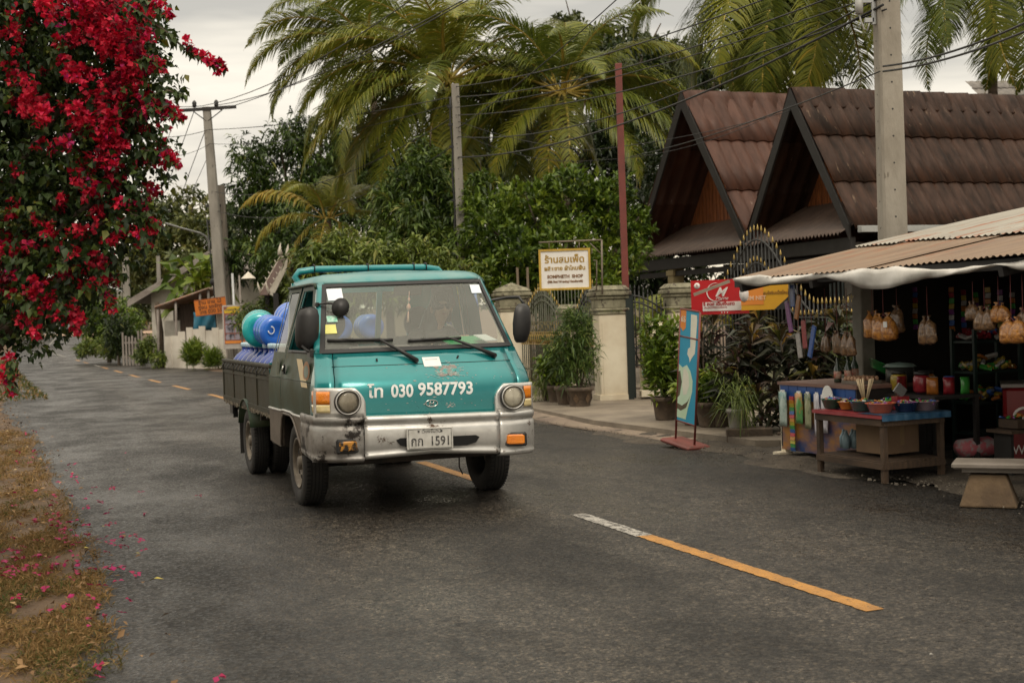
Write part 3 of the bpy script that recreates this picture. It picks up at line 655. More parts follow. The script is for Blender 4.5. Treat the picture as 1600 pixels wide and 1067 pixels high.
# --- mirrors
def mirror(cu_, cv, cz, d, arm, sgn):
    b = MB(); b.box((cu_, cv, cz), d, Matrix.Rotation(sgn * R(14), 3, 'Z'), bev=.04)
    m = cb(b.build('side_mirror', M_BLK, TRUCK, sub=1)); b = MB(); b.tube(arm, .011, 7); cb(b.build('mirror_arm', M_BLK, m)); return m
mirror(.60, -.862, 1.485, (.11, .195, .31), [(.72, -.80, 1.30), (.66, -.86, 1.32), (.62, -.90, 1.36)], -1)
b = MB(); b.tube([(.62, -.83, 1.31), (.62, -.86, 1.36), (.60, -.90, 1.40)], .008, 6); b.box((.66, -.83, 1.30), (.10, .05, .05)); cb(b.build('mirror_bracket', M_BLK, TRUCK))
mirror(.60, .935, 1.46, (.11, .18, .29), [(.40, .68, 1.60), (.36, .74, 1.64), (.42, .86, 1.655), (.52, .93, 1.655), (.58, .955, 1.60)], 1)
b = MB(); Mm = Matrix.Translation((.56, -.595, 1.625)) @ Matrix.Rotation(R(84), 4, 'Y') @ Matrix.Rotation(R(12), 4, 'X'); b.lathe([(.001, -.03), (.04, -.026), (.068, -.008), (.07, 0.004), (.001, .006)], (0, 0, 0), 24, Mm); RMm = cb(b.build('round_mirror', M_BLK, TRUCK)); b.xf
b = MB(); b.tube([(.36, -.745, 1.655), (.46, -.69, 1.662), (.53, -.60, 1.650)], .008, 6); b.box((.36, -.745, 1.655), (.04, .03, .03)); cb(b.build('mirror_arm', M_BLK, RMm))

# slight lean of the worn cab on its springs
for o in CAB:
    if o.get('_sheared'): continue
    o['_sheared'] = 1
    me = o.data; co = np.empty(len(me.vertices) * 3, np.float32); me.vertices.foreach_get('co', co); co = co.reshape(-1, 3)
    z = co[:, 2].copy(); co[:, 1] += np.interp(z, [.4, .9, 1.3, 1.83], [-.02, -.018, .007, .055]); co[:, 2] += np.interp(z, [.95, 1.05, 1.2, 1.33, 1.8], [0, -.015, -.048, -.042, .006]) + co[:, 1] * np.interp(z, [.4, 1.0, 1.3, 1.8], [-.025, -.022, 0, .012])
    me.vertices.foreach_set('co', co.ravel()); me.update()
for o in CAB: 
    if '_sheared' in o.keys(): del o['_sheared']

# --- wheels
def tyre(b, x, v, r, wd, n=48):
    prof = [(r * .60, -wd * .40), (r * .72, -wd * .5), (r * .90, -wd * .5), (r * .975, -wd * .42), (r, -wd * .34), (r, wd * .34), (r * .975, wd * .42), (r * .90, wd * .5), (r * .72, wd * .5), (r * .60, wd * .40), (r * .60, -wd * .40)]
    b.lathe(prof, (x, v, r), n, Matrix.Rotation(pi / 2, 4, 'X'), cap=False)
M_TREAD = mat('tread', (.008, .008, .008), rough=.9); M_RIM = mat('worn_rim', (.20, .17, .13), (.10, .08, .06), scale=10, rough=.5, metal=.4)
def wheel(x, v, r, wd, sgn, rot=0, parent=TRUCK):
    b = MB(); tyre(b, x, v, r, wd); W = b.build('wheel', M_RUB, parent)
    b = MB()
    for q in (-.22, -.075, .075, .22): b.lathe([(r * .9975, q * wd * 1.0 - .004), (r * 1.0035, q * wd - .004), (r * 1.0035, q * wd + .004), (r * .9975, q * wd + .004)], (x, v, r), 48, Matrix.Rotation(pi / 2, 4, 'X'), cap=False)
    for k in range(60):
        a = 6.283 * k / 60; c = Vector((x + r * cos(a), v, r + r * sin(a)))
        for sd_ in (-1, 1): b.box(c + Vector((0, sd_ * wd * .34, 0)), (.006, wd * .16, .010), Matrix.Rotation(-a, 3, 'Y'))
    b.build('tread_grooves', M_TREAD, W)
    Mx = Matrix.Rotation(-sgn * pi / 2, 4, 'X') if sgn < 0 else Matrix.Rotation(-pi / 2, 4, 'X')
    Mx = Matrix.Rotation(pi / 2, 4, 'X') if sgn < 0 else Matrix.Rotation(-pi / 2, 4, 'X')
    b = MB(); b.lathe([(r * .62, wd * .36), (r * .60, wd * .46), (r * .57, wd * .46), (r * .54, wd * .36), (r * .50, wd * .12), (r * .44, wd * .10), (r * .40, wd * .28), (r * .26, wd * .32), (r * .22, wd * .22), (r * .17, wd * .22), (r * .16, wd * .42), (r * .1, wd * .46), (.001, wd * .46)], (x, v, r), 36, Mx, cap=False); RM_ = b.build('rim', M_RIM, W)
    b = MB()
    for k in range(8):
        a = 6.283 * k / 8; b.cyl(Vector((x + r * .33 * cos(a), v + sgn * wd * .29, r + r * .33 * sin(a))), Vector((x + r * .33 * cos(a), v + sgn * wd * .325, r + r * .33 * sin(a))), r * .055, n=10)
    b.build('rim_holes', M_TREAD, RM_)
wheel(0.0, -.745, .345, .20, -1); wheel(0.0, .82, .345, .20, 1)
for sgn in (-1, 1):
    wheel(-2.55, sgn * .76, .33, .17, sgn); wheel(-2.55, sgn * .555, .33, .17, sgn)
b = MB()
for v in (-.35, .35): b.box((-1.6, v, .52), (5.0, .07, .14))
for u in (-3.9, -3.0, -2.0, -1.2): b.box((u, 0, .60), (.06, 1.6, .06))
b.cyl((-2.55, -.5, .33), (-2.55, .5, .33), .06); b.lathe([(.01, -.14), (.12, -.10), (.14, 0), (.12, .10), (.01, .14)], (-2.55, 0, .33), 14, Matrix.Rotation(pi / 2, 4, 'Y')); b.cyl((0, -.68, .34), (0, .68, .34), .045)
b.box((-1.6, -.58, .48), (.5, .28, .24)); b.box((-1.75, .55, .48), (.6, .3, .24)); b.tube([(.2, .1, .40), (-.8, .15, .36), (-2.2, .25, .38), (-3.6, .3, .42)], .03); b.box((.80, .0, .42), (.05, 1.2, .07)); b.tube([(.7, .34, .42), (.72, .33, .30), (.74, .35, .24)], .006, 5)
b.build('chassis', mat('chassis_black', (.014, .012, .010), (.04, .028, .02), scale=8, rough=.8), TRUCK)
for v in (-.68, .68):
    b = MB(); b.box((-3.05, v, .40), (.015, .34, .48)); b.build('mud_flap', M_RUB, TRUCK)
    b = MB(); P = [[Vector((-2.55 + (.40 + .0) * cos(t), v + dv, .40 + .36 * sin(t))) for t in lev(R(15), R(165), 10)] for dv in (-.20, .20)]; b.grid(P); b.build('mudguard', M_OLIVE, TRUCK, solid=.01)

# --- load bed
M_BED = mat('bed_paint', (.020, .022, .013), (.044, .038, .022), scale=3.5, rough=.5, rough2=.65, spec=.25, speck=((.05, .028, .018), 9, .6))
b = MB(); b.box((-2.57, 0, .685), (3.06, 1.66, .05))
for k in range(9): b.box((-1.25 - k * .34, 0, .635), (.06, 1.62, .05))
b.build('bed_floor', M_BED, TRUCK)
for sgn in (-1, 1):
    b = MB(); y = sgn * .84
    b.box((-2.57, y, .90), (3.06, .025, .40)); b.box((-2.57, y, 1.118), (3.08, .055, .035), bev=.006); b.box((-2.57, y + sgn * .012, .995), (3.06, .02, .022)); b.box((-2.57, y + sgn * .010, .705), (3.08, .03, .05))
    for u in (-4.08, -3.32, -2.57, -1.82, -1.08): b.box((u, y + sgn * .014, .90), (.045, .02, .38))
    BD = b.build('bed_side', M_BED, TRUCK, bevel=.003)
    b = MB()
    for k in range(14):
        u = -3.95 + k * .21; b.tube([(u, y + sgn * .02, 1.10), (u, y + sgn * .045, 1.06), (u, y + sgn * .045, 1.035), (u, y + sgn * .02, 1.03)], .006, 5)
    b.build('tie_hooks', M_BLK, BD)
    b = MB(); r_q = random.Random(4)
    for k in range(60):
        u = -4.05 + k * .05; b.box((u, y + sgn * .022, .675 - r_q.uniform(0, .012)), (.03, .01, r_q.uniform(.02, .05)))
    b.build('worn_edge', mat('peeling_edge', (.20, .17, .12), (.05, .035, .02), scale=20, rough=.8, pos=(.45, .55)), BD)
b = MB(); b.box((-4.10, 0, .90), (.025, 1.68, .40)); b.box((-4.10, 0, 1.118), (.05, 1.70, .035)); b.build('tailgate', M_BED, TRUCK)
b = MB(); b.box((-1.075, 0, .90), (.03, 1.64, .42)); b.box((-1.075, -.842, .93), (.05, .035, .44)); b.box((-1.075, .842, .93), (.05, .035, .44)); b.build('headboard', M_TEAL, TRUCK)
b = MB(); b.tube([(-1.06, -.50, 1.10), (-1.06, -.52, 1.80), (-1.06, -.60, 1.92), (-1.06, -.56, 1.965), (-1.06, -.40, 1.985), (-1.06, .62, 1.985), (-1.06, .76, 1.965), (-1.06, .83, 1.89), (-1.06, .84, 1.10)], .030, 10)
AR = b.build('headboard_arch', mat('bright_teal_tube', (.01, .22, .24), (.02, .26, .27), rough=.3, coat=.4), TRUCK)
b = MB()
for v in (-.42, .08, .52, .64): b.tube([(-1.06, v, 2.01), (-1.06, v + .004, 2.03)], .012, 6); b.tube([(-1.03, v, 1.96), (-1.02, v, 2.018), (-1.09, v, 2.018)], .006, 5)
b.build('bolts', M_BLK, AR)
b = MB(); b.box((-4.08, -.74, .57), (.05, .05, .20)); b.box((-4.09, -.66, .62), (.04, .20, .10)); b.box((-3.9, -.80, .58), (.2, .02, .10)); TL = b.build('rear_bracket', M_BLK, TRUCK)
b = MB(); b.box((-4.10, .6, .60), (.04, .26, .10), bev=.01); b.build('tail_lamp', mat('red_lens', (.35, .01, .01), rough=.2, coat=1), TRUCK)

# --- water bottles on the bed (things of their own)
M_BLUE = mat('blue_bottle_plastic', (.006, .030, .20), (.010, .045, .27), scale=6, rough=.25, coat=.5)
M_LBLUE = mat('bright_blue_plastic', (.02, .12, .55), (.03, .16, .62), scale=5, rough=.25, coat=.5)
M_TJUG = mat('teal_bottle_plastic', (.01, .35, .36), (.02, .42, .42), scale=5, rough=.25, coat=.5)
M_CAP = mat('pale_cap', (.35, .52, .60), (.5, .62, .66), rough=.4)
prof = [(.10, 0), (.13, .015), (.135, .04), (.135, .10), (.127, .115), (.135, .13), (.135, .20), (.127, .215), (.135, .23), (.135, .30), (.125, .335), (.085, .385), (.045, .415), (.030, .43), (.030, .465), (.036, .468), (.036, .478)]
Tm = Matrix.Translation(TRUCK.location) @ Matrix.Rotation(TRUCK.rotation_euler.z, 4, 'Z')
BOT = thing('water_bottle', 'x', 'water bottle'); b = MB(); b.lathe(prof, n=24); b.build('bottle_body', M_BLUE, BOT)
b = MB(); b.lathe([(.032, .462), (.040, .465), (.040, .502), (.034, .512), (.001, .514)], n=16); b.build('cap', M_CAP, BOT)
spots = []
for rr_ in range(2):
    for k in range(9): spots.append((-1.45 - .285 * k - .14 * rr_, -.665 + rr_ * .25))
words_r = ('outermost row by the side board', 'second row in from the side board'); num = ['nearest the cab', 'second from the cab', 'third from the cab', 'fourth from the cab', 'fifth from the cab', 'sixth from the cab', 'seventh from the cab', 'eighth from the cab', 'last before the tailgate']
for i, (u, v) in enumerate(spots):
    o = BOT if i == 0 else copy_tree(BOT); p = Tm @ Vector((u, v, .80)); o.location = p; o.rotation_euler = (0, 0, i)
    o['label'] = 'dark blue water bottle, %s, %s' % (num[i % 9], words_r[i // 9]); o['group'] = 'water bottles standing on the truck bed'
b = MB()
for sgn in (0,): b.box((-2.6, 0, .755), (2.75, 1.56, .085))
b.build('bed_platform', M_BED, TRUCK)
def lying(u, v, z, m, lab, tilt=0, yaw=0, logo=False, k=1.25):
    t = thing('water_bottle', lab, 'water bottle'); M = Tm @ Matrix.Translation((u, v, z)) @ Matrix.Rotation(yaw, 4, 'Z') @ Matrix.Rotation(-pi / 2 + tilt, 4, 'Y')
    t.matrix_world = M; t['group'] = 'big bottles lying on top of the load'
    b = MB(); b.lathe([(.001, .02), (.06, .012), (.085, .0)] + [(r * 1.06, zz) for r, zz in prof[1:]], n=32); b.v = [tuple(k * q for q in v) for v in b.v]; o = b.build('bottle_body', m, t)
    b = MB(); b.lathe([(.032, .462), (.040, .465), (.040, .502), (.034, .512), (.001, .514)], n=16); b.build('cap', M_CAP, t)
    if logo:
        b = MB(); pts = [Vector((.12 * .6 * cos(a) * .5 - .0, -.145 * cos(a * .2) * 0 - .05 + .03 * sin(a), -.004)) for a in lev(0, 4.6, 10)]
        b.tube([(q.x + .02, q.y, -.004) for q in pts], .006, 5); b.build('logo_mark', M_WPNT, t)
    return t
lying(-2.50, -.69, 1.44, M_TJUG, 'teal water bottle lying on top of the load, leftmost', R(6), R(-8))
lying(-2.10, -.60, 1.42, M_LBLUE, 'bright blue water bottle with white logo lying on the load', R(4), R(4), True, 1.1)
lying(-2.55, -.30, 1.50, M_LBLUE, 'bright blue bottle lying highest, half hidden by the cab', R(8), 0)
lying(-1.9, .0, 1.44, M_LBLUE, 'blue bottle seen through the cab rear window, left one', 0, 0, False, .9)
lying(-1.9, .32, 1.44, M_LBLUE, 'blue bottle seen through the cab rear window, right one', 0, 0, False, .9)
b = MB(); b.box((-2.3, .2, 1.26), (1.6, .95, .05)); 
for u in (-1.6, -2.95):
    for v in (-.2, .6): b.box((u, v, 1.04), (.05, .05, .5))
b.build('bottle_rack', M_BED, TRUCK)

# --- the driver: one continuous skinned body
def skin_body(name, chains, m, parent=None, sub=2, root=0, mats=None):
    # chains: list of [(co, r), ...]; first point of a chain may be an int = index of an existing vertex
    V = []; E = []; RR = []
    for ch in chains:
        prev = None
        for it in ch:
            if isinstance(it, int): prev = it; continue
            V.append(it[0]); RR.append(it[1]); i = len(V) - 1
            if prev is not None: E.append((prev, i))
            prev = i
    me = bpy.data.meshes.new(name); me.from_pydata([tuple(v) for v in V], E, []); o = link_mesh(name, me, parent); me.materials.append(m)
    md = o.modifiers.new('skin', 'SKIN'); md.use_smooth_shade = True
    for i, r in enumerate(RR):
        sv2 = me.skin_vertices[0].data[i]; sv2.radius = (r, r) if not isinstance(r, tuple) else r; sv2.use_root = (i == root)
    s2 = o.modifiers.new('sub', 'SUBSURF'); s2.levels = sub; s2.render_levels = sub
    dg = bpy.context.evaluated_depsgraph_get(); me2 = bpy.data.meshes.new_from_object(o.evaluated_get(dg)); o.modifiers.clear(); o.data = me2; me2.name = name
    return o
M_SKIN = mat('skin', (.44, .26, .18), (.38, .22, .15), rough=.5); M_HAIR = mat('dark_hair', (.010, .008, .007), rough=.4); M_SHIRT = mat('dark_shirt', (.035, .028, .028), (.05, .04, .04), rough=.85)
def DVv(u, v, z): return Vector((u, v + .085 * (z - 1.22), z + .012 * v - .03))
DRV = thing('person', 'driver with long dark hair leaning over the steering wheel of the teal truck', 'person', TRUCK.location, TRUCK.rotation_euler.z)
D = DVv
ch = [[(D(-.22, .38, 1.06), .12), (D(-.20, .38, 1.18), .115), (D(-.14, .38, 1.32), .12), (D(-.09, .39, 1.42), .075), (D(-.05, .41, 1.49), .05), (D(-.03, .42, 1.55), .075), (D(-.01, .42, 1.62), .088), (D(-.03, .42, 1.68), .065)],
      [2, (D(-.10, .22, 1.38), .055), (D(.04, .19, 1.24), .045), (D(.22, .26, 1.24), .035), (D(.28, .28, 1.28), .028)],
      [2, (D(-.10, .54, 1.38), .055), (D(.02, .60, 1.26), .045), (D(.20, .56, 1.28), .034), (D(.27, .54, 1.34), .028)],
      [0, (D(.05, .30, 1.02), .08), (D(.28, .28, 1.04), .06), (D(.36, .28, .86), .05)],
      [0, (D(.05, .46, 1.02), .08), (D(.28, .48, 1.04), .06), (D(.36, .48, .86), .05)]]
body = skin_body('body', ch, M_SKIN, DRV)
# fingers closed on the wheel rim
for (cx, cv, cz, sg) in ((.30, .28, 1.30, 1), (.29, .54, 1.36, -1)):
    for k in range(4):
        b0 = D(cx, cv + (k - 1.5) * .018, cz); L_ = (.055, .065, .062, .048)[k]
        f = skin_body('finger', [[(b0, .010), (b0 + Vector((L_ * .5, 0, .012)), .009), (b0 + Vector((L_ * .75, 0, -.012)), .008), (b0 + Vector((L_ * .5, 0, -.028)), .007)]], M_SKIN, DRV, 1)
    f = skin_body('thumb', [[(D(cx, cv + sg * .03, cz - .005), .011), (D(cx + .03, cv + sg * .045, cz + .0), .010), (D(cx + .045, cv + sg * .03, cz + .01), .008)]], M_SKIN, DRV, 1)
# face: eyes, nose, mouth, ears as small shapes
b = MB(); c = D(.0, .42, 1.605)
b.lathe([(.001, -.03), (.012, -.02), (.014, -.008), (.006, .02), (.001, .03)], c + Vector((.092, 0, -.005)), 8)
for s_ in (-1, 1): b.lathe([(.001, -.03), (.012, -.02), (.014, 0), (.012, .02), (.001, .03)], c + Vector((-.01, s_ * .088, -.005)), 8)
b.build('nose_and_ears', M_SKIN, DRV)
b = MB()
for s_ in (-1, 1): b.lathe([(.001, -.006), (.013, 0), (.001, .006)], c + Vector((.082, s_ * .034, .02)), 10, Matrix.Rotation(0, 4, 'Y'))
b.build('eyes', M_HAIR, DRV); b = MB(); b.box(c + Vector((.083, 0, -.045)), (.012, .045, .010), bev=.004); b.build('mouth', mat('lips', (.3, .09, .07), rough=.5), DRV)
hr = skin_body('hair', [[(D(-.05, .42, 1.67), .095), (D(-.075, .41, 1.60), .115), (D(-.10, .38, 1.50), .11), (D(-.09, .33, 1.40), .095), (D(-.06, .28, 1.30), .065)], [0, (D(.01, .42, 1.70), .055)], [1, (D(-.04, .335, 1.57), .03), (D(-.03, .325, 1.48), .022)], [1, (D(-.05, .505, 1.57), .028), (D(-.05, .51, 1.48), .02)]], M_HAIR, DRV)
sh = skin_body('shirt', [[(D(-.225, .38, 1.04), .17), (D(-.205, .38, 1.17), .17), (D(-.15, .38, 1.30), .175), (D(-.10, .39, 1.40), .13), (D(-.08, .40, 1.44), .085)], [2, (D(-.105, .22, 1.375), .09), (D(.03, .192, 1.25), .075), (D(.16, .235, 1.24), .058)], [2, (D(-.105, .54, 1.375), .09), (D(.02, .60, 1.265), .075), (D(.14, .575, 1.272), .058)]], M_SHIRT, DRV)
# ================================================================ vegetation
def lm(name, dark, mid, light, old, trans=.2, rough=.45): return leafmat(name, [(0, dark), (.45, mid), (.82, light), (1, old)], trans, rough)
LM_MANGO = lm('mango_leaves', (.010, .021, .005), (.050, .092, .013), (.125, .175, .024), (.20, .20, .04))
LM_DARK = lm('dark_leaves', (.005, .011, .003), (.022, .042, .009), (.060, .085, .016), (.11, .11, .025))
LM_HEDGE = lm('hedge_leaves', (.015, .034, .005), (.09, .15, .013), (.19, .25, .024), (.26, .28, .04))
LM_PALE = lm('pale_leaves', (.020, .036, .007), (.10, .145, .02), (.21, .25, .04), (.24, .22, .07))
LM_FAR = lm('distant_leaves', (.030, .042, .014), (.075, .092, .024), (.15, .16, .035), (.20, .15, .05))
LM_BOUG = lm('bougainvillea_leaves', (.008, .020, .005), (.022, .046, .008), (.070, .105, .016), (.16, .15, .02), .22, .55)
LM_FLOW = leafmat('crimson_bracts', [(0, (.08, .002, .012)), (.3, (.34, .005, .026)), (.66, (.66, .011, .042)), (.93, (.68, .022, .11)), (1, (.45, .02, .16))], .35, .6)
LM_POT = lm('pot_plant_leaves', (.020, .042, .010), (.055, .100, .020), (.13, .19, .035), (.26, .28, .08))
LM_CORD = leafmat('cordyline_leaves', [(0, (.012, .014, .008)), (.4, (.030, .036, .014)), (.65, (.055, .022, .020)), (.85, (.085, .10, .022)), (1, (.28, .16, .03))], .25, .4)
LM_PALM = leafmat('palm_leaflets', [(0, (.026, .044, .010)), (.4, (.105, .138, .018)), (.75, (.25, .25, .030)), (1, (.40, .25, .03))], .3, .42)
M_RACH = mat('palm_rachis', (.48, .34, .06), (.34, .26, .05), scale=4, rough=.5)
M_BARK = mat('bark', (.10, .075, .05), (.05, .038, .026), scale=12, rough=.9, bump=.6, bscale=30, st=(1, 1, .3))
M_PBARK = mat('palm_bark', (.16, .12, .09), (.07, .05, .038), scale=4, rough=.9, bump=.8, bscale=9, st=(.3, .3, 4))

def tree(name, label, cat, base, lobes, nleaf, L, m, seed=1, per=9, droop=.3, wr=.32, group=None, trunk_r=.12, shell=.5, up=.0, bias=0, stems=True, trunk_name='trunk', crown_name='crown', long=1.0):
    r = np.random.RandomState(seed); base = Vector(base); t = thing(name, label, cat, base, 0, group)
    lo = [(l[0] - base.x, l[1] - base.y, l[2] - base.z) + (tuple(l[3:6]) if len(l) >= 6 else (l[3],) * 3) for l in lobes]
    # break every lobe into smaller clumps so the outline is uneven
    sub = []
    for l in lo:
        sub.append(tuple(l[:3]) + tuple(q * .78 for q in l[3:6]))
        for _ in range(9):
            d = r.normal(size=3); d /= np.linalg.norm(d); k = r.uniform(.62, .95); q = r.uniform(.24, .42)
            sub.append((l[0] + d[0] * l[3] * k, l[1] + d[1] * l[4] * k, l[2] + d[2] * l[5] * k, l[3] * q, l[4] * q, l[5] * q))
    n = max(1, nleaf // per); P, d = in_lobes(n, sub, r, shell)
    tone = np.clip(.42 + .16 * r.normal(size=n) + .10 * np.sin(P[:, 0] * 1.7 + P[:, 2] * 2.3), 0, 1)
    tw = P + r.normal(size=(n, 3)) * .02
    ax = unit(d + r.normal(size=(n, 3)) * .45 + np.array([0, 0, .25 + up]))
    PP = np.repeat(tw, per, 0); AA = np.repeat(ax, per, 0)
    D = unit(AA * (.55 + up) + r.normal(size=(n * per, 3)) * .75 + np.array([0, 0, -.15 + up * .6]))
    PP = PP + AA * (r.rand(n * per, 1) - .3) * L * 1.1
    ll = L * r.uniform(.6, 1.25, n * per) * long
    V, F = leaf_quads(PP, D, ll, ll * wr / long, droop, seed=seed)
    a = np.clip(np.repeat(tone, per) + .13 * r.normal(size=n * per) + bias, 0, .93); a[r.rand(len(a)) < .012] = 1
    keep = None
    crown = link_mesh(crown_name, npmesh(crown_name, V, F, [m], np.repeat(a, 4)), t)
    if stems:
        b = MB(); top = Vector(np.mean([l[:3] for l in lo], 0))
        mid = Vector((top.x * .25, top.y * .25, max(.2, top.z * .55)))
        b.tube([(0, 0, -.1), (mid.x * .4, mid.y * .4, mid.z * .5), mid], [trunk_r * 1.2, trunk_r, trunk_r * .8], 9, caps=False)
        for l in lo[:14]:
            e_ = Vector(l[:3]); k1 = mid.lerp(e_, .45) + Vector((0, 0, .06 * e_.length))
            b.tube([mid, k1, e_, e_ + (e_ - mid) * .25], [trunk_r * .55, trunk_r * .38, trunk_r * .22, trunk_r * .08], 6, caps=False)
        b.build(trunk_name, M_BARK, t)
    return t
def lob(px, py, rpx, Y, ry=None, rd=None):
    p = at(px, py, Y); k = Y / F_PX
    return (p.x, p.y, p.z, rpx * k, (rd if rd is not None else rpx * k), (ry or rpx) * k)

# ---- palms
_fr = {}
def frond_mesh(e0, L, seed, tone, dry=0, bend=None, n=124):
    key = (round(e0), round(L, 1), seed, tone, dry, bend)
    if key in _fr: return _fr[key]
    r = np.random.RandomState(seed + 17); N = 26; ang = R(e0); pts = [np.zeros(3)]; dirs = []
    bd = bend if bend is not None else R(112)
    for i in range(N):
        t = i / N; a = ang - bd * t ** 1.35 * (1.0 if e0 > 0 else .7); d = np.array([cos(a), .04 * sin(3 * t + seed), sin(a)]); dirs.append(d); pts.append(pts[-1] + d * L / N)
    dirs.append(dirs[-1]); pts = np.array(pts); dirs = unit(np.array(dirs))
    V = []; F = []; A = []
    def addq(vs, fs, a):
        o = len(V); V.extend(vs); F.extend([[o + i for i in f] for f in fs]); A.extend([a] * len(fs))
    for side in (-1, 1):
        for k in range(n):
            t = .12 + .87 * (k + r.rand() * .6) / n
            if r.rand() < (.05 + dry * .4): continue
            i = t * N; i0 = int(i); f = i - i0; p = pts[i0] * (1 - f) + pts[min(N, i0 + 1)] * f; dr = dirs[i0]
            ll = L * .25 * (sin(pi * min(1, t * .92 + .10)) ** .7) * r.uniform(.85, 1.1) * (1 - .45 * max(0, t - .7) / .3)
            w = .034 * L / 4 * r.uniform(.8, 1.2) + .007
            out_ = unit((np.array([0, side, 0]) * 1.0 + dr * (.45 + .5 * t) + np.array([0, 0, .10 + .12 * r.normal()]))[None])[0]
            q = [p]; cur = out_.copy(); g = r.uniform(.20, .38) + dry * .35
            for s in range(3): q.append(q[-1] + cur * ll / 3); cur = unit((cur + np.array([0, 0, -g * (1 + s)]))[None])[0]
            wv_ = np.cross(out_, dr); wv_ = unit((dr * .9 + wv_ * .15)[None])[0]
            ws = (w * .6, w, w * .8, .003); vs = []
            for j in range(4): vs += [q[j] + wv_ * ws[j] * .5, q[j] - wv_ * ws[j] * .5]
            a = np.clip(tone + .10 * r.normal() + dry * .25 + .12 * t, 0, 1)
            addq([tuple(x) for x in vs], [(0, 2, 3, 1), (2, 4, 5, 3), (4, 6, 7, 5)], a)
    nl = len(F)
    for i in range(0, N, 2):      # rachis, a flat three-sided rib
        w0 = .055 * (1 - i / N) * L / 4 + .008; w1 = .055 * (1 - min(N, i + 2) / N) * L / 4 + .008
        p0, p1 = pts[i], pts[min(N, i + 2)]; u = np.array([0, 0, 1.0])
        addq([tuple(p0 + np.array([0, w0, 0])), tuple(p0 - np.array([0, w0, 0])), tuple(p0 - u * w0), tuple(p1 + np.array([0, w1, 0])), tuple(p1 - np.array([0, w1, 0])), tuple(p1 - u * w1)], [(0, 1, 4, 3), (1, 2, 5, 4), (2, 0, 3, 5)], 1)
    mi = np.zeros(len(F), int); mi[nl:] = 1
    me = npmesh('frond', np.array(V), np.array(F), [LM_PALM, M_RACH], A, mi); _fr[key] = me; return me
def palm(label, base, crown, L, fronds, seed=1, tone=.42, coconuts=0, r=.14, trunk=True, group=None, name='coconut_palm'):
    base = Vector(base); crown = Vector(crown); t = thing(name, label, 'palm tree', base, 0, group); c = crown - base
    if trunk:
        b = MB(); b.tube([(0, 0, -.2), (c.x * .15, c.y * .15, c.z * .3), (c.x * .5, c.y * .5, c.z * .65), tuple(c)], [r * 1.4, r * 1.05, r, r * 1.1], 12); b.build('trunk', M_PBARK, t)
    rr = random.Random(seed)
    for i, fr in enumerate(fronds):
        az, el = fr[0], fr[1]; k = fr[2] if len(fr) > 2 else 1; dry = fr[3] if len(fr) > 3 else 0; bend = fr[4] if len(fr) > 4 else None
        me = frond_mesh(el, L * k, seed * 10 + i % 5, round(tone + rr.choice((-.1, 0, .08, .14)), 2), dry, bend)
        o = link_mesh('frond', me, t); o.location = c + Vector((0, 0, .1)) + Vector((cos(R(az)), sin(R(az)), 0)) * .12; o.rotation_euler = (R(rr.uniform(-14, 14)), 0, R(az))
    for i in range(coconuts):
        b = MB(); a = i * 2.1; b.lathe([(.001, -.13), (.07, -.10), (.11, 0), (.09, .09), (.001, .13)], (c.x + .24 * cos(a), c.y + .24 * sin(a), c.z - .22 - .1 * (i % 2)), 12); b.build('coconut', M_COCO, t)
    return t
M_COCO = mat('coconut_husk', (.12, .13, .03), (.10, .07, .03), scale=6, rough=.5)
def ring(n, el, a0=0, jit=12, seed=0, k=1.0, dry=0):
    r = random.Random(seed); return [(a0 + 360 * i / n + r.uniform(-jit, jit), el + r.uniform(-8, 8), k * r.uniform(.88, 1.08), dry) for i in range(n)]
def crownspec(seed, n=(5, 7, 7, 6), els=(80, 58, 30, 2), dryn=3):
    out = []
    for i, (c_, e_) in enumerate(zip(n, els)): out += ring(c_, e_, 37 * i + seed * 13, 14, seed + i)
    out += ring(dryn, -35, 50 + seed * 31, 30, seed + 9, .85, .8); return out
# main palm: leftward and rightward sweeps as in the photograph (azimuth 180 = left, 0 = right, 270 = towards the camera)
A = at(698, 130, 36)
palm('tall coconut palm behind the thin middle utility pole, its fronds arching both ways', gp(735, 470 + 60, 0) if 0 else (A.x + .5, 36.4, 0), A, 5.0,
     [(182, 30, 1.0), (188, 12, 1.1), (196, -4, 1.1), (176, 50, 1.0), (208, -22, 1.0), (228, -32, .95), (160, 22, 1), (150, 62, .95), (2, 30, 1.0), (-8, 12, 1.1), (-14, -4, 1.1), (8, 52, .95), (-24, -22, 1.0), (-42, -32, .95), (20, 20, 1), (85, 84, .95), (250, 74, .8), (280, 60, .8), (100, 68, .95), (120, 48, .95), (300, -42, .9), (240, -46, .9), (60, 40, 1), (270, -55, .85), (200, 44, 1), (340, 74, .95), (190, 76, .95), (215, 5, 1.05), (325, 5, 1.05), (262, 20, .8), (170, -15, 1), (10, -20, 1)], 3, .44, 4)
B = at(880, 150, 34)
palm('coconut palm with upright young fronds between the pole and the red post', (B.x, 34.5, 0), B, 4.2,
     [(90, 84, .95), (200, 76, .95), (340, 74, .95), (180, 55, 1), (10, 52, 1.05), (185, 30, 1.0), (-6, 26, 1.05), (195, 8, .95), (-14, 4, 1.1), (150, 40, 1), (30, 38, 1), (215, -22, .85), (-40, -25, .85, .5), (260, 62, .8), (290, 40, .75), (-20, -10, 1.05, .4), (175, -5, .9), (270, -30, .7, .6), (120, 60, .9), (60, 60, .9), (355, -30, .9, .7), (240, -50, .8, .7)], 5, .40, 2)
C = at(1235, -95, 37)
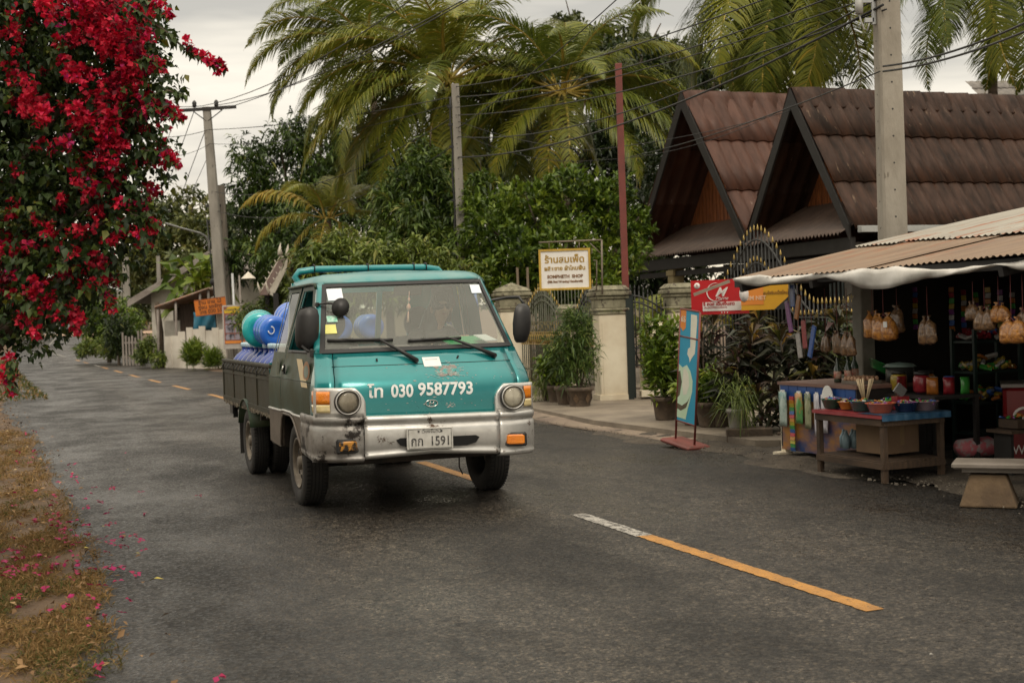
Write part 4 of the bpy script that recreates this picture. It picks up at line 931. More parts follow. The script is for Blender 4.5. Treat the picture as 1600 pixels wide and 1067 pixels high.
palm('coconut palm towering behind the brown gable roofs with drooping fronds', (C.x + .6, 38, 0), C, 6.0,
     [(172, 55, 1.25), (182, 30, 1.15), (190, 5, 1.1), (200, -25, 1.05), (215, -45, 1.0), (235, -58, 1.0), (262, -66, .95), (285, -60, 1.0), (305, -50, 1.05), (322, -35, 1.0), (338, -15, 1.05), (350, 10, 1.1), (5, 30, 1.1), (250, -40, 1.0), (275, -45, .95), (30, -30, 1), (120, -20, 1), (150, 20, 1.1), (160, -30, 1.05), (60, 20, 1), (90, -10, 1), (225, -20, 1.1), (300, -20, 1.05)], 7, .40, 0)
Dp = at(1545, -70, 33)
palm('palm with dark slender trunk at the right edge above the roofs', (at(1556, 140, 33).x + .05, 33.3, 0), Dp, 4.4,
     [(170, 10, 1.0), (190, -10, 1), (205, -35, 1), (235, -50, .95), (265, -60, .9), (290, -55, .95), (320, -40, 1), (345, -15, 1), (0, 20, 1.05), (150, 30, 1), (30, 30, 1), (90, 0, 1), (180, 40, 1), (220, -15, 1.05), (310, -10, 1)], 9, .34, 0, .12)
E_ = at(575, 75, 52)
palm('coconut palm farther back on the left with bowing yellow-green fronds', (E_.x + .5, 52.5, 0), E_, 5.6,
     [(180, 45, 1.05), (186, 25, 1.1), (176, 8, 1.05), (192, -8, 1.0), (205, -25, .95), (165, 62, 1), (150, 40, 1), (60, 60, 1), (20, 45, 1), (0, 20, 1), (220, -35, .9, .4), (240, 50, .8), (95, 80, .9), (260, -30, .8, .5), (280, 60, .8), (120, 20, 1)], 11, .36, 0)
Fp = at(512, 345, 37)
palm('low palm with orange dying fronds in front of the dark mango tree', (Fp.x + .2, 37.2, 0), Fp, 2.7,
     [(178, 50, 1.1, .9), (186, 15, 1, .9), (200, -30, .9, 1), (240, 60, .9), (10, 55, 1), (0, 20, 1, .4), (330, -30, .9, .9), (270, -40, .8, 1), (90, 80, .9), (150, 70, .9), (300, 40, .8), (60, 60, 1)], 13, .52, 0, .09, name='small_palm')
Gp = at(1010, 505, 24)
palm('young palm arching its fronds behind the garden gate', (Gp.x + .35, 24.6, 0), (Gp.x + .35, 24.6, .85), 2.2, [(175, 60, 1), (190, 48, 1), (160, 40, 1), (5, 60, .9), (30, 50, .9), (270, 70, .7), (90, 70, .9)], 15, .42, 0, .08, name='small_palm')

# ---- broadleaf trees
gY = lambda px, py, Y: (at(px, py, Y).x, Y, gz(Y))
tree('mango_tree', 'dense dark mango tree rising left of the palms beyond the poles', 'tree', gY(470, 500, 50), [lob(445, 270, 75, 50), lob(400, 330, 55, 50), lob(500, 240, 60, 50), lob(470, 360, 90, 49), lob(540, 300, 70, 51), lob(560, 230, 60, 52), lob(390, 400, 45, 48), lob(450, 430, 70, 47), lob(560, 390, 70, 47)], 30000, .30, LM_MANGO, 21, 9, .35, .26, trunk_r=.3, bias=-.12)
tree('broadleaf_tree', 'leafy tree with long glossy leaves left of the thin middle pole', 'tree', gY(650, 500, 31), [lob(650, 300, 58, 31), lob(620, 350, 50, 31), lob(690, 330, 55, 31), lob(650, 400, 70, 30), lob(600, 410, 45, 30), lob(700, 400, 45, 30), lob(670, 250, 30, 31), lob(735, 330, 30, 31)], 17000, .24, LM_MANGO, 22, 8, .3, .24, trunk_r=.14, bias=.06)
tree('broadleaf_tree', 'pale green leafy tree peeking over the truck roof left side', 'tree', gY(540, 500, 27), [lob(545, 400, 48, 27), lob(500, 420, 38, 27), lob(590, 420, 45, 26), lob(480, 460, 35, 27), lob(620, 450, 40, 26), lob(555, 460, 50, 26)], 9000, .21, LM_PALE, 23, 7, .35, .25, trunk_r=.08)
tree('garden_tree', 'bright green bushy tree behind the hanging white shop sign', 'tree', gY(880, 520, 27.5), [lob(770, 360, 50, 27), lob(830, 330, 60, 28), lob(900, 330, 60, 28), lob(955, 320, 50, 28.5), lob(800, 410, 60, 27), lob(880, 400, 70, 27), lob(960, 400, 55, 28), lob(760, 440, 40, 26.5), lob(920, 450, 60, 27), lob(840, 460, 55, 27), lob(990, 350, 30, 29)], 26000, .16, LM_HEDGE, 24, 9, .05, .42, trunk_r=.10, up=.5)
tree('garden_tree', 'spindly bright shrub tree just right of the middle pole', 'tree', gY(745, 500, 29), [lob(740, 330, 28, 29), lob(750, 290, 22, 29), lob(738, 380, 35, 29), lob(745, 430, 35, 29)], 4000, .19, LM_HEDGE, 25, 8, .2, .3, trunk_r=.06)
tree('forest_tree', 'tall dark tree filling the gap behind the two middle palms', 'tree', gY(850, 480, 52), [lob(760, 220, 75, 52), lob(840, 150, 70, 54), lob(930, 110, 70, 55), lob(990, 170, 70, 54), lob(1010, 260, 80, 52), lob(900, 250, 90, 52), lob(820, 300, 80, 50), lob(700, 300, 80, 50), lob(1040, 330, 70, 50), lob(1000, 100, 50, 55)], 32000, .34, LM_DARK, 26, 9, .3, .34, trunk_r=.3)
tree('forest_tree', 'mid-green tree closing the gap under the two left palm crowns', 'tree', gY(650, 480, 58), [lob(600, 170, 60, 58), lob(660, 200, 70, 58), lob(620, 260, 70, 57), lob(720, 240, 60, 58), lob(770, 150, 50, 58), lob(560, 280, 60, 57)], 15000, .34, LM_MANGO, 43, 9, .25, .34, trunk_r=.25, bias=-.02)
tree('garden_tree', 'yellow-green leafy shrub tree over the truck roof, nearer the middle pole', 'tree', gY(680, 500, 26), [lob(680, 420, 42, 26), lob(640, 400, 35, 26), lob(720, 440, 35, 26), lob(660, 450, 40, 26)], 4200, .19, LM_PALE, 44, 8, .3, .26, trunk_r=.07, bias=.08)
tree('forest_tree', 'round-topped green tree showing against the sky left of the gable roofs', 'tree', gY(960, 470, 60), [lob(950, 80, 45, 60), lob(1000, 95, 50, 60), lob(900, 60, 40, 60), lob(1050, 110, 45, 60), lob(970, 130, 60, 60), lob(1080, 160, 50, 60)], 14000, .34, LM_FAR, 27, 9, .2, .4, trunk_r=.25, bias=-.1)
tree('forest_tree', 'dark tree behind the carport between the palms and roofs', 'tree', gY(1020, 470, 40), [lob(1010, 330, 60, 40), lob(1040, 260, 50, 41), lob(960, 380, 50, 40), lob(1080, 340, 60, 41), lob(1060, 420, 60, 40), lob(1120, 120, 60, 44), lob(1180, 100, 60, 45), lob(1280, 90, 70, 45), lob(1000, 440, 50, 40), lob(950, 450, 45, 40), lob(1090, 450, 50, 41), lob(1040, 480, 40, 40)], 16000, .26, LM_DARK, 28, 9, .3, .34, trunk_r=.2)
tree('forest_tree', 'tall dark tree immediately behind the leaning double pole', 'tree', gY(400, 500, 66), [lob(400, 380, 60, 66), lob(360, 400, 45, 66), lob(440, 420, 70, 64), lob(380, 450, 60, 62), lob(350, 350, 30, 68), lob(500, 440, 70, 60), lob(420, 480, 50, 58)], 15000, .36, LM_DARK, 29, 9, .3, .36, trunk_r=.25, bias=.05)
tree('forest_tree', 'olive and rust coloured tree behind the old sloping tin roof', 'tree', gY(280, 510, 95), [lob(250, 350, 45, 95), lob(300, 330, 42, 95), lob(330, 380, 45, 93), lob(275, 400, 50, 93), lob(230, 400, 40, 95), lob(345, 430, 40, 90), lob(310, 440, 45, 90)], 15000, .5, LM_FAR, 30, 9, .2, .42, trunk_r=.3, bias=.10)
tree('forest_tree', 'far tree rising behind the street lamps above the bend', 'tree', gY(215, 515, 130), [lob(215, 430, 42, 130), lob(180, 450, 35, 130), lob(245, 440, 40, 128), lob(150, 470, 35, 135), lob(205, 470, 45, 125)], 9000, .65, LM_FAR, 31, 9, .2, .42, trunk_r=.35, bias=-.12)
tree('forest_tree', 'far dark tree leaning over the hilltop end of the road', 'tree', (at(150, 490, 200).x, 200, gz(200)), [lob(150, 465, 30, 200), lob(175, 480, 30, 200), lob(200, 490, 40, 190), lob(135, 480, 18, 205), lob(105, 480, 20, 330), lob(120, 470, 24, 320), lob(90, 485, 16, 330)], 9000, .9, LM_FAR, 32, 9, .2, .45, trunk_r=.4, bias=-.22)
tree('forest_tree', 'far trees left of the road behind the flowering bush', 'tree', (at(20, 500, 150).x, 150, gz(150)), [lob(20, 450, 60, 150), lob(-30, 430, 70, 150), lob(55, 480, 32, 160), lob(70, 495, 20, 170), lob(0, 500, 45, 140), lob(45, 515, 25, 130), lob(-80, 460, 80, 150)], 12000, .8, LM_FAR, 33, 9, .2, .45, trunk_r=.4, bias=-.1)
tree('roadside_bush', 'rounded yellow-green bush overhanging the bend beside the far street lamp pole', 'bush', gY(170, 548, 62), [lob(165, 500, 32, 62), lob(145, 515, 22, 63), lob(190, 490, 26, 62), lob(185, 525, 28, 61), lob(205, 510, 22, 60)], 7000, .22, LM_HEDGE, 34, 8, .2, .36, trunk_r=.1, bias=-.1)
tree('roadside_bush', 'low grassy bush at the inside of the bend', 'bush', gY(150, 552, 58), [lob(150, 542, 22, 58, 14), lob(175, 545, 20, 57, 14), lob(130, 548, 14, 60, 8)], 3500, .2, LM_PALE, 35, 8, .1, .3, stems=False)
tree('roadside_bush', 'dark spiky shrub left of the grey picket gate', 'bush', gY(185, 555, 56), [lob(183, 520, 16, 56, 34), lob(198, 535, 14, 56, 22)], 2500, .24, LM_DARK, 36, 8, .3, .22, trunk_r=.06)
tree('roadside_bush', 'weedy brown-green shrubs between the picket gate and white fence', 'bush', gY(235, 560, 50), [lob(232, 545, 16, 50, 20), lob(222, 555, 12, 51, 12), lob(245, 560, 13, 49, 12)], 2500, .16, LM_PALE, 37, 8, .2, .3, stems=False, bias=-.1)
tree('roadside_bush', 'bright green grassy clump, larger one, against the white fence', 'bush', gY(305, 568, 46), [lob(302, 555, 18, 46, 20)], 2600, .24, LM_HEDGE, 38, 8, .1, .12, stems=False, up=.9, bias=.08)
tree('roadside_bush', 'bright green grassy clump, smaller one, near the poster board', 'bush', gY(332, 570, 45.5), [lob(332, 562, 15, 45.5, 13)], 1800, .22, LM_HEDGE, 39, 8, .1, .12, stems=False, up=.9)
tree('banana_plant', 'banana plant with broad leaves beside the white gabled house', 'plant', gY(312, 540, 52), [lob(305, 445, 24, 52, 12), lob(325, 432, 14, 52, 18), lob(285, 455, 14, 52, 8)], 130, 1.1, LM_HEDGE, 40, 4, .35, .3, trunk_r=.12, up=.5, bias=.15)
tree('garden_shrub', 'leafy shrub under the white bargeboard gable', 'bush', gY(430, 520, 40), [lob(440, 470, 28, 40), lob(410, 490, 25, 40), lob(455, 440, 18, 40), lob(385, 500, 18, 42), lob(440, 515, 30, 39)], 6000, .2, LM_PALE, 41, 8, .3, .28, trunk_r=.08, bias=-.05)

# ---- bougainvillea hanging in from the left
BL = [(60, 60, 165, 7.4), (150, 100, 85, 7.0), (165, 235, 78, 6.8), (70, 230, 140, 7.2), (120, 330, 95, 6.9), (40, 380, 120, 7.2), (140, 400, 45, 6.7), (90, 440, 58, 6.8), (30, 480, 60, 7.0), (225, 185, 34, 6.7), (200, 315, 40, 6.7), (175, 20, 60, 7.1), (60, -90, 190, 7.6), (-110, 300, 190, 7.6), (-100, 80, 200, 7.8), (240, 235, 22, 6.7), (210, 120, 42, 6.8), (195, 55, 40, 6.9), (255, 165, 16, 6.6), (215, 350, 20, 6.6)]
bb_ = (-3.75, 7.9, 0); rb = np.random.RandomState(77)
BG = thing('bougainvillea', 'huge bougainvillea covered in crimson blossom hanging over the left verge', 'flowering bush', bb_)
lo = np.array([[p.x - bb_[0], p.y - bb_[1], p.z, rp * Y / F_PX, rp * Y / F_PX * .9, rp * Y / F_PX] for (x, y, rp, Y) in BL for p in (at(x, y, Y),)])
per = 7; n = 7200; P, d = in_lobes(n, [tuple(q) for q in lo], rb, .55)
ax = unit(d + rb.normal(size=(n, 3)) * .5 + np.array([.15, -.1, -.25])); tone = np.clip(.40 + .2 * rb.normal(size=n) , 0, 1)
PP = np.repeat(P, per, 0) + np.repeat(ax, per, 0) * (rb.rand(n * per, 1) * .22 - .05); D = unit(np.repeat(ax, per, 0) * .5 + rb.normal(size=(n * per, 3)) * .8 + np.array([0, -.1, -.3]))
ll = rb.uniform(.028, .058, n * per); V, F = leaf_quads(PP, D, ll, ll * .72, .2, seed=5)
a = np.clip(np.repeat(tone, per) + .12 * rb.normal(size=n * per), 0, .92); a[rb.rand(len(a)) < .01] = 1
link_mesh('foliage', npmesh('foliage', V, F, [LM_BOUG], np.repeat(a, 4)), BG)
def blossom(centers, radii, seed, nper=30, kk=1):
    r = np.random.RandomState(seed); Ps = []; Ds = []; To = []
    for c, q in zip(centers, radii):
        k = max(6, int(nper * (q / .10) ** 1.6)); dd = unit(r.normal(size=(k, 3)) + np.array([.1, -.25, .1])); ce = np.array(c) + dd * q * r.uniform(.35, 1.0, (k, 1)); base_t = np.clip(.5 + .2 * r.normal(), .1, .9)
        for j in range(3):
            Ps.append(ce); Ds.append(unit(dd * .5 + r.normal(size=(k, 3)) * .7)); To.append(np.clip(base_t + .16 * r.normal(size=k), 0, 1))
    Ps = np.concatenate(Ps); Ds = np.concatenate(Ds); To = np.concatenate(To); ll = r.uniform(.024, .040, len(Ps))
    V, F = leaf_quads(Ps, Ds, ll, ll * .8, .0, seed=seed); return V, F, np.repeat(To, 4)
cl = []; rad = []
hot = [(150, 40, 60), (110, 120, 25), (185, 90, 50), (190, 130, 45), (175, 190, 40), (255, 175, 22), (215, 75, 25), (230, 160, 25), (40, 150, 32), (60, 165, 28), (120, 110, 22), (5, 50, 16), (75, 30, 14), (190, 235, 28), (255, 240, 22), (240, 255, 18), (160, 240, 40), (80, 235, 16), (95, 225, 12), (130, 200, 35), (195, 350, 22), (160, 330, 26), (215, 350, 24), (120, 355, 16), (10, 360, 25), (15, 385, 25), (40, 400, 14), (55, 440, 10), (100, 420, 24), (95, 435, 16), (15, 455, 28), (50, 462, 18), (35, 495, 12), (100, 480, 18), (112, 500, 10), (150, 400, 16), (160, 410, 10), (60, 520, 8), (12, 590, 10), (10, 560, 10), (150, 10, 35), (110, 5, 22), (200, 30, 28), (160, 60, 35), (65, 185, 14), (140, 290, 26), (175, 270, 24), (95, 315, 12), (20, 330, 18), (80, 375, 14), (130, 165, 20), (65, 5, 12), (225, 205, 14), (235, 300, 10), (220, 320, 12), (185, 375, 12), (30, 60, 10), (170, 155, 22), (205, 190, 18), (105, 180, 12), (140, 440, 14), (75, 470, 10), (170, 435, 10), (110, 60, 12), (215, 120, 16)]
for (x, y, s) in hot:
    k = max(2, int(s * s / 120))
    for _ in range(k):
        px, py = rb.normal(x, s * .42), rb.normal(y, s * .42)
        # onto the front of the bush
        Y = 6.95 - .32 * cos(min(1.5, abs(px - 90) / 150)) + rb.uniform(-.12, .12) + (.25 if px < 40 else 0)
        p = at(px, py, Y); cl.append((p.x - bb_[0], p.y - bb_[1], p.z)); rad.append(rb.uniform(.026, .060))
for _ in range(120):
    q = BL[rb.choice(len(BL), p=np.array([l[2] ** 2 for l in BL], float) / sum(l[2] ** 2 for l in BL))]; a0 = rb.uniform(0, 6.28); rr0 = q[2] * rb.rand() ** .5; px, py = q[0] + rr0 * cos(a0), q[1] + rr0 * sin(a0)
    if px < -20 or py < -40: continue
    p = at(px, py, q[3] - q[2] * q[3] / F_PX * .9 * sqrt(max(0, 1 - (rr0 / q[2]) ** 2)) - rb.uniform(0, .06)); cl.append((p.x - bb_[0], p.y - bb_[1], p.z)); rad.append(rb.uniform(.018, .050))
V, F, a = blossom(cl, rad, 9, 30); link_mesh('blossoms', npmesh('blossoms', V, F, [LM_FLOW], a), BG)
b = MB()
for k in range(16):
    q = Vector(lo[k % len(lo)][:3]); b.tube([(0, 0, -.05), (q.x * .25, q.y * .3, q.z * .5), (q.x * .7, q.y * .8, q.z * .85), q], [.05, .035, .02, .008], 6, caps=False)
b.build('trunk', M_BARK, BG)
# long arching sprays with leaves and flowers at the tip
for pts, fl in (([(195, 5), (225, 25), (262, 52), (290, 78), (320, 92), (350, 104)], [(300, 78), (318, 88), (332, 95), (342, 100), (348, 107), (338, 112), (325, 98), (311, 84), (292, 64)]), ([(215, -12), (235, 8), (258, 26)], [(245, 4), (252, 10), (262, 22), (266, 28), (236, 12)]), ([(235, 150), (262, 142), (288, 148)], []), ([(228, 165), (255, 170), (283, 185)], [(262, 165), (272, 172), (281, 180), (284, 188), (270, 184), (258, 176)]), ([(220, 235), (250, 238), (276, 255)], [(262, 240), (270, 246), (277, 256), (266, 254), (256, 246)]), ([(205, 335), (228, 342), (246, 352)], [(236, 346), (244, 353), (240, 358), (230, 350)]), ([(215, 95), (236, 92), (250, 104)], [(240, 95), (248, 100), (252, 107)]), ([(150, 430), (165, 455), (172, 478)], [(166, 462), (172, 472), (173, 482)]), ([(90, 470), (108, 492), (118, 512)], [(110, 496), (116, 506), (120, 516), (106, 504)]), ([(225, 330), (238, 345)], [(235, 345), (240, 352)]), ([(20, 560), (15, 590), (12, 615)], [(12, 600), (8, 590), (16, 612)])):
    W = [at(x, y, 6.6) - Vector(bb_) for x, y in pts]; b = MB(); b.tube(W, [.006] * (len(W) - 1) + [.002], 5); SP = b.build('spray_stem', M_BARK, BG)
    Pn = []; 
    for p0, p1 in zip(W, W[1:]):
        for k in range(16): Pn.append(tuple(p0.lerp(p1, k / 16)))
    Pn = np.array(Pn); r5 = np.random.RandomState(3); Dn = unit(r5.normal(size=(len(Pn), 3)) * .6 + np.array([.3, 0, -.7])); l5 = r5.uniform(.03, .065, len(Pn)); V, F = leaf_quads(Pn, Dn, l5, l5 * .6, .2, seed=2)
    link_mesh('spray_leaves', npmesh('spray_leaves', V, F, [LM_BOUG], np.repeat(r5.uniform(.3, .75, len(Pn)), 4)), SP)
    if fl:
        cc = [tuple(at(x, y, 6.6) - Vector(bb_)) for x, y in fl]; V, F, a = blossom(cc, [.009 + .004 * (i % 3) for i in range(len(cc))], 4, 40); link_mesh('spray_blossoms', npmesh('spray_blossoms', V, F, [LM_FLOW], a), SP)

# ---- verge: dry grass, leaf litter, fallen petals
def blades(name, pts, h, w, m, tones, seed, lean=.5):
    r = np.random.RandomState(seed); n = len(pts); D = unit(np.stack([r.normal(size=n) * lean, r.normal(size=n) * lean, np.ones(n)], 1)); hh = h * r.uniform(.4, 1.2, n); V, F = leaf_quads(pts, D, hh, w * r.uniform(.7, 1.3, n), .35, Nn=r.normal(size=(n, 3)), seed=seed)
    return npmesh(name, V, F, [m], np.repeat(tones, 4))
rg = np.random.RandomState(8); LM_DRY = leafmat('dry_grass', [(0, (.05, .075, .015)), (.3, (.085, .085, .02)), (.55, (.18, .105, .036)), (1, (.36, .225, .09))], .3, .8)
pts = []; tn = []
while len(pts) < 44000:
    y = rg.uniform(4.6, 20); e0 = xL(y) - .12; wd = ip(y, [(5, .55), (7, .8), (8.5, 1.1), (10, 1.7), (20, 2.5)]); dx = rg.rand() ** 1.2 * wd; dens = .42 + .55 * sin(y * 3.1 + dx * 5) * cos(dx * 7 - y * 1.3) + .25 * sin(y * 9 + dx * 13)
    if rg.rand() > dens * min(1, .12 + dx * 2.2) or rg.rand() > (1.0 if y < 10 else .5): continue
    pts.append((e0 + .08 - dx, y, .0)); gr = .5 + .5 * sin(y * 2.3 + 1.0) * cos(dx * 4 + y); tn.append(np.clip(.62 - .5 * max(0, gr - .55) + .18 * rg.normal(), 0, 1))
link_mesh('dry_grass', blades('dry_grass', np.array(pts), .10, .0065, LM_DRY, np.array(tn), 3, .9))['kind'] = 'stuff'
# short weeds on the far verges
pts = []; tn = []
for _ in range(9000):
    y = rg.uniform(30, 75); t_ = rg.choice([-1, 1]) * (3.3 + rg.rand() ** 1.6 * 2.5); p = roadpt(y, t_); pts.append((p.x, p.y, 0)); tn.append(np.clip(.3 + .3 * rg.normal(), 0, 1))
link_mesh('verge_weeds', blades('verge_weeds', np.array(pts), .22, .03, LM_DRY, np.array(tn), 4, .6))['kind'] = 'stuff'
# petals one by one
LM_PET = leafmat('magenta_petal', [(0, (.25, .006, .03)), (.85, (.34, .008, .07)), (1, (.46, .02, .18))], .25, .6)
pm = []
for k in range(5):
    r5 = np.random.RandomState(k); Dn = unit(r5.normal(size=(3, 3)) * np.array([1, 1, .25])); V, F = leaf_quads(np.zeros((3, 3)) + [0, 0, .006], Dn, .034, .028, -.15, Nn=np.array([[0, 0, 1.0]] * 3), seed=k); pm.append(npmesh('fallen_petal', V, F, [LM_PET], np.repeat(r5.uniform(.7, 1, 3), 4)))
seen_ = [(145, 775), (197, 708), (228, 802), (220, 770), (157, 787), (160, 790), (147, 765), (110, 777), (118, 728), (120, 755), (58, 712), (47, 725), (75, 732), (90, 757), (310, 775), (122, 890), (160, 920), (340, 1058), (155, 1065), (155, 1045), (203, 940), (153, 953), (167, 966), (190, 963), (137, 972), (136, 985), (142, 938), (100, 950), (80, 960), (25, 938), (35, 955), (93, 820), (97, 830), (155, 847), (165, 893), (178, 897), (190, 893), (207, 898), (215, 899), (184, 857), (193, 838), (224, 861), (167, 852), (117, 873), (84, 886), (86, 888)]
r6 = random.Random(2)
for _ in range(120):
    cx, cy, s1, s2 = r6.choice([(20, 885, 22, 18), (90, 830, 45, 35), (110, 790, 50, 45), (150, 870, 40, 30), (60, 740, 40, 30), (60, 860, 40, 30)]); seen_.append((r6.gauss(cx, s1), r6.gauss(cy, s2)))
for i, (x, y) in enumerate(seen_):
    if x < -15 or y > 1075: continue
    p = gp(x, y, .03); o = link_mesh('fallen_petal', pm[i % 5]); o.location = (p.x, p.y, (.03 if x > 190 else .045)); o.rotation_euler = (r6.uniform(-.4, .4), r6.uniform(-.4, .4), r6.uniform(0, 6.28)); o.scale = (r6.uniform(.8, 1.3),) * 3
    tag(o, 'fallen pink bougainvillea petal on the verge and road edge', 'petal', 'petals fallen from the bougainvillea')
LM_YL = mat('fallen_leaf_yellow', (.45, .38, .05), (.38, .28, .04), rough=.6)
for (x, y, lab, s) in ((232, 911, 'large yellow-green fallen leaf near the road edge, nearest the camera', .11), (125, 861, 'yellow fallen leaf among petals on dry grass', .08), (208, 869, 'curled yellow leaf between petals at the road edge', .06), (156, 826, 'pale yellow leaf at the edge of the asphalt', .05), (196, 737, 'brown-orange fallen leaf lying alone on the asphalt', .05), (127, 750, 'small pale leaf by the verge shadow', .04)):
    p = gp(x, y, .03); V, F = leaf_quads(np.zeros((1, 3)), np.array([[.8, -.3, .12]]), s, s * .4, 0, Nn=np.array([[0, 0, 1.0]])); o = link_mesh('fallen_leaf', npmesh('fallen_leaf', V, F, [LM_YL])); o.location = (p.x, p.y, .045); tag(o, lab, 'leaf', 'fallen leaves')

rl = np.random.RandomState(12); n = 5200; y = rl.uniform(5, 30, n); off = rl.rand(n) ** .8 * 2.6 - .25; keep = rl.rand(n) < np.where(off < 0, .25, 1)
x = np.array([xL(v) for v in y]) - off; Pn = np.stack([x, y, np.full(n, .035)], 1)[keep]; m_ = len(Pn); Dn = unit(rl.normal(size=(m_, 3)) * np.array([1, 1, .25])); ll = rl.uniform(.02, .065, m_)
V, F = leaf_quads(Pn, Dn, ll, ll * .5, -.05, Nn=np.array([[0, 0, 1.0]] * m_) + rl.normal(size=(m_, 3)) * .3, seed=4)
link_mesh('leaf_litter', npmesh('leaf_litter', V, F, [leafmat('leaf_litter', [(0, (.05, .03, .015)), (.5, (.16, .09, .04)), (.85, (.30, .18, .08)), (1, (.40, .30, .16))], .1, .8)], np.repeat(np.clip(rl.normal(.45, .25, m_), 0, 1), 4)))['kind'] = 'stuff'
# ================================================================ right side: houses, fence, stall
M_TILE = mat('brown_roof_tile', (.050, .023, .013), (.015, .008, .005), scale=3.6, rough=.45, rough2=.65, spec=.16, st=(1.6, .35, .35), speck=((.15, .10, .065), 7, .63), bump=.3, bscale=30)
M_TILE2 = mat('reddish_roof_tile', (.088, .038, .024), (.045, .020, .013), scale=3.0, rough=.40, rough2=.6, spec=.2, st=(1.6, .35, .35), speck=((.20, .14, .11), 8, .66))
M_TDK = mat('dark_timber', (.022, .020, .019), (.014, .012, .011), scale=6, rough=.6)
M_WOOD = mat('orange_wood_boards', (.30, .10, .03), (.10, .030, .012), scale=5, rough=.5, st=(1, 9, .6), pos=(.4, .6))
M_SKIRT = mat('small_corrugated_brown', (.105, .068, .050), (.055, .035, .026), scale=4, rough=.55, st=(.4, 3, 1))
M_DWALL = mat('dim_house_wall', (.06, .052, .042), (.04, .035, .03), scale=3, rough=.8)
M_GUT = mat('grey_gutter', (.36, .37, .36), (.26, .27, .26), scale=5, rough=.5)
M_CREAM = mat('cream_plaster', (.70, .64, .50), (.56, .48, .35), scale=1.8, rough=.75, bump=.15, speck=((.16, .14, .09), 5, .66))
M_STAIN = mat('stained_cap_plaster', (.30, .28, .19), (.13, .12, .075), scale=6, rough=.8, bump=.3, speck=((.06, .045, .035), 9, .56), st=(1, 1, .5))
M_IRON = mat('black_iron', (.012, .013, .012), (.02, .02, .018), rough=.45)
M_GOLD = mat('gold_paint', (.42, .30, .09), (.26, .18, .05), scale=14, rough=.35, metal=.4)
M_GIRON = mat('green_grey_iron', (.10, .11, .07), (.06, .06, .04), scale=8, rough=.6)
M_RED = mat('red_paint_post', (.19, .04, .03), (.13, .032, .024), scale=3, rough=.5)
H0 = Vector((6.43, 24.0, 0))
def tiled(b, x0, x1, ridge, eave, wave=.33, amp=.052, courses=3, lift=.035, ov=.06, dx=None):
    # ridge / eave: (y, z); waves run down the slope, courses overlap like real sheets
    n = int((x1 - x0) / (dx or wave / 7)); (yr, zr), (ye, ze) = ridge, eave
    nrm = Vector((0, -(zr - ze), 0)); L_ = sqrt((yr - ye) ** 2 + (zr - ze) ** 2); ny, nz = (zr - ze) / L_ * (-1 if ye < yr else 1), abs(yr - ye) / L_
    for c in range(courses):
        t0, t1 = c / courses, (c + 1) / courses + (ov / L_ if c < courses - 1 else 0); P = []
        for t, lf in ((t0, .0), ((t0 + t1) / 2, lift * .5), (t1, lift), (t1, lift - .03)):
            row = []
            for i in range(n + 1):
                x = x0 + (x1 - x0) * i / n; h = lf + amp * (abs(sin(pi * x / wave)) ** .8) + (RND.uniform(0, .003))
                y = yr + (ye - yr) * t; z = zr + (ze - zr) * t; row.append(Vector((x, y + ny * h, z + nz * h)))
            P.append(row)
        b.grid(P[:3]); b.grid(P[2:], smooth=False)
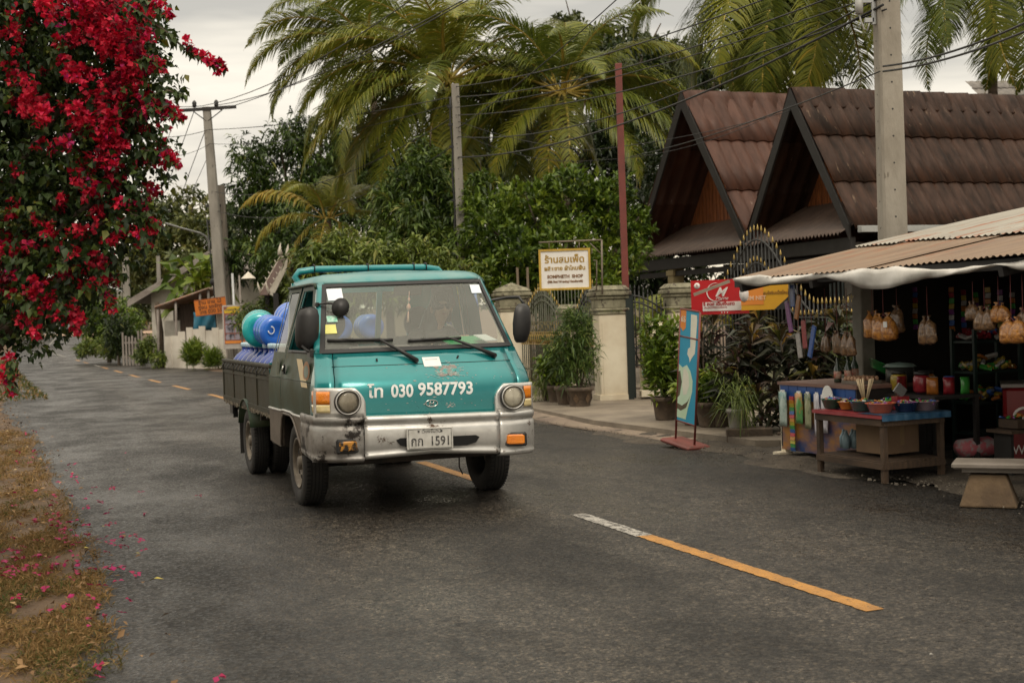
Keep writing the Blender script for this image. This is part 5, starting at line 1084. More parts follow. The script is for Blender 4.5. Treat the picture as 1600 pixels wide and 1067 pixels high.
def gable_house(name, label, y0, y1, apex, zf, x1, tm, wood=True, xs=0.0, seed=0):
    t = thing(name, label, 'house', H0, ROADYAW); ym = (y0 + y1) / 2; 
    for nm, e_ in (('roof_slope', y0 - .12), ('roof_slope', y1 + .12)):
        b = MB(); tiled(b, -.05, x1, (ym, apex), (e_, zf - .12)); b.build(nm, tm, t)
    b = MB(); n = int(x1 / .62)
    for i in range(n):    # ridge caps
        x = -.06 + i * .62; P = []
        for q in (x, x + .66):
            P.append([Vector((q, ym + dy, apex + dz + (.025 if q > x else 0))) for dy, dz in ((-.30, -.40), (-.29, -.36), (-.16, -.13), (-.05, .045), (.05, .045), (.16, -.13), (.29, -.36))])
        b.grid(P)
    b.build('ridge_cap', tm, t, solid=.015)
    for s_, e_ in ((-1, y0), (1, y1)):
        b = MB(); d = Vector((0, e_ - ym, zf - apex)); a = Vector((-.07, ym, apex + .03)); c_ = Vector((-.07, e_, zf - .02)); w_ = Vector((0, 0, -.34))
        b.add([a, c_, c_ + w_ * .8, a + w_ * 1.2] + [p + Vector((.05, 0, 0)) for p in (a, c_, c_ + w_ * .8, a + w_ * 1.2)], [(0, 1, 2, 3), (7, 6, 5, 4), (0, 4, 5, 1), (1, 5, 6, 2), (2, 6, 7, 3), (3, 7, 4, 0)]); b.build('bargeboard', M_TDK, t)
    b = MB(); xw = 1.25; hz = zf + .55; k = (apex - .12 - hz) / (apex - zf)
    b.add([(xw, y0 + (ym - y0) * .18, hz), (xw, y1 - (y1 - ym) * .18, hz), (xw, ym, apex - .2)], [(0, 1, 2)])
    nb = 26
    for i in range(nb):
        yy = y0 + .45 + (y1 - y0 - .9) * i / nb; top = apex - .25 - (apex - zf) * abs(yy - ym) / (ym - y0)
        if top > hz + .05: b.box((xw - .012, yy, (hz + top) / 2), (.02, (y1 - y0 - .9) / nb * .86, top - hz))
    b.build('gable_boards', M_WOOD, t)
    b = MB(); P = []; n = int((y1 - y0 - .2) / .02)
    for x, z in ((1.22, zf + .60), (.55, zf + .22), (-.18, zf - .16), (-.18, zf - .175)):
        P.append([Vector((x, y0 + .1 + (y1 - y0 - .2) * i / n, z + .028 * sin(i * 2 * pi / 6.0))) for i in range(n + 1)])
    b.grid(P); b.build('skirt_roof', M_SKIRT, t)
    b = MB(); b.box((0.02, (y0 + y1) / 2, zf - .38), (.12, y1 - y0, .26)); b.box((.1, (y0 + y1) / 2, zf - .62), (.1, y1 - y0, .12)); b.build('front_beam', M_TDK, t)
    b = MB(); b.box((x1 / 2 + 1.3, (y0 + y1) / 2, zf - .3), (x1 - 2.6, y1 - y0 - .1, .08)); b.build('ceiling', M_TDK, t)
    return t
h2 = gable_house('house', 'brown tiled house whose nearer steep gable faces the road', 0, 3.62, 5.87, 3.05, 16, M_TILE)
h1 = gable_house('house', 'redder tiled house with the farther steep gable and orange boards', 3.66, 8.9, 6.6, 3.05, 9, M_TILE2)
b = MB(); b.box((8.2, -.02, 1.35), (13.5, .15, 2.7)); b.build('dimming_side_wall', M_DWALL, h2)  # wall added to keep the carport dark
b = MB(); b.box((8.0, -.24, 2.93), (16, .12, .11)); b.box((8.0, -.19, 2.985), (16, .03, .03)); b.build('gutter', M_GUT, h2)
b = MB(); b.box((5.2, 1.8, 1.35), (.15, 3.6, 2.7)); b.build('back_wall', M_DWALL, h2)
b = MB(); b.box((5.2, 6.3, 1.35), (.15, 5.2, 2.7)); b.build('back_wall', M_DWALL, h1)
b = MB(); b.box((6.2, 8.8, 1.35), (7.5, .15, 2.7)); b.build('dimming_side_wall', M_DWALL, h1)  # far wall, likewise added to keep the carport dark
M_YC = mat('yellowed_post_plaster', (.36, .30, .16), (.28, .22, .11), rough=.7)
for y, hh, m_ in ((.15, h2, M_DWALL), (3.6, h2, M_DWALL), (7.2, h1, M_YC)):
    b = MB(); b.box((.15, y, 1.35), (.28, .28, 2.7)); b.box((.15, y, 2.45), (.34, .34, .12)); b.build('carport_post', m_, hh)
b = MB(); 
for i in range(9): b.box((3.2, 4.0 + i * .16, 1.9), (.03, .04, 1.0))
b.build('window_bars', mat('pale_blue_bars', (.35, .45, .50), rough=.5), h1)
b = MB(); b.box((.4, 3.4, .08), (9, 10, .16)); b.build('carport_floor', M_CONC, h2)
# grey roof at the far right edge
q = at(1600, 125, 48); t = thing('house', 'distant house with grey tile roof cut by the right picture edge', 'house', (q.x + 3, 48, 0), .1)
b = MB(); tiled(b, -4.4, 5, (2.2, q.z + .3), (0, q.z - 1.2), .25, .03, 4); b.build('roof', mat('grey_roof_tile', (.20, .18, .16), (.12, .11, .10), rough=.7), t)
b = MB(); b.box((.3, 2.2, (q.z - 1.2) / 2), (8.6, 3.6, q.z - 1.2)); b.build('wall', M_DWALL, t)

# ---- pavement
b = MB(); top = [(1.05, 16.9), (2.55, 13.6), (3.4, 13.4), (4.2, 17.0), (3.2, 20.9), (6, 28), (-.2, 30), (-1.6, 27), (.0, 20.5)]
b.prism(top, lambda a, c, t_: Vector((a, c, .115 - t_)), .16); b.build('pavement_slab', M_CONC, kind='structure')
b = MB(); P = []
for i in range(16):
    y = 13.4 + i * 1.0; e0 = roadpt(y, 2.93 + .03 * sin(i * 1.7)); e1 = roadpt(y, 3.55); e2 = roadpt(y, 5.2); P.append([(e0.x, e0.y, .020), (e0.x, e0.y, .048), (e1.x, e1.y, .060 if y < 17 else .085), (e2.x, e2.y, .065 if y < 17 else .10)])
b.grid(P); b.build('pavement_apron', mat('stained_concrete', (.26, .20, .14), (.14, .10, .075), scale=1.2, rough=.6, bump=.3, speck=((.09, .065, .045), 6, .6)), kind='structure')

# ---- pillars
def pillar(x, y, h, w_, label, rz=R(9), m=M_CREAM, lamp=False):
    t = thing('gate_pillar', label, 'pillar', (x, y, .10), rz); h -= .1
    b = MB(); b.box((0, 0, (h - .42) / 2), (w_, w_, h - .42), bev=.015); b.box((0, 0, .05), (w_ + .05, w_ + .05, .10)); b.box((-w_ * .36, -w_ / 2 - .004, (h - .5) / 2), (.03, .02, h - .6)); b.build('shaft', m, t)
    b = MB()
    for z, e_, hh in ((h - .40, .04, .05), (h - .345, .09, .04), (h - .25, .03, .15), (h - .15, .09, .05), (h - .09, .16, .06), (h - .045, .10, .03)): b.box((0, 0, z), (w_ + e_, w_ + e_, hh), bev=.01)
    b.box((0, 0, h + .01), (w_ + .12, w_ + .12, .07), taper=.75); b.build('capital', M_STAIN, t); return t
pillar(1.61, 21.0, 1.93, .46, 'cream gate pillar right of the row of potted bamboo'); pillar(2.80, 21.0, 1.93, .46, 'cream gate pillar behind the blue banner and flowering pot')
pillar(1.03, 22.4, 1.66, .27, 'slim short pillar in the middle of the scalloped fence'); pillar(.02, 25.2, 2.05, .55, 'weathered pillar just behind the truck mirror on the right')
b = MB(); b.lathe([(.34, 0), (.32, .06), (.05, .16), (.001, .17)], (.02, 25.2, 2.02), 4); pillar_top = b.build('pillar_cap', M_STAIN, label='pyramid cap stone on the weathered pillar behind the truck mirror', cat='cap stone')
# ---- fences
def fence(name, label, p0, p1, h, zb_, bar, tip, n, band=None, r=.011, cat='fence', arch2=None):
    p0, p1 = Vector((*p0, 0)), Vector((*p1, 0)); d = p1 - p0; L_ = d.length; t = thing(name, label, cat, p0, atan2(d.y, d.x)); B = MB(); T = MB()
    for i in range(n + 1):
        f = i / n; z = h(f); B.cyl((f * L_, 0, zb_), (f * L_, 0, z), r, n=5)
        T.tube([(f * L_, 0, z - .01), (f * L_, 0, z + .02), (f * L_, 0, z + .09)], [.007, .017, .002], 6)
        if arch2: zz = arch2(f); T.tube([(f * L_, -.02, zz), (f * L_, -.02, zz + .02), (f * L_, -.02, zz + .08)], [.007, .016, .002], 6)
    B.build('bars', bar, t); T.build('spear_tips', tip, t); Rl = MB()
    for off in ((-.10, -.20) if not arch2 else (-.14,)): Rl.tube([(k / 40 * L_, 0, h(k / 40) + off) for k in range(41)], .016, 5)
    if arch2: Rl.tube([(k / 40 * L_, 0, arch2(k / 40) - .03) for k in range(41)], .014, 5)
    for z in (zb_ + .04, zb_ + .32): Rl.box((L_ / 2, 0, z), (L_, .03, .03))
    Rl.build('rails', bar, t)
    if band:
        G = MB(); z0, z1 = band; k = max(3, int(L_ / .10))
        for i in range(k):
            for (a, c_) in ((0, 1), (1, 0)): G.tube([(L_ * (i + a) / k, -.012, z0), (L_ * (i + c_) / k, -.012, z1)], .010, 4)
        for z in band: G.box((L_ / 2, -.01, z), (L_, .03, .018))
        G.build('diamond_band', tip, t)
    return t
sc = lambda lo_, hi, k=1: (lambda f: lo_ + (hi - lo_) * (sin(pi * ((f * k) % 1.0)) ** 1.2))
fence('iron_fence', 'black scalloped fence with gold tips between slim pillar and gate pillar', (1.12, 22.2), (1.50, 21.25), sc(1.55, 1.95), .5, M_IRON, M_GOLD, 13, (.98, 1.1))
fence('iron_gate', 'gold and grey double gate with diamond bands beside the truck mirror', (.20, 24.7), (.97, 22.7), sc(1.45, 2.0), .2, M_GIRON, M_GOLD, 22, (1.0, 1.22), cat='gate')
fence('iron_fence', 'taller ornate golden fence farther back behind the shop sign', (.25, 26.5), (1.9, 24.2), sc(1.75, 2.45), .5, M_GIRON, M_GOLD, 26, (1.2, 1.4))
fence('iron_gate', 'arched black iron garden gate between the two cream pillars', (1.97, 21.05), (2.54, 21.05), lambda f: 1.62 + .28 * sin(pi * (.5 - f * .5)) , .62, M_IRON, M_IRON, 8, (1.0, .72), .013, 'gate')
b = MB(); b.box((1.91, 20.85, .98), (.09, .14, 1.76)); b.box((1.98, 20.9, .98), (.04, .05, 1.7)); b.build('gate_post', mat('dark_green_iron', (.008, .016, .013), rough=.5), label='dark green steel gate post against the right side of the pillar', cat='post')
fence('iron_fence', 'black fence rising in a tall gold-tipped arch above the red sign', (2.98, 20.5), (4.55, 16.6), lambda f: 1.55 + 1.12 * max(0, cos(pi * min(1, abs(f - .42) / .36)) * .5 + .5), .62, M_IRON, M_GOLD, 44, None, .011, 'fence', lambda f: 1.40 + .82 * max(0, cos(pi * min(1, abs(f - .42) / .26)) * .5 + .5))
b = MB(); b.box((0, 0, .38), (4.5, .16, .56)); b.box((0, 0, .66), (4.5, .22, .05)); b.build('garden_wall', mat('greenish_plaster', (.30, .31, .20), (.20, .19, .12), scale=2, rough=.8, speck=((.1, .09, .06), 6, .62)), loc=(3.78, 18.6, 0), rz=atan2(-3.9, 1.57), label='low plaster wall under the black fence behind the cordylines', cat='wall')
b = MB(); b.box((0, 0, .40), (.62, .14, .50)); b.box((0, 0, .655), (.66, .2, .04)); b.box((0, -.35, .20), (.7, .4, .09)); b.build('garden_wall', M_CREAM, loc=(2.42, 21.25, 0), label='low cream wall seen through the arched garden gate', cat='wall')
b = MB(); b.grid([[(-.28, 0, 0), (0, -.03, .05), (.28, 0, .10)], [(-.28, .15, .06), (0, .12, .11), (.28, .15, .16)]]); b.build('plastic_board', mat('turquoise_plastic', (.08, .36, .38), rough=.4), loc=(2.40, 20.95, .50), label='turquoise plastic board leaning inside the garden gate', cat='board', solid=.02)
# red post and the hanging shop sign
q = at(966, 100, 21.8); b = MB(); b.box((0, 0, q.z / 2), (.11, .11, q.z)); RP = b.build('post', M_RED, loc=(q.x, 21.8, 0), label='tall dark red steel post rising behind the gate pillar', cat='post', bevel=.006)
SY = 20.6; c0, c1 = at(840, 392, SY), at(919, 389, SY); c2 = at(845, 453, SY); c3 = at(925, 450, SY)
t = thing('shop_sign', 'white shop sign with gold frame and gold lettering hanging over the fence', 'sign', (c0 + c3) / 2, R(-1)); W_, H_ = .83, .66
b = MB(); b.box((0, 0, 0), (W_ - .04, .03, H_ - .04)); b.build('board', mat('sign_white', (.78, .75, .70), (.70, .67, .62), rough=.4), t)
b = MB()
for z in (-1, 1): b.box((0, -.005, z * (H_ / 2 - .017)), (W_, .05, .034))
for x in (-1, 1): b.box((x * (W_ / 2 - .017), -.005, 0), (.034, .05, H_ - .068))
b.build('frame', mat('gold_frame', (.55, .36, .06), (.42, .26, .04), rough=.4, metal=.2), t)
M_GT = mat('gold_letters', (.40, .24, .03), rough=.5); M_DT = mat('brown_letters', (.22, .10, .03), rough=.5)
for body, s_, z, m_, bo in (('ร้านสมเพ็ด', .150, .155, M_GT, .004), ('ผลิตขาย ผ้าไหมพื้น', .088, .015, M_GT, .003), ('SOMPHETH  SHOP', .070, -.115, M_DT, .003), ('(Silk Ikat Weaving Handicraft)', .047, -.195, M_DT, .0025)):
    text('lettering', body, s_, m_, t, smat((0, -.018, z), (1, 0, 0), (0, 0, 1)), .002, bold=bo)
q1, q2 = at(842, 379, SY), at(940, 375, SY); b = MB(); o0 = t.location
b.tube([q1 - o0, q2 - o0], .014, 6); b.tube([q2 - o0, at(941, 460, SY) - o0], .016, 6); b.tube([at(922, 380, SY) - o0, at(940, 398, SY) - o0], .008, 5); b.tube([at(925, 388, SY) - o0, at(925, 396, SY) - o0, at(921, 396, SY) - o0], .006, 5)
for x in (858, 905): b.tube([at(x, 378, SY) - o0, at(x, 391, SY) - o0], .006, 5)
b.tube([at(927, 407, SY) - o0, at(932, 407, SY) - o0, at(932, 455, SY) - o0], .012, 5); b.tube([at(922, 450, SY) - o0, at(934, 450, SY) - o0], .006, 5); b.build('bracket', mat('weathered_steel', (.22, .18, .14), (.12, .09, .07), rough=.6), t)
for px_, Y_ in ((811, 26.0), ):
    b = MB(); p0_ = at(810, 470, Y_); b.tube([(p0_.x, Y_, 0), (p0_.x, Y_, at(810, 418, Y_).z), (at(824, 418, Y_).x, Y_, at(824, 418, Y_).z), (at(824, 418, Y_).x, Y_, 0)], .03, 6); b.build('steel_frame', mat('rusty_frame', (.15, .11, .07), rough=.7), label='bare steel tube frame standing behind the scalloped fence', cat='frame')

# ---- pots
M_POTM = mat('old_cement_pot', (.13, .095, .065), (.065, .048, .035), scale=7, rough=.85, bump=.4, bscale=25)
def pot(x, y, w_, h, z=.115, label='', cat='pot', group='clay pots along the fence', M=None, orn=False):
    t = thing('plant_pot', label, cat, (x, y, z), RND.uniform(0, 1), group); b = MB()
    b.lathe([(w_ * .34, 0), (w_ * .36, .02), (w_ * .44, h * .8), (w_ * .5, h * .82), (w_ * .5, h), (w_ * .43, h), (w_ * .42, h * .9), (.001, h * .9)], n=20); b.build('pot_body', M or M_POTM, t)
    b = MB(); b.lathe([(w_ * .42, 0), (.001, .01)], (0, 0, h * .905), 16); b.build('soil', M_EARTH, t)
    if orn:
        b = MB()
        for k in range(6):
            a = k * pi / 3; Mz = Matrix.Rotation(a, 4, 'Z'); b.add([Mz @ Vector((w_ * .385, 0, h * .2)), Mz @ Vector((w_ * .42, .05, h * .45)), Mz @ Vector((w_ * .435, 0, h * .7)), Mz @ Vector((w_ * .42, -.05, h * .45))], [(0, 1, 2, 3)])
        b.build('relief', M_EARTH, t)
    return t
def plant(name, label, cat, x, y, z, lobes, n, L, m, seed, wr=.18, up=.2, droop=.35, per=8, stems=5, group=None, long=1.0):
    t = tree(name, label, cat, (x, y, z), [(x + a, y + b_, z + c_, *( (r_,) * 3 if not isinstance(r_, tuple) else r_)) for a, b_, c_, r_ in lobes], n, L, m, seed, per, droop, wr, group, stems=False, up=up, crown_name='leaves', long=long)
    b = MB(); rr = random.Random(seed)
    for k in range(stems):
        a, b_, c_, r_ = lobes[k % len(lobes)]; b.tube([(rr.uniform(-.05, .05), rr.uniform(-.05, .05), -.02), (a * .6 + rr.uniform(-.05, .05), b_ * .6, c_ * .5), (a + rr.uniform(-.08, .08), b_ + rr.uniform(-.05, .05), c_)], [.014, .011, .005], 5, caps=False)
    b.build('stems', M_BARK, t); return t
lab = ('ornate cement pot, frontmost of the bamboo row', 'cement pot behind the frontmost one in the bamboo row', 'cement pot in the middle of the bamboo row', 'cement pot at the far left end of the bamboo row')
for i, (px_, py_, w_, h_) in enumerate(((907, 637, .44, .31), (887, 634, .40, .30), (872, 630, .38, .29), (860, 626, .36, .28))):
    p = gp(px_, py_, .1); pot(p.x, p.y + .15, w_, h_, .10, lab[i], orn=(i == 0))
p = gp(907, 637, .1)
plant('potted_bamboo', 'tall potted bamboo shrub with narrow yellow-green leaves by the pillar', 'plant', p.x, p.y + .15, .40, [(-.05, .05, .85, .30), (.1, 0, .55, .26), (-.20, .1, .55, .26), (0, 0, .25, .26), (-.1, .05, .35, .24), (.02, 0, 1.02, .17)], 3800, .16, LM_POT, 51, .12, .5, .35, stems=9)
p = gp(872, 630, .1)
plant('potted_shrub', 'darker potted shrub left of the bamboo with reddish tips', 'plant', p.x, p.y + .1, .36, [(0, 0, .42, .24), (-.12, 0, .25, .18), (.05, .1, .20, .22)], 1600, .13, LM_HEDGE, 52, .34, .4, stems=6)
p = gp(853, 632, .05)
plant('spider_plant', 'pale striped spider plant at the truck headlight side of the pots', 'plant', p.x, p.y - .1, .1, [(0, 0, .32, .12), (-.05, 0, .22, .12)], 420, .22, LM_PALE, 53, .06, .5, .5, 10, stems=3)
p = gp(1042, 657, .115); pot(p.x, p.y + .15, .36, .30, .115, 'round dark pot of the flowering desert rose')
plant('desert_rose', 'tall potted desert rose with pale flowers beside the blue banner', 'plant', p.x, p.y + .15, .40, [(0, 0, .35, .25), (-.08, 0, .62, .20), (-.15, 0, .88, .13), (.10, 0, .55, .20), (.12, 0, .85, .12), (.0, 0, .15, .22)], 2600, .13, LM_HEDGE, 54, .30, .6, .1, stems=8)
fl = MB(); rr = random.Random(5)
for k in range(14):
    c_ = Vector((p.x + rr.choice((-.18, -.15, .12, .0)) + rr.uniform(-.06, .06), p.y + rr.uniform(0, .2), .40 + rr.uniform(.75, 1.0)))
    for j in range(5): a = j * 1.257; fl.add([c_, c_ + Vector((.022 * cos(a), -.01, .022 * sin(a))), c_ + Vector((.035 * cos(a + .5), -.015, .035 * sin(a + .5))), c_ + Vector((.022 * cos(a + 1), -.01, .022 * sin(a + 1)))], [(0, 1, 2, 3)])
fo = fl.build('flowers', mat('pale_petals', (.75, .72, .50), (.7, .6, .45), rough=.6), bpy.data.objects['desert_rose']); fo.matrix_parent_inverse = Matrix.Translation(-bpy.data.objects['desert_rose'].location)
for i, (px_, py_, w_, lab_) in enumerate(((1088, 665, .34, 'cement pot right behind the blue banner'), (1112, 668, .36, 'squat cement pot between banner and cordylines'), (1132, 668, .32, 'cement pot half covered by spider plant leaves'))):
    p = gp(px_, py_, .115); pot(p.x, p.y + .15, w_, .30, .115, lab_)
    plant('potted_shrub', ('low leafy shrub in the pot behind the banner', 'broad leaved seedling in the squat pot', 'arching pale leaves in the third pot by the cordylines')[i], 'plant', p.x, p.y + .15, .40, [(0, 0, .14, .17), (.05, 0, .22, .13)], 420, .14, (LM_HEDGE, LM_HEDGE, LM_PALE)[i], 60 + i, (.34, .34, .1)[i], .5, .3, 7, stems=3)
p = gp(1155, 690, .05); pot(p.x, p.y + .1, .24, .24, .17, 'white chipped pot on a block under the spider plant', M=mat('white_pot', (.4, .38, .34), (.25, .22, .18), rough=.7))
plant('spider_plant', 'drooping dry spider plant in front of the cordylines', 'plant', p.x, p.y + .1, .38, [(0, 0, .16, .13), (.05, 0, .08, .12), (-.06, 0, .12, .10)], 330, .22, LM_PALE, 66, .06, .3, .9, 10, stems=3)
b = MB(); b.box((0, 0, .09), (.5, .3, .18), bev=.01); b.box((.4, .02, .06), (.2, .2, .12), bev=.01); b.build('concrete_block', M_POTM, loc=(p.x + .12, p.y + .05, .02), rz=ROADYAW - .5, label='rough concrete block under the white pot by the stall', cat='block')
# cordyline bushes: whorls of long leaves on tall canes
def cordyline(label, x, y, hs, seed, nl=34, L=.42):
    t = thing('cordyline', label, 'plant', (x, y, .05), 0, 'cordylines by the stall'); r = np.random.RandomState(seed); Ps = []; Ds = []; To = []; b = MB(); Ls = []
    for (dx, dy, h) in hs:
        b.tube([(dx * .3, dy * .3, -.05), (dx * .7, dy * .7, h * .5), (dx, dy, h)], [.018, .014, .010], 6)
        for z_ in np.arange(h * .35, h + .01, .14):
            k = int(nl * (.35 if z_ < h - .1 else .8)); a = r.uniform(0, 6.28, k); el = r.uniform(.1, 1.1, k) + (.25 if z_ > h - .1 else 0)
            Ps.append(np.stack([np.full(k, dx * (.3 + .7 * z_ / h)), np.full(k, dy * (.3 + .7 * z_ / h)), z_ + r.uniform(-.07, .05, k)], 1)); Ds.append(np.stack([np.cos(a) * np.cos(el), np.sin(a) * np.cos(el), np.sin(el)], 1)); To.append(np.clip(.35 + .2 * r.normal(size=k) + (.28 if z_ > h - .1 else 0), 0, 1)); Ls.append(np.full(k, L * (1 if z_ < h - .1 else .85)))
    Ps, Ds, To, Ls = map(np.concatenate, (Ps, Ds, To, Ls)); ll = Ls * r.uniform(.6, 1.15, len(Ps)); V, F = leaf_quads(Ps, Ds, ll, ll * .17, .42, seed=seed)
    link_mesh('leaves', npmesh('leaves', V, F, [LM_CORD], np.repeat(To, 4)), t); b.build('stems', M_BARK, t)
cordyline('dark cordyline clump nearest the spider plant, leaves purple below', 2.62, 14.9, [(0, 0, .9), (.2, .1, 1.15), (-.15, .1, .7), (.1, .2, .8)], 71)
cordyline('tall cordyline with orange-green crowns under the yellow sign', 2.95, 15.3, [(0, 0, 1.35), (.25, .1, 1.2), (-.2, 0, 1.25), (-.05, -.1, 1.05)], 72)
cordyline('cordyline with orange tips just right of the banner', 2.35, 15.8, [(0, 0, 1.2), (.15, .1, 1.35), (-.1, .1, .9)], 73, 26, .40)
cordyline('broad dark cordyline filling the corner beside the blue counter', 3.35, 14.7, [(0, 0, 1.25), (.3, .1, 1.0), (-.25, .1, 1.1), (.15, -.1, .8), (.45, .2, 1.3)], 74, 38)
cordyline('low cordyline at the foot of the stall post', 3.0, 14.4, [(0, 0, .5), (.2, 0, .6), (-.25, .05, .45), (.4, .1, .7)], 75)
tree('garden_tree', 'dim leafy shrub in the shade behind the stall post', 'bush', (4.6, 16.2, 0), [(4.4, 16.0, 1.0, .5), (5.0, 16.4, 1.2, .6), (4.2, 15.6, .6, .4)], 3500, .14, LM_DARK, 76, 8, .2, .35, stems=True, trunk_r=.04)

# ---- blue banner on a red stand
p = gp(1070, 697, .03); ang = R(-63); t = thing('banner_stand', 'narrow blue ice cream banner on a red metal stand at the kerb', 'banner', (p.x, p.y, .03), 0, rot=(0, R(7.2), ang))
HW_ = .18
b = MB(); b.box((0, 0, .03), (.55, .30, .045), bev=.015); b.build('base', M_RED, t)
b = MB()
for s_ in (-1, 1): b.cyl((s_ * HW_, 0, .04), (s_ * HW_, 0, 1.50), .012, n=8)
for z in (.26, 1.20, 1.50): b.cyl((-HW_, 0, z), (HW_, 0, z), .010, n=6)
b.build('frame', M_RED, t)
b = MB(); b.box((0, 0, .885), (HW_ * 2 - .01, .006, 1.235)); BN = b.build('banner_panel', mat('cyan_print', (.015, .26, .42), (.02, .29, .46), rough=.45), t)
def flat(name, poly, m, d, par=BN, y0=-.0035): b = MB(); b.prism(poly, lambda a, c, q_: Vector((a, y0 - d - q_ * .0, c)) if q_ == 0 else Vector((a, y0, c)), 1); return b.build(name, m, par)
M_CRM = mat('cream_print', (.75, .72, .60), (.6, .6, .5), rough=.5); M_PGR = mat('pale_green_print', (.45, .62, .42), (.55, .7, .55), rough=.5); M_DGR = mat('dark_choc_print', (.06, .045, .03), (.12, .10, .05), rough=.5); M_ORG = mat('orange_print', (.70, .25, .04), (.62, .20, .03), rough=.45)
flat('bottle_print', [(.02, 1.46), (.13, 1.46), (.14, 1.40), (.12, 1.04), (.06, .98), (.03, .93), (.02, .98), (-.02, 1.02), (-.01, 1.08), (.03, 1.10)], M_CRM, .001)
flat('ice_cream_print', [(-.19, .90), (-.10, .86), (-.02, .90), (.05, .84), (.10, .74), (.10, .62), (.06, .50), (.03, .42), (.0, .30), (-.19, .30)], M_PGR, .001)
flat('sauce_print', [(-.19, .80), (-.14, .82), (-.10, .70), (-.13, .55), (-.19, .50)], M_DGR, .002); flat('sauce_print', [(-.19, .46), (-.08, .44), (.02, .50), (.06, .56), (.0, .43), (-.10, .38), (-.19, .40)], M_DGR, .002); flat('scoop_print', [(-.08, .84), (-.03, .86), (.02, .80), (.04, .68), (.0, .58), (-.06, .56), (-.09, .66)], M_CRM, .002)
flat('badge_print', [(-.17, 1.49), (-.07, 1.49), (-.07, 1.30), (-.12, 1.26), (-.17, 1.30)], M_ORG, .001); text('badge_text', '6S', .09, M_CRM, BN, smat((-.12, -.006, 1.39), (1, 0, 0), (0, 0, 1)), .001)

# ---- red sign and yellow sign by the stall corner
def panel(name, label, px0, px1, pyt, pyb, Y, m, skew=0, cat='sign', th=.012, Y1=None):
    a = at(px0, (pyt + pyb) / 2, Y); c_ = at(px1, (pyt + pyb) / 2 - (px1 - px0) * ROLL * 0, Y1 or Y); ctr = (a + c_) / 2; W_ = (c_ - a).length; H_ = (pyb - pyt) / F_PX * ((Y + (Y1 or Y)) / 2)
    t = thing(name, label, cat, ctr, atan2(c_.y - a.y, c_.x - a.x)); b = MB(); b.box((0, 0, 0), (W_, th, H_)); b.build('board', m, t); return t, W_, H_
RS, W_, H_ = panel('shop_sign', 'red sign with white script logo wedged under the tin roof corner', 1080, 1170, 437, 491, 14.3, mat('red_sign', (.45, .008, .012), (.40, .008, .012), rough=.35), Y1=14.1)
Ms_ = lambda x, z, d=.009: smat((x, -d, z), (1, 0, 0), (0, 0, 1))
M_SW = mat('sign_white_print', (.8, .74, .70), rough=.5)
b = MB(); b.prism([(-W_ * .30, -H_ * .14), (W_ * .45, -H_ * .14), (W_ * .45, -H_ * .40), (-W_ * .30, -H_ * .40)], lambda a, c, q_: Vector((a, -.007 - .003 * (1 - q_), c)), 1); WP_ = b.build('white_band', M_SW, RS)
b = MB(); b.tube([(-.04 + .10 * cos(a), -.010, .055 + .10 * sin(a)) for a in lev(R(80), R(310), 26)], [.002 + .004 * sin(pi * k / 26) for k in range(27)], 5); b.build('ring_logo', M_SW, RS)
text('logo_lettering', 'M', .14, M_SW, RS, Ms_(.0, .05), .001, shear=.5, bold=.002); text('logo_lettering', 'Phone', .055, M_SW, RS, Ms_(.02, -.015), .001, shear=.5)
b = MB(); b.lathe([(.034, 0), (.034, .003), (.001, .003)], (-W_ / 2 + .07, -.007, H_ / 2 - .06), 20, Matrix.Rotation(pi / 2, 4, 'X')); DSC = b.build('white_disc', M_SW, RS); text('disc_mark', '5', .04, mat('red_mark', (.45, .01, .01), rough=.5), DSC, Ms_(-W_ / 2 + .07, H_ / 2 - .06, .012), .001)
M_RT = mat('red_print', (.45, .03, .03), rough=.5); text('band_lettering', 'รี ลดล เติมเงินสด', .05, M_RT, WP_, Ms_(-.01, -H_ * .20, .012), .001, bold=.002); text('band_lettering', 'เติมเงินได้ที่นี่ทุกเครือข่าย', .026, M_RT, WP_, Ms_(-.05, -H_ * .30, .012), .001)
text('band_lettering', '• • •', .05, M_SW, RS, Ms_(.05, -H_ * .455, .012), .001)
b = MB(); b.box((0, 0, 0), (.42, .02, .035), Matrix.Rotation(R(-19), 3, 'Y')); b.build('batten', mat('grey_batten', (.30, .24, .18), (.2, .16, .12), rough=.8, st=(1, 8, 8)), loc=at(1112, 450, 14.0), label='wooden batten nailed slanting across the red sign', cat='batten')
YS, W_, H_ = panel('shop_sign', 'orange and yellow mobile data sign under the tarp', 1158, 1232, 438, 484, 13.95, mat('yellow_sign', (.62, .33, .02), (.55, .28, .02), rough=.4), Y1=13.7)
b = MB(); b.prism([(-W_ / 2, H_ / 2), (-W_ * .02, H_ / 2), (-W_ * .02, -H_ * .32), (-W_ / 2, -H_ * .32)], lambda a, c, q_: Vector((a, -.007 - .002 * (1 - q_), c)), 1); OP = b.build('orange_half', M_ORG, YS)
b = MB(); b.prism([(W_ / 2, -H_ * .08), (W_ / 2, -H_ / 2), (W_ * .2, -H_ / 2)], lambda a, c, q_: Vector((a, -.007 - .002 * (1 - q_), c)), 1); b.build('black_corner', M_BLK, YS)
b = MB(); b.lathe([(.085, 0), (.085, .003), (.001, .003)], (0, 0, 0), 24, Matrix.Diagonal((.62, 1, 1, 1)) @ Matrix.Rotation(pi / 2, 4, 'X')); b.xf(Matrix.Translation((-W_ * .43, -.010, .02))); b.build('pale_oval', M_SW, OP)
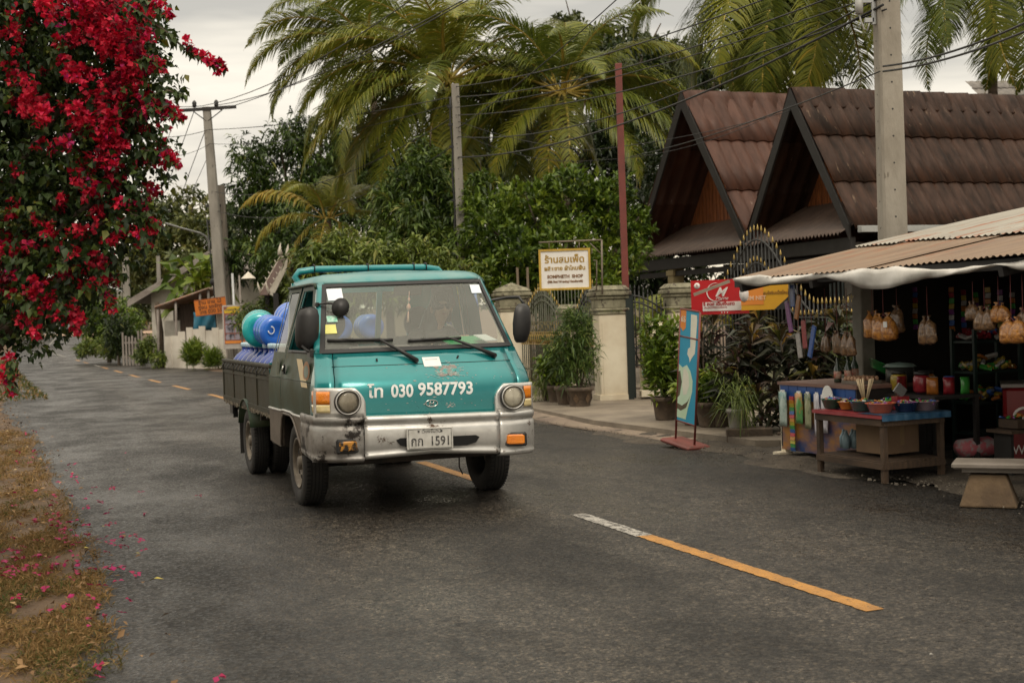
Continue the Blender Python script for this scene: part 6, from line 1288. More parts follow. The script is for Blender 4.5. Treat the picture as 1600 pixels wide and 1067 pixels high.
text('lettering', 'SIM NET', .062, mat('pale_orange_ink', (.85, .55, .35), rough=.5), OP, Ms_(-W_ * .18, -.03, .011), .001, bold=.002); text('lettering', 'สนใจซิมเน็ตไหม', .045, mat('brown_ink', (.25, .12, .02), rough=.5), YS, Ms_(W_ * .24, .02, .011), .001, bold=.001)

# ================================================================ stall
S0 = Vector((2.25, 12.85, 0))
def sp(x, y, z=0): return S0 + RN * x + RD * y + Vector((0, 0, z))
def eave(px_, py_, x=0.0):      # the point of the vertical plane x metres behind the eave seen at that pixel
    r = Vector(_ray(px_, py_)); o = Vector((0, 0, CAM_H)); q_ = S0 + RN * x; t_ = (q_ - o).dot(RN) / r.dot(RN); return o + r * t_
def rust(name, stops, rust_c, ax=(1, 1, 1), amt=.58):
    m = mat(name, stops[0], stops[1], scale=2.2, rough=.65, st=ax, detail=8, speck=(rust_c, 1.6, amt)); return m
M_R1 = rust('tan_rusty_sheet', ((.24, .165, .105), (.16, .105, .068)), (.22, .10, .05), (.35, 2.6, 1)); M_R2 = rust('peeling_pale_sheet', ((.34, .32, .27), (.24, .215, .18)), (.26, .11, .06), (.35, 2.6, 1), .55)
STL = thing('market_stall', 'roadside snack stall under a rusty corrugated roof', 'market stall', S0, ROADYAW)
def sheet(b, x0, x1, y0, y1, dz, seed, tilt=0):
    r = random.Random(seed); n = int(abs(y1 - y0) / .019); P = []
    for i, x in enumerate((x0, (x0 + x1) / 2, x1)):
        row = []
        for k in range(n + 1):
            y = y0 + (y1 - y0) * k / n; ph = y / .076 * 2 * pi
            row.append(Vector((x + (.02 * sin(y * 3 + seed) + r.uniform(0, .006) if i != 1 else 0), y, 1.815 + .185 * x + dz + .009 * sin(ph) + tilt * i * .5 + .012 * sin(y * 1.3 + x))))
        P.append(row)
    b.grid(P)
y_ = .02
for k in range(9):
    b = MB(); sheet(b, -.02 + .03 * sin(k * 2.3), 1.62, y_ - k * .72, y_ - (k + 1) * .72 - .05, .002 * (k % 2) + .006 * (k % 3), k); b.build('roof_sheet', M_R1, STL)
    b = MB(); sheet(b, 1.45 + .05 * sin(k * 1.7), 4.3, y_ - k * .72, y_ - (k + 1) * .72 - .05, .03 + .004 * (k % 2), k + 20); b.build('roof_sheet', M_R2, STL)
b = MB()
for x in (.06, 1.5, 3.6): b.box((x, -3.1, 1.76 + .185 * x), (.06, 6.3, .08))
for k in range(6): b.box((1.9, -.15 - k * 1.2, 1.72 + .35), (3.9, .05, .07), Matrix.Rotation(-math.atan(.185), 3, 'Y'))
b.build('roof_frame', M_TDK, STL)
b = MB()
for x, y in ((3.6, -.2), (3.6, -3.2), (1.5, -3.3), (3.6, -6)): b.cyl((x, y, 0), (x, y, 1.78 + .185 * x), .05, n=8)
b.build('roof_post', M_TDK, STL)
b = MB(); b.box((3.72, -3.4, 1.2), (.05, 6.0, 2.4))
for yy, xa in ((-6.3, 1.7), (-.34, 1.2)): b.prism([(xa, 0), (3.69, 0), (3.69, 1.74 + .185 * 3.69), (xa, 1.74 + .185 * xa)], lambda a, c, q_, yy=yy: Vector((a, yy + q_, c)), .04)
b.box((2.2, -3.5, .02), (3.1, 6.6, .04)); b.build('stall_back', mat('stall_darkness_boards', (.020, .016, .012), (.012, .010, .008), rough=.9, scale=6), STL)  # boards and floor coloured near black for the shade inside the stall
pp = eave(1348, 470, 1.05); b = MB(); b.box((0, 0, .95), (.155, .155, 1.9), bev=.01); b.build('stall_post', mat('grey_painted_post', (.26, .25, .21), (.17, .16, .13), scale=4, rough=.7), loc=(pp.x, pp.y, 0), rz=ROADYAW, label='square grey concrete post under the left end of the stall roof', cat='post')
# tarp along the eave
up_ = [(1146, 435), (1165, 432), (1185, 429), (1210, 433), (1250, 430), (1290, 425), (1320, 424), (1345, 419), (1370, 421), (1400, 416), (1440, 420), (1480, 421), (1520, 416), (1560, 412), (1600, 407), (1640, 402)]
lo_ = [(1146, 438), (1165, 446), (1185, 447), (1210, 444), (1250, 441), (1290, 434), (1320, 441), (1345, 450), (1370, 453), (1400, 448), (1440, 437), (1480, 431), (1520, 425), (1560, 414), (1600, 423), (1640, 420)]
b = MB(); rows = []; K = 96
def ipx(tab, x): return ip(x, tab)
for j in range(5):
    row = []
    for i in range(K + 1):
        x = 1146 + (1640 - 1146) * i / K; yy = ipx(up_, x) * (1 - j / 4) + ipx(lo_, x) * (j / 4); p = eave(x, yy, -.03 - .02 * sin(pi * j / 4) - .012 * sin(i * .35 + j * .8) - .004 * sin(i * 1.3 + j * .7)); p.z += .003 * sin(i * .8 + j * 1.2); row.append(p)
    rows.append(row)
b.grid(rows); b.build('tarp', mat('white_tarp', (.66, .64, .60), (.50, .48, .44), scale=5, rough=.6, speck=((.32, .50, .46), 2.2, .64)), label='crumpled white tarp hanging along the stall roof edge', cat='tarp', solid=.006)
# ---- table with bowls
M_TW = mat('worn_table_wood', (.085, .052, .030), (.035, .022, .014), scale=6, rough=.75, st=(6, .6, 1))
T0 = gp(1382, 752, .04); TB = thing('table', 'low wooden stall table with a plank shelf near the kerb', 'table', (T0.x, T0.y, .03), ROADYAW)
TL_, TD, TH = .95, .62, .54
b = MB(); b.box((TD / 2, TL_ / 2, TH), (TD + .04, TL_ + .06, .03)); b.build('table_top', M_TW, TB)
for x, y in ((.02, .02), (.02, TL_ - .02), (TD - .02, .02), (TD - .02, TL_ - .02)): b = MB(); b.box((x, y, TH / 2 - .02), (.045, .045, TH - .02)); b.build('leg', M_TW, TB)
b = MB()
for k in range(3): b.box((.10 + k * .21, TL_ / 2, .155 + .004 * k), (.19, TL_ + .02, .022))
b.box((.0, TL_ / 2, .13), (.03, TL_, .05)); b.box((TD / 2, .0, .13), (TD, .03, .05)); b.box((0, TL_ / 2, TH - .045), (.03, TL_, .055)); b.box((TD / 2, 0, TH - .045), (TD, .03, .055)); b.build('shelf', M_TW, TB)
b = MB(); P = [[Vector((x, y, TH + .019 + .002 * sin(x * 40 + y * 33))) for y in lev(-.03, TL_ + .03, 10)] for x in lev(-.025, TD + .02, 6)]; b.grid(P); b.grid([[Vector((-.027, y, TH + .018)) for y in lev(-.03, TL_ + .03, 20)], [Vector((-.03 - .004 * sin(y * 50), y, TH - .012)) for y in lev(-.03, TL_ + .03, 20)]]); b.build('table_cover', mat('red_oilcloth', (.20, .015, .02), (.24, .04, .045), rough=.4), TB)
b = MB(); b.grid([[Vector((x, -.034 - .004 * sin(x * 60), TH + z)) for x in lev(-.03, TD + .05, 30)] for z in (.021, -.03)]); b.grid([[Vector((x, y, TH + .024)) for x in lev(-.03, TD + .05, 8)] for y in (-.034, .30)]); b.build('plastic_sheet', mat('blue_plastic_sheet', (.012, .06, .13), (.05, .12, .20), scale=12, rough=.35), TB)
TMw = Matrix.Translation(TB.location) @ Matrix.Rotation(ROADYAW, 4, 'Z')
candy_m = [mat('candy_wrap_%s' % n_, c_, tuple(q_ * .6 for q_ in c_), scale=30, rough=.3, coat=.5) for n_, c_ in (('red', (.30, .02, .03)), ('green', (.06, .35, .06)), ('yellow', (.42, .30, .035)), ('purple', (.22, .05, .25)), ('white', (.42, .40, .38)), ('blue', (.04, .12, .40)), ('orange', (.42, .14, .02)))]
def heap(b, rad, z, n, rr, s=.035, h=.05):
    for _ in range(n):
        a = rr.uniform(0, 6.28); q_ = rad * sqrt(rr.random()); b.mi = rr.randrange(len(candy_m))
        Mx = (Matrix.Rotation(rr.uniform(0, 3), 3, 'Z') @ Matrix.Rotation(rr.uniform(-.9, .9), 3, 'X') @ Matrix.Rotation(rr.uniform(-.7, .7), 3, 'Y'))
        b.box((q_ * cos(a), q_ * sin(a), z + h * (1 - q_ / rad) * rr.random() + .005), (s * rr.uniform(.8, 1.6), s * .6, s * .35), Mx, bev=.004)
def bowl(x, y, r_, h, m, label, seed, s=.035):
    p = TMw @ Vector((x, y, TH + .026)); t = thing('candy_bowl', label, 'bowl', p, 0, 'bowls of sweets on the stall table'); b = MB()
    b.lathe([(r_ * .66, 0), (r_ * .70, .004), (r_ * .95, h * .9), (r_ * 1.04, h * .95), (r_ * 1.04, h), (r_ * .94, h), (r_ * .68, .012), (.001, .010)], n=24); b.build('bowl_body', m, t)
    b = MB(); heap(b, r_ * .86, h * .75, 34, random.Random(seed), s); b.build('sweets', candy_m, t)
    return t
pl = lambda n_, c_: mat(n_, c_, tuple(q_ * .7 for q_ in c_), scale=6, rough=.25, coat=.5)
bowl(.13, .88, .105, .085, pl('dark_green_plastic', (.01, .09, .06)), 'dark green bowl of sweets at the left end of the table', 1)
bowl(.14, .67, .09, .07, pl('orange_plastic', (.50, .22, .03)), 'orange-yellow bowl of sweets, second from the left', 2)
bowl(.13, .455, .115, .09, pl('teal_plastic', (.01, .12, .11)), 'teal bowl of green-wrapped sweets below the bamboo sticks', 3)
bowl(.11, .17, .125, .085, pl('coral_plastic', (.60, .13, .06)), 'coral pink bowl of sweets at the near table corner', 4)
bowl(.33, .12, .11, .08, pl('navy_plastic', (.02, .03, .09)), 'navy blue bowl of sweets, second from the right', 5)
bowl(.53, .12, .115, .08, pl('clear_plastic', (.28, .20, .22)), 'milky clear bowl at the right end of the table', 6)
bowl(.36, .42, .10, .08, pl('brown_plastic', (.16, .05, .03)), 'brown bowl in the back row of the table', 7)
p = TMw @ Vector((.17, .46, TH + .10)); t = thing('stick_bundle', 'bundle of pale bamboo sticks fanned out of a bowl', 'sticks', p); b = MB(); rr = random.Random(3)
for k in range(10): a = rr.uniform(0, 6.28); q_ = rr.uniform(.03, .09); b.cyl((.01 * cos(a), .01 * sin(a), 0), (q_ * cos(a), q_ * sin(a), .20), .007, n=6)
b.build('sticks', mat('pale_bamboo', (.52, .42, .27), (.4, .3, .18), rough=.6), t)
p = TMw @ Vector((.40, .28, TH + .03)); t = thing('snack_box', 'red card box with a silver packet standing on the table', 'box', p, .3); b = MB(); b.box((0, 0, .06), (.12, .09, .11)); b.build('carton', candy_m[0], t); b = MB(); b.box((0, 0, .165), (.10, .02, .09), Matrix.Rotation(.7, 3, 'Y')); b.build('packet', mat('silver_foil', (.45, .45, .45), rough=.25, metal=.7), t)
p = TMw @ Vector((.36, .42, .20)); t = thing('cardboard_box', 'plain cardboard box stored on the shelf under the table', 'box', p, ROADYAW + .1); b = MB(); b.box((0, 0, .125), (.38, .36, .25)); b.build('carton', mat('cardboard', (.20, .13, .075), (.16, .10, .06), rough=.85), t); b = MB(); b.box((0, 0, .2515), (.05, .36, .002)); b.box((0, -.181, .16), (.05, .002, .18)); b.build('tape', mat('brown_tape', (.26, .18, .10), rough=.3), t)
t = thing('plastic_bag', 'pale bottles bag stored under the left half of the table', 'bag', TMw @ Vector((.3, .80, .20)), 0); b = MB(); 
for k in range(5): b.lathe([(.035, 0), (.037, .10), (.02, .13), (.012, .15), (.013, .165)], (.08 * (k % 3) - .08, .09 * (k // 3), 0), 10)
b.build('bottles', mat('pale_blue_bottle', (.25, .36, .42), (.15, .2, .2), rough=.25), t)
# ---- blue counter with hung packets
C0 = gp(1222, 712, .03); CT = thing('counter', 'stall counter with blue and orange printed front', 'counter', (C0.x, C0.y, .02), ROADYAW)
CLn, CD, CH = 1.25, .75, .74
M_BT = mat('blue_tile_print', (.012, .05, .20), (.02, .08, .28), scale=3, rough=.35)
b = MB(); b.box((.012, -CLn / 2, CH * .52), (.02, CLn, CH * .82)); FP = b.build('printed_front', mat('orange_blue_print', (.32, .14, .02), (.010, .035, .13), scale=1.6, rough=.4, pos=(.42, .58), st=(1, 1, 1.6)), CT)
b = MB()
for k in range(8): b.box((-.001, -.08 - k * .155, CH - .085), (.006, .148, .15))
b.build('blue_tiles', M_BT, FP)
b = MB(); b.box((.36, -CLn / 2, CH), (CD, CLn + .05, .03)); b.build('counter_top', mat('pink_brown_top', (.22, .12, .09), (.16, .09, .07), rough=.6), CT)
b = MB(); b.box((CD, -CLn / 2, CH / 2), (.02, CLn, CH - .04)); b.box((CD / 2, -CLn, CH / 2), (CD, .02, CH - .04)); b.box((CD / 2, -.01, CH * .55), (CD, .02, CH * .8)); b.build('counter_sides', M_TDK, CT)
b = MB(); b.box((.03, -.02, CH / 2), (.05, .07, CH)); b.box((.0, -.02, .03), (.16, .12, .05)); b.build('leg', M_CREAM, CT)
CMw = Matrix.Translation(CT.location) @ Matrix.Rotation(ROADYAW, 4, 'Z')
M_PK = [mat('packet_print_%d' % i, a_, b2_, scale=sc2, rough=.3, coat=.4, pos=(.44, .56)) for i, (a_, b2_, sc2) in enumerate((((.45, .55, .50), (.16, .30, .28), 9), ((.10, .32, .10), (.50, .22, .06), 9), ((.35, .36, .22), (.08, .12, .05), 9), ((.62, .60, .66), (.5, .48, .52), 2)))]
def packet(y, w_, h_, mi, label, z=None, name='snack_packet', x=-.03):
    t = thing(name, label, 'packet', CMw @ Vector((x, y, (z or CH - .08))), ROADYAW - pi / 2, 'packets hung on the counter front'); P = []; rr = random.Random(int(y * 100))
    for j in range(7):
        f = j / 6; P.append([Vector((w_ * (i / 4 - .5) * (1 - .08 * sin(pi * f)), -.022 * sin(pi * f) * sin(pi * i / 4) - .004 * sin(i * 2 + j), -h_ * f)) for i in range(5)])
    b = MB(); b.grid(P); b.build('wrapper', M_PK[mi], t, solid=.012); b = MB(); b.box((0, -.006, .0), (w_ * .5, .01, .035)); b.build('header_card', M_PAPER, t); return t
packet(-.10, .13, .34, 0, 'silver green packet hung leftmost on the counter'); packet(-.38, .12, .30, 1, 'green and orange toy packet hung third on the counter'); packet(-.53, .10, .34, 2, 'olive grey packet hung in the middle of the counter'); packet(-.68, .08, .40, 3, 'plain white packet hung right of the middle'); packet(-.80, .09, .36, 3, 'wide white packet hung beside the table end')
t = thing('rainbow_strip', 'long strip of rainbow coloured sachets hanging to the ground', 'sachets', CMw @ Vector((-.03, -.245, CH - .12)), ROADYAW - pi / 2)
cols = [(.50, .04, .05), (.55, .25, .03), (.45, .40, .04), (.06, .30, .08), (.04, .12, .35)]; ms_ = [mat('sachet_%d' % i, c_, rough=.35) for i, c_ in enumerate(cols)]
for k in range(15):
    b = MB(); b.box((0, 0, -.018 - k * .036), (.075, .008, .034), Matrix.Rotation(.25 * sin(k), 3, 'X')); b.build('sachet', ms_[k % 5], t)
b = MB(); pr2 = [(.09 * cos(a) * (1 if sin(a) > -.3 else 1.1), .14 * sin(a)) for a in lev(0, 6.2, 20)]; b.prism(pr2, lambda a, c, q_: Vector((a, q_, c)), .01); b.build('white_apron', M_PAPER, loc=CMw @ Vector((-.045, -.86, CH - .13)), rz=ROADYAW - pi / 2, label='rounded white sheet draped on the counter corner', cat='cloth')
# things on the counter
M_GLS = mat('dark_bottle_glass', (.03, .05, .03), rough=.1, coat=1); M_LBL = mat('bottle_label', (.5, .45, .35), (.45, .08, .05), scale=25, rough=.5)
def cbottle(x, y, lab, hh=.24):
    t = thing('bottle', lab, 'bottle', CMw @ Vector((x, y, CH + .016)), 0, 'bottles on the counter'); b = MB(); b.lathe([(.034, 0), (.036, .01), (.036, hh * .55), (.013, hh * .75), (.012, hh * .97), (.001, hh)], n=14); b.build('glass', M_GLS, t); b = MB(); b.lathe([(.0368, hh * .15), (.0368, hh * .45)], n=14); b.build('label', M_LBL, t)
cbottle(.25, -.62, 'dark bottle standing left on the counter'); cbottle(.30, -.72, 'bottle with red and cream label on the counter', .26); cbottle(.42, -.66, 'third bottle behind the other two on the counter', .28)
t = thing('egg_tray', 'carton tray of brown eggs on the counter', 'eggs', CMw @ Vector((.28, -.95, CH + .016)), ROADYAW); b = MB(); b.box((0, 0, .015), (.26, .26, .03)); b.build('tray', mat('grey_pulp', (.2, .17, .14), rough=.9), t)
b = MB()
for i in range(5):
    for j in range(5): b.lathe([(.001, -.028), (.016, -.015), (.021, 0), (.014, .02), (.001, .028)], (-.10 + i * .05, -.10 + j * .05, .045), 8)
b.build('eggs', mat('egg_shell', (.42, .25, .15), (.36, .2, .12), rough=.5), t)
t = thing('basin', 'green plastic basin behind the eggs', 'basin', CMw @ Vector((.62, -.80, CH + .10)), 0); b = MB(); b.lathe([(.10, 0), (.15, .07), (.16, .07), (.155, .075), (.11, .008), (.001, .006)], n=22, M=Matrix.Rotation(.5, 4, 'Y')); b.build('shell', pl('green_basin', (.01, .30, .06)), t)
t = thing('cooking_pot', 'grey pot with a pale round lid on the counter', 'pot', CMw @ Vector((.62, -1.08, CH + .016)), 0); b = MB(); b.lathe([(.12, 0), (.13, .01), (.13, .14), (.001, .14)], n=22); b.build('pot_body', mat('old_metal', (.10, .10, .09), rough=.4, metal=.6), t); b = MB(); b.lathe([(.155, 0), (.12, .03), (.001, .045)], (0, 0, .145), 22); b.build('lid', mat('pale_lid', (.20, .28, .25), rough=.35), t)
for i, (x, y, mi, lab_) in enumerate(((.45, -1.28, 2, 'yellow jar of sweets behind the table'), (.62, -1.45, 6, 'orange snack jar farther back on the counter'), (.45, -1.6, 0, 'red net bag of snacks behind the bowls'))):
    t = thing('snack_jar', lab_, 'jar', CMw @ Vector((x, y, CH - .05)), i); b = MB(); b.lathe([(.06, 0), (.075, .02), (.075, .13), (.06, .16)], n=16); b.build('jar_body', candy_m[mi], t); b = MB(); b.lathe([(.066, .155), (.068, .185), (.001, .187)], n=16); b.build('lid', M_BLK, t)
t = thing('side_table', 'dark side table carrying jars behind the snack table', 'table', CMw @ Vector((.55, -1.6, 0)), ROADYAW); b = MB(); b.box((0, 0, CH - .08), (.5, .7, .03)); b.build('table_top', M_TDK, t)
for x in (-.22, .22):
    for y in (-.32, .32): b = MB(); b.box((x, y, (CH - .09) / 2), (.04, .04, CH - .09)); b.build('leg', M_TDK, t)
# ---- hanging snack bags
M_CHIPS = mat('orange_crisps', (.62, .27, .05), (.22, .075, .015), scale=36, rough=.35, coat=.8, bump=.8, bscale=30); M_CHIP2 = mat('brown_crisps', (.30, .17, .075), (.08, .04, .02), scale=36, rough=.35, coat=.8, bump=.8, bscale=30)
M_STR = mat('pink_string', (.30, .10, .10), rough=.8)
def snack(px_, pyt, pyb, w_px, x, m, label, sy, lobes_=2):
    p = eave(px_, pyt, x); k = p.y / F_PX; h = (pyb - pyt) * k; w_ = w_px * k; t = thing('snack_bag', label, 'snack bag', p, ROADYAW - pi / 2, 'snack bags hanging in the stall'); b = MB(); rr = random.Random(int(px_))
    for q_ in range(lobes_):
        ox = (q_ - (lobes_ - 1) / 2) * w_ * .42; b.lathe([(w_ * .12, h * .12), (.006, 0), (w_ * .16, -h * .10), (w_ * .30, -h * .28), (w_ * .36, -h * .60), (w_ * .37, -h * .90), (w_ * .25, -h * .98), (.002, -h)], (ox, rr.uniform(-.02, .02), 0), 12, Matrix.Rotation(rr.uniform(-.12, .12), 4, 'Y'))
    b.v = [(a * rr.uniform(.80, 1.15) + rr.uniform(-.006, .006), c_ * .7 + rr.uniform(-.006, .006), d + rr.uniform(-.007, .007)) for a, c_, d in b.v]; b.build('bag', m, t); s_ = (pyt - sy) * k
    b = MB(); b.tube([(0, 0, 0), (0, 0, s_)], .003, 4); b.tube([(-w_ * .2, 0, -h * .18), (0, 0, h * .1), (w_ * .2, 0, -h * .18)], .003, 4); b.build('string', M_STR, t); return t
for a in ((1363, 490, 528, 34, .5, M_CHIPS, 'orange crisp bag hanging left of a labelled one', 452), (1380, 494, 532, 44, .35, M_CHIPS, 'wide orange crisp bag with white label near the post', 452), (1401, 482, 520, 30, .6, M_CHIP2, 'brown crisp bag hanging right of the orange ones', 450), (1449, 498, 538, 30, .45, M_CHIP2, 'lone brown snack bag hanging mid-stall', 448),
          (1520, 474, 500, 26, .35, M_CHIP2, 'small pale packet hanging on pink string at right', 440), (1538, 482, 516, 36, .3, M_CHIP2, 'dull fan-shaped crisp bag hanging at right', 436), (1560, 476, 504, 34, .3, M_CHIPS, 'bag with red corner hanging near the right edge', 432), (1580, 500, 536, 50, .2, M_CHIPS, 'big orange crisp bag hanging at the right edge', 430), (1598, 485, 520, 26, .25, M_CHIP2, 'brown packet cut off by the right edge', 428),
          (1308, 520, 552, 24, .55, M_CHIP2, 'dim snack bag hanging left of the post', 450), (1324, 522, 556, 28, .5, M_CHIP2, 'dim snack bag hanging closest to the post', 450), (1290, 524, 550, 20, .6, M_CHIP2, 'small dim snack bag hanging farthest left', 450)): snack(*a)
p = eave(1383, 507, .28); b = MB(); b.box((0, 0, 0), (.05, .004, .05)); b.build('price_tag', M_PAPER, loc=p, rz=ROADYAW - pi / 2, label='small white tag on the wide orange crisp bag', cat='tag')
# string of little yellow stars and dangling toys
b = MB(); pts_ = [eave(x_, y_, .9) for x_, y_ in ((1262, 492), (1275, 489), (1290, 482), (1305, 474), (1318, 466), (1330, 459))]; b.tube(pts_, .004, 4); gar = b.build('garland', M_BLK, label='string of little yellow paper stars left of the post', cat='garland')
for k, q_ in enumerate(pts_[1:]):
    b = MB(); st_ = []
    for j in range(10): a = j * pi / 5; rr_ = .030 if j % 2 == 0 else .014; st_.append((rr_ * sin(a), rr_ * cos(a)))
    b.prism(st_, lambda a, c, d, q_=q_: q_ + Vector((a, d - .01, c - .03)), .006); b.build('star', candy_m[2], gar)
for k, (px_, pyt, pyb, mi) in enumerate(((1238, 445, 480, 5), (1246, 460, 500, 6), (1232, 470, 520, 3), (1256, 500, 545, 0), (1268, 508, 560, 5), (1248, 520, 560, 4))):
    q_ = eave(px_, pyt, .35); k_ = q_.y / F_PX; t = thing('hanging_toy', ('blue', 'orange', 'purple', 'red', 'dark blue', 'white')[k] + ' packaged toy dangling under the tarp beside the yellow sign', 'toy', q_, ROADYAW - pi / 2, 'toys dangling under the tarp'); b = MB(); b.box((0, 0, -(pyb - pyt) * k_ / 2), (.07, .02, (pyb - pyt) * k_), Matrix.Rotation(.3 * sin(k * 2), 3, 'Y'), bev=.008); b.build('toy', candy_m[mi], t); b = MB(); b.tube([(0, 0, 0), (0, 0, .12)], .003, 4); b.build('string', M_STR, t)
# dim strips of packets and rows of goods in the depth of the stall
for k in range(12):
    px_ = 1372 + k * 19; q_ = eave(px_, 448 + 4 * (k % 3), 1.9 + .25 * (k % 3)); t = thing('packet_strip', ('coloured', 'striped', 'dull', 'faded')[k % 4] + ' sachet strip hanging in the dark of the stall, number %s from the post' % ('one', 'two', 'three', 'four', 'five', 'six', 'seven', 'eight', 'nine', 'ten', 'eleven', 'twelve')[k], 'sachets', q_, ROADYAW - pi / 2, 'sachet strips in the dark of the stall'); b = MB()
    for j in range(8): b.mi = (k + j * (1 + k % 2)) % len(candy_m); b.box((.004 * sin(j), 0, -.03 - j * .055), (.07, .012, .05), Matrix.Rotation(.2 * sin(j * 2 + k), 3, 'X'), bev=.003)
    b.build('sachets', candy_m, t)
for k in range(9):
    t = thing('snack_packet', ('red', 'green', 'yellow', 'purple', 'white', 'blue', 'orange', 'red and white', 'green and gold')[k] + ' snack packet standing on the dark side table', 'packet', CMw @ Vector((.42 + .12 * (k % 3), -1.36 - .07 * k, CH - .06)), ROADYAW + k * .4, 'packets standing on the side table'); b = MB(); P = []
    for j in range(6): f = j / 5; P.append([Vector((.05 * (i / 3 - .5) * 2, .018 * sin(pi * f) * (1 if i in (1, 2) else .3), .15 * f)) for i in range(4)])
    b.grid(P); b.build('wrapper', candy_m[k % 7], t, solid=.012)
# ---- shelf rack, freezer, bag, bench
q_ = at(1492, 700, 11.9); RK = thing('shelf_rack', 'dark green metal shelf rack with snacks inside the stall', 'rack', (q_.x, 11.9, .02), ROADYAW); M_DG = mat('dark_green_metal', (.010, .028, .022), rough=.5)
b = MB()
for x in (0, .52):
    for y in (0, -.3): b.box((x, y, .62), (.03, .03, 1.24))
b.build('uprights', M_DG, RK)
for k, z in enumerate((.28, .56, .84, 1.12)): b = MB(); b.box((.26, -.15, z), (.52, .3, .02)); b.build('shelf', M_DG, RK)
for k, z in enumerate((.57, .85, 1.13)):
    t = thing('snack_pile', ('pile of yellow and green packets on the rack shelf', 'row of yellow-green packets on the upper rack shelf', 'red and white packets on top of the rack')[k], 'snacks', Matrix.Translation(RK.location) @ Matrix.Rotation(ROADYAW, 4, 'Z') @ Vector((.26, -.15, z + .03)), 0); b = MB(); heap(b, .22, 0, 40, random.Random(k + 40), .075, .14); b.build('packets', [candy_m[i] for i in ((2, 1, 2, 1, 5, 6, 2), (2, 1, 6, 4, 1, 2, 2), (0, 4, 0, 0, 4, 5, 0))[k]], t)
t = thing('net_sack', 'pink net sack lying under the green rack', 'sack', at(1528, 698, 11.4), ROADYAW); b = MB(); b.lathe([(.001, -.22), (.09, -.18), (.12, -.05), (.11, .1), (.05, .2), (.001, .24)], n=18, M=Matrix.Rotation(pi / 2, 4, 'Y')); b.v = [(x * 1.1, y, z * (.8 + .1 * sin(x * 30))) for x, y, z in b.v]; b.build('sack', mat('pink_net', (.42, .10, .12), (.30, .26, .26), scale=14, rough=.6, pos=(.45, .55)), t)
q_ = at(1592, 700, 11.3); FZ = thing('ice_cream_freezer', 'red ice cream freezer with white lettering at right edge', 'freezer', (q_.x + .27, 11.15, .02), R(-20)); b = MB(); b.box((0, .3, .37), (.85, .6, .70), bev=.03); b.build('cabinet', mat('freezer_red', (.20, .010, .012), (.15, .008, .010), rough=.35), FZ)
b = MB(); b.box((0, .3, .735), (.88, .62, .03)); b.build('lid', mat('freezer_lid', (.25, .22, .2), rough=.4), FZ)
text('lettering', "WALL'S", .12, M_SW, FZ, smat((-.36, -.012, .17), (1, 0, 0), (0, 0, 1)), .002, 'LEFT', .85)
b = MB(); hp = [(.16 * sin(a) ** 3, .010 * (13 * cos(a) - 5 * cos(2 * a) - 2 * cos(3 * a) - cos(4 * a))) for a in lev(0, 2 * pi, 40)]; b.tube([(-.18 + x, -.008, .42 + y) for x, y in hp], .014, 6, caps=False); b.build('heart_logo', M_SW, FZ)
t = thing('snack_tray', 'wooden tray of small goods on a stool before the freezer', 'tray', at(1590, 672, 10.8), ROADYAW); b = MB(); b.box((.05, 0, 0), (.5, .3, .025)); b.box((.05, 0, .06), (.3, .22, .07)); b.build('tray', M_TW, t); b = MB(); heap(b, .13, .10, 20, random.Random(9), .04); b.build('goods', candy_m, t); 
for x in (-.15, .25): b = MB(); b.box((x, 0, -.24), (.03, .2, .46)); b.build('leg', M_TDK, t)
M_BEN = mat('mossy_bench_concrete', (.15, .10, .055), (.08, .052, .03), scale=4, rough=.9, bump=.5, bscale=22, speck=((.08, .06, .04), 7, .62))
q_ = gp(1545, 789, .03); BE_ = thing('bench', 'concrete slab bench on tapered block legs at the right edge', 'bench', (q_.x, q_.y + .1, .02), R(-24)); b = MB(); b.box((.42, .0, .300), (1.25, .34, .045), bev=.012); b.box((.44, .02, .262), (1.15, .28, .025)); b.build('seat', mat('bench_slab', (.20, .175, .15), (.12, .10, .08), scale=3, rough=.7, speck=((.14, .11, .09), 8, .62)), BE_)
for x in (.04, .78): b = MB(); b.box((x, 0, .115), (.40, .34, .23), taper=.62, bev=0); b.box((x + .03, 0, .24), (.05, .05, .04)); b.build('leg', M_BEN, BE_, bevel=.015)
b = MB(); b.tube([(1.3, -.1, .0), (1.15, -.06, .02), (1.1, -.02, .18), (1.16, 0, .26)], [.05, .035, .022, .02], 8); b.build('bent_foot', M_BEN, BE_)
b = MB(); rr = random.Random(6)
for k in range(900):
    y = rr.uniform(7, 17); q_ = roadpt(y, 2.95 + rr.gauss(0, .16) + rr.random() ** 3 * 1.2); s_ = rr.uniform(.004, .016) * (1.8 if rr.random() < .06 else 1); b.box((q_.x, q_.y, .048), (s_ * 1.4, s_, s_ * .7), Matrix.Rotation(rr.uniform(0, 3), 3, 'Z'), taper=.7)
tag(b.build('gravel', mat('pale_gravel', (.16, .14, .11), (.07, .06, .048), rough=.9, scale=20)), kind='stuff')
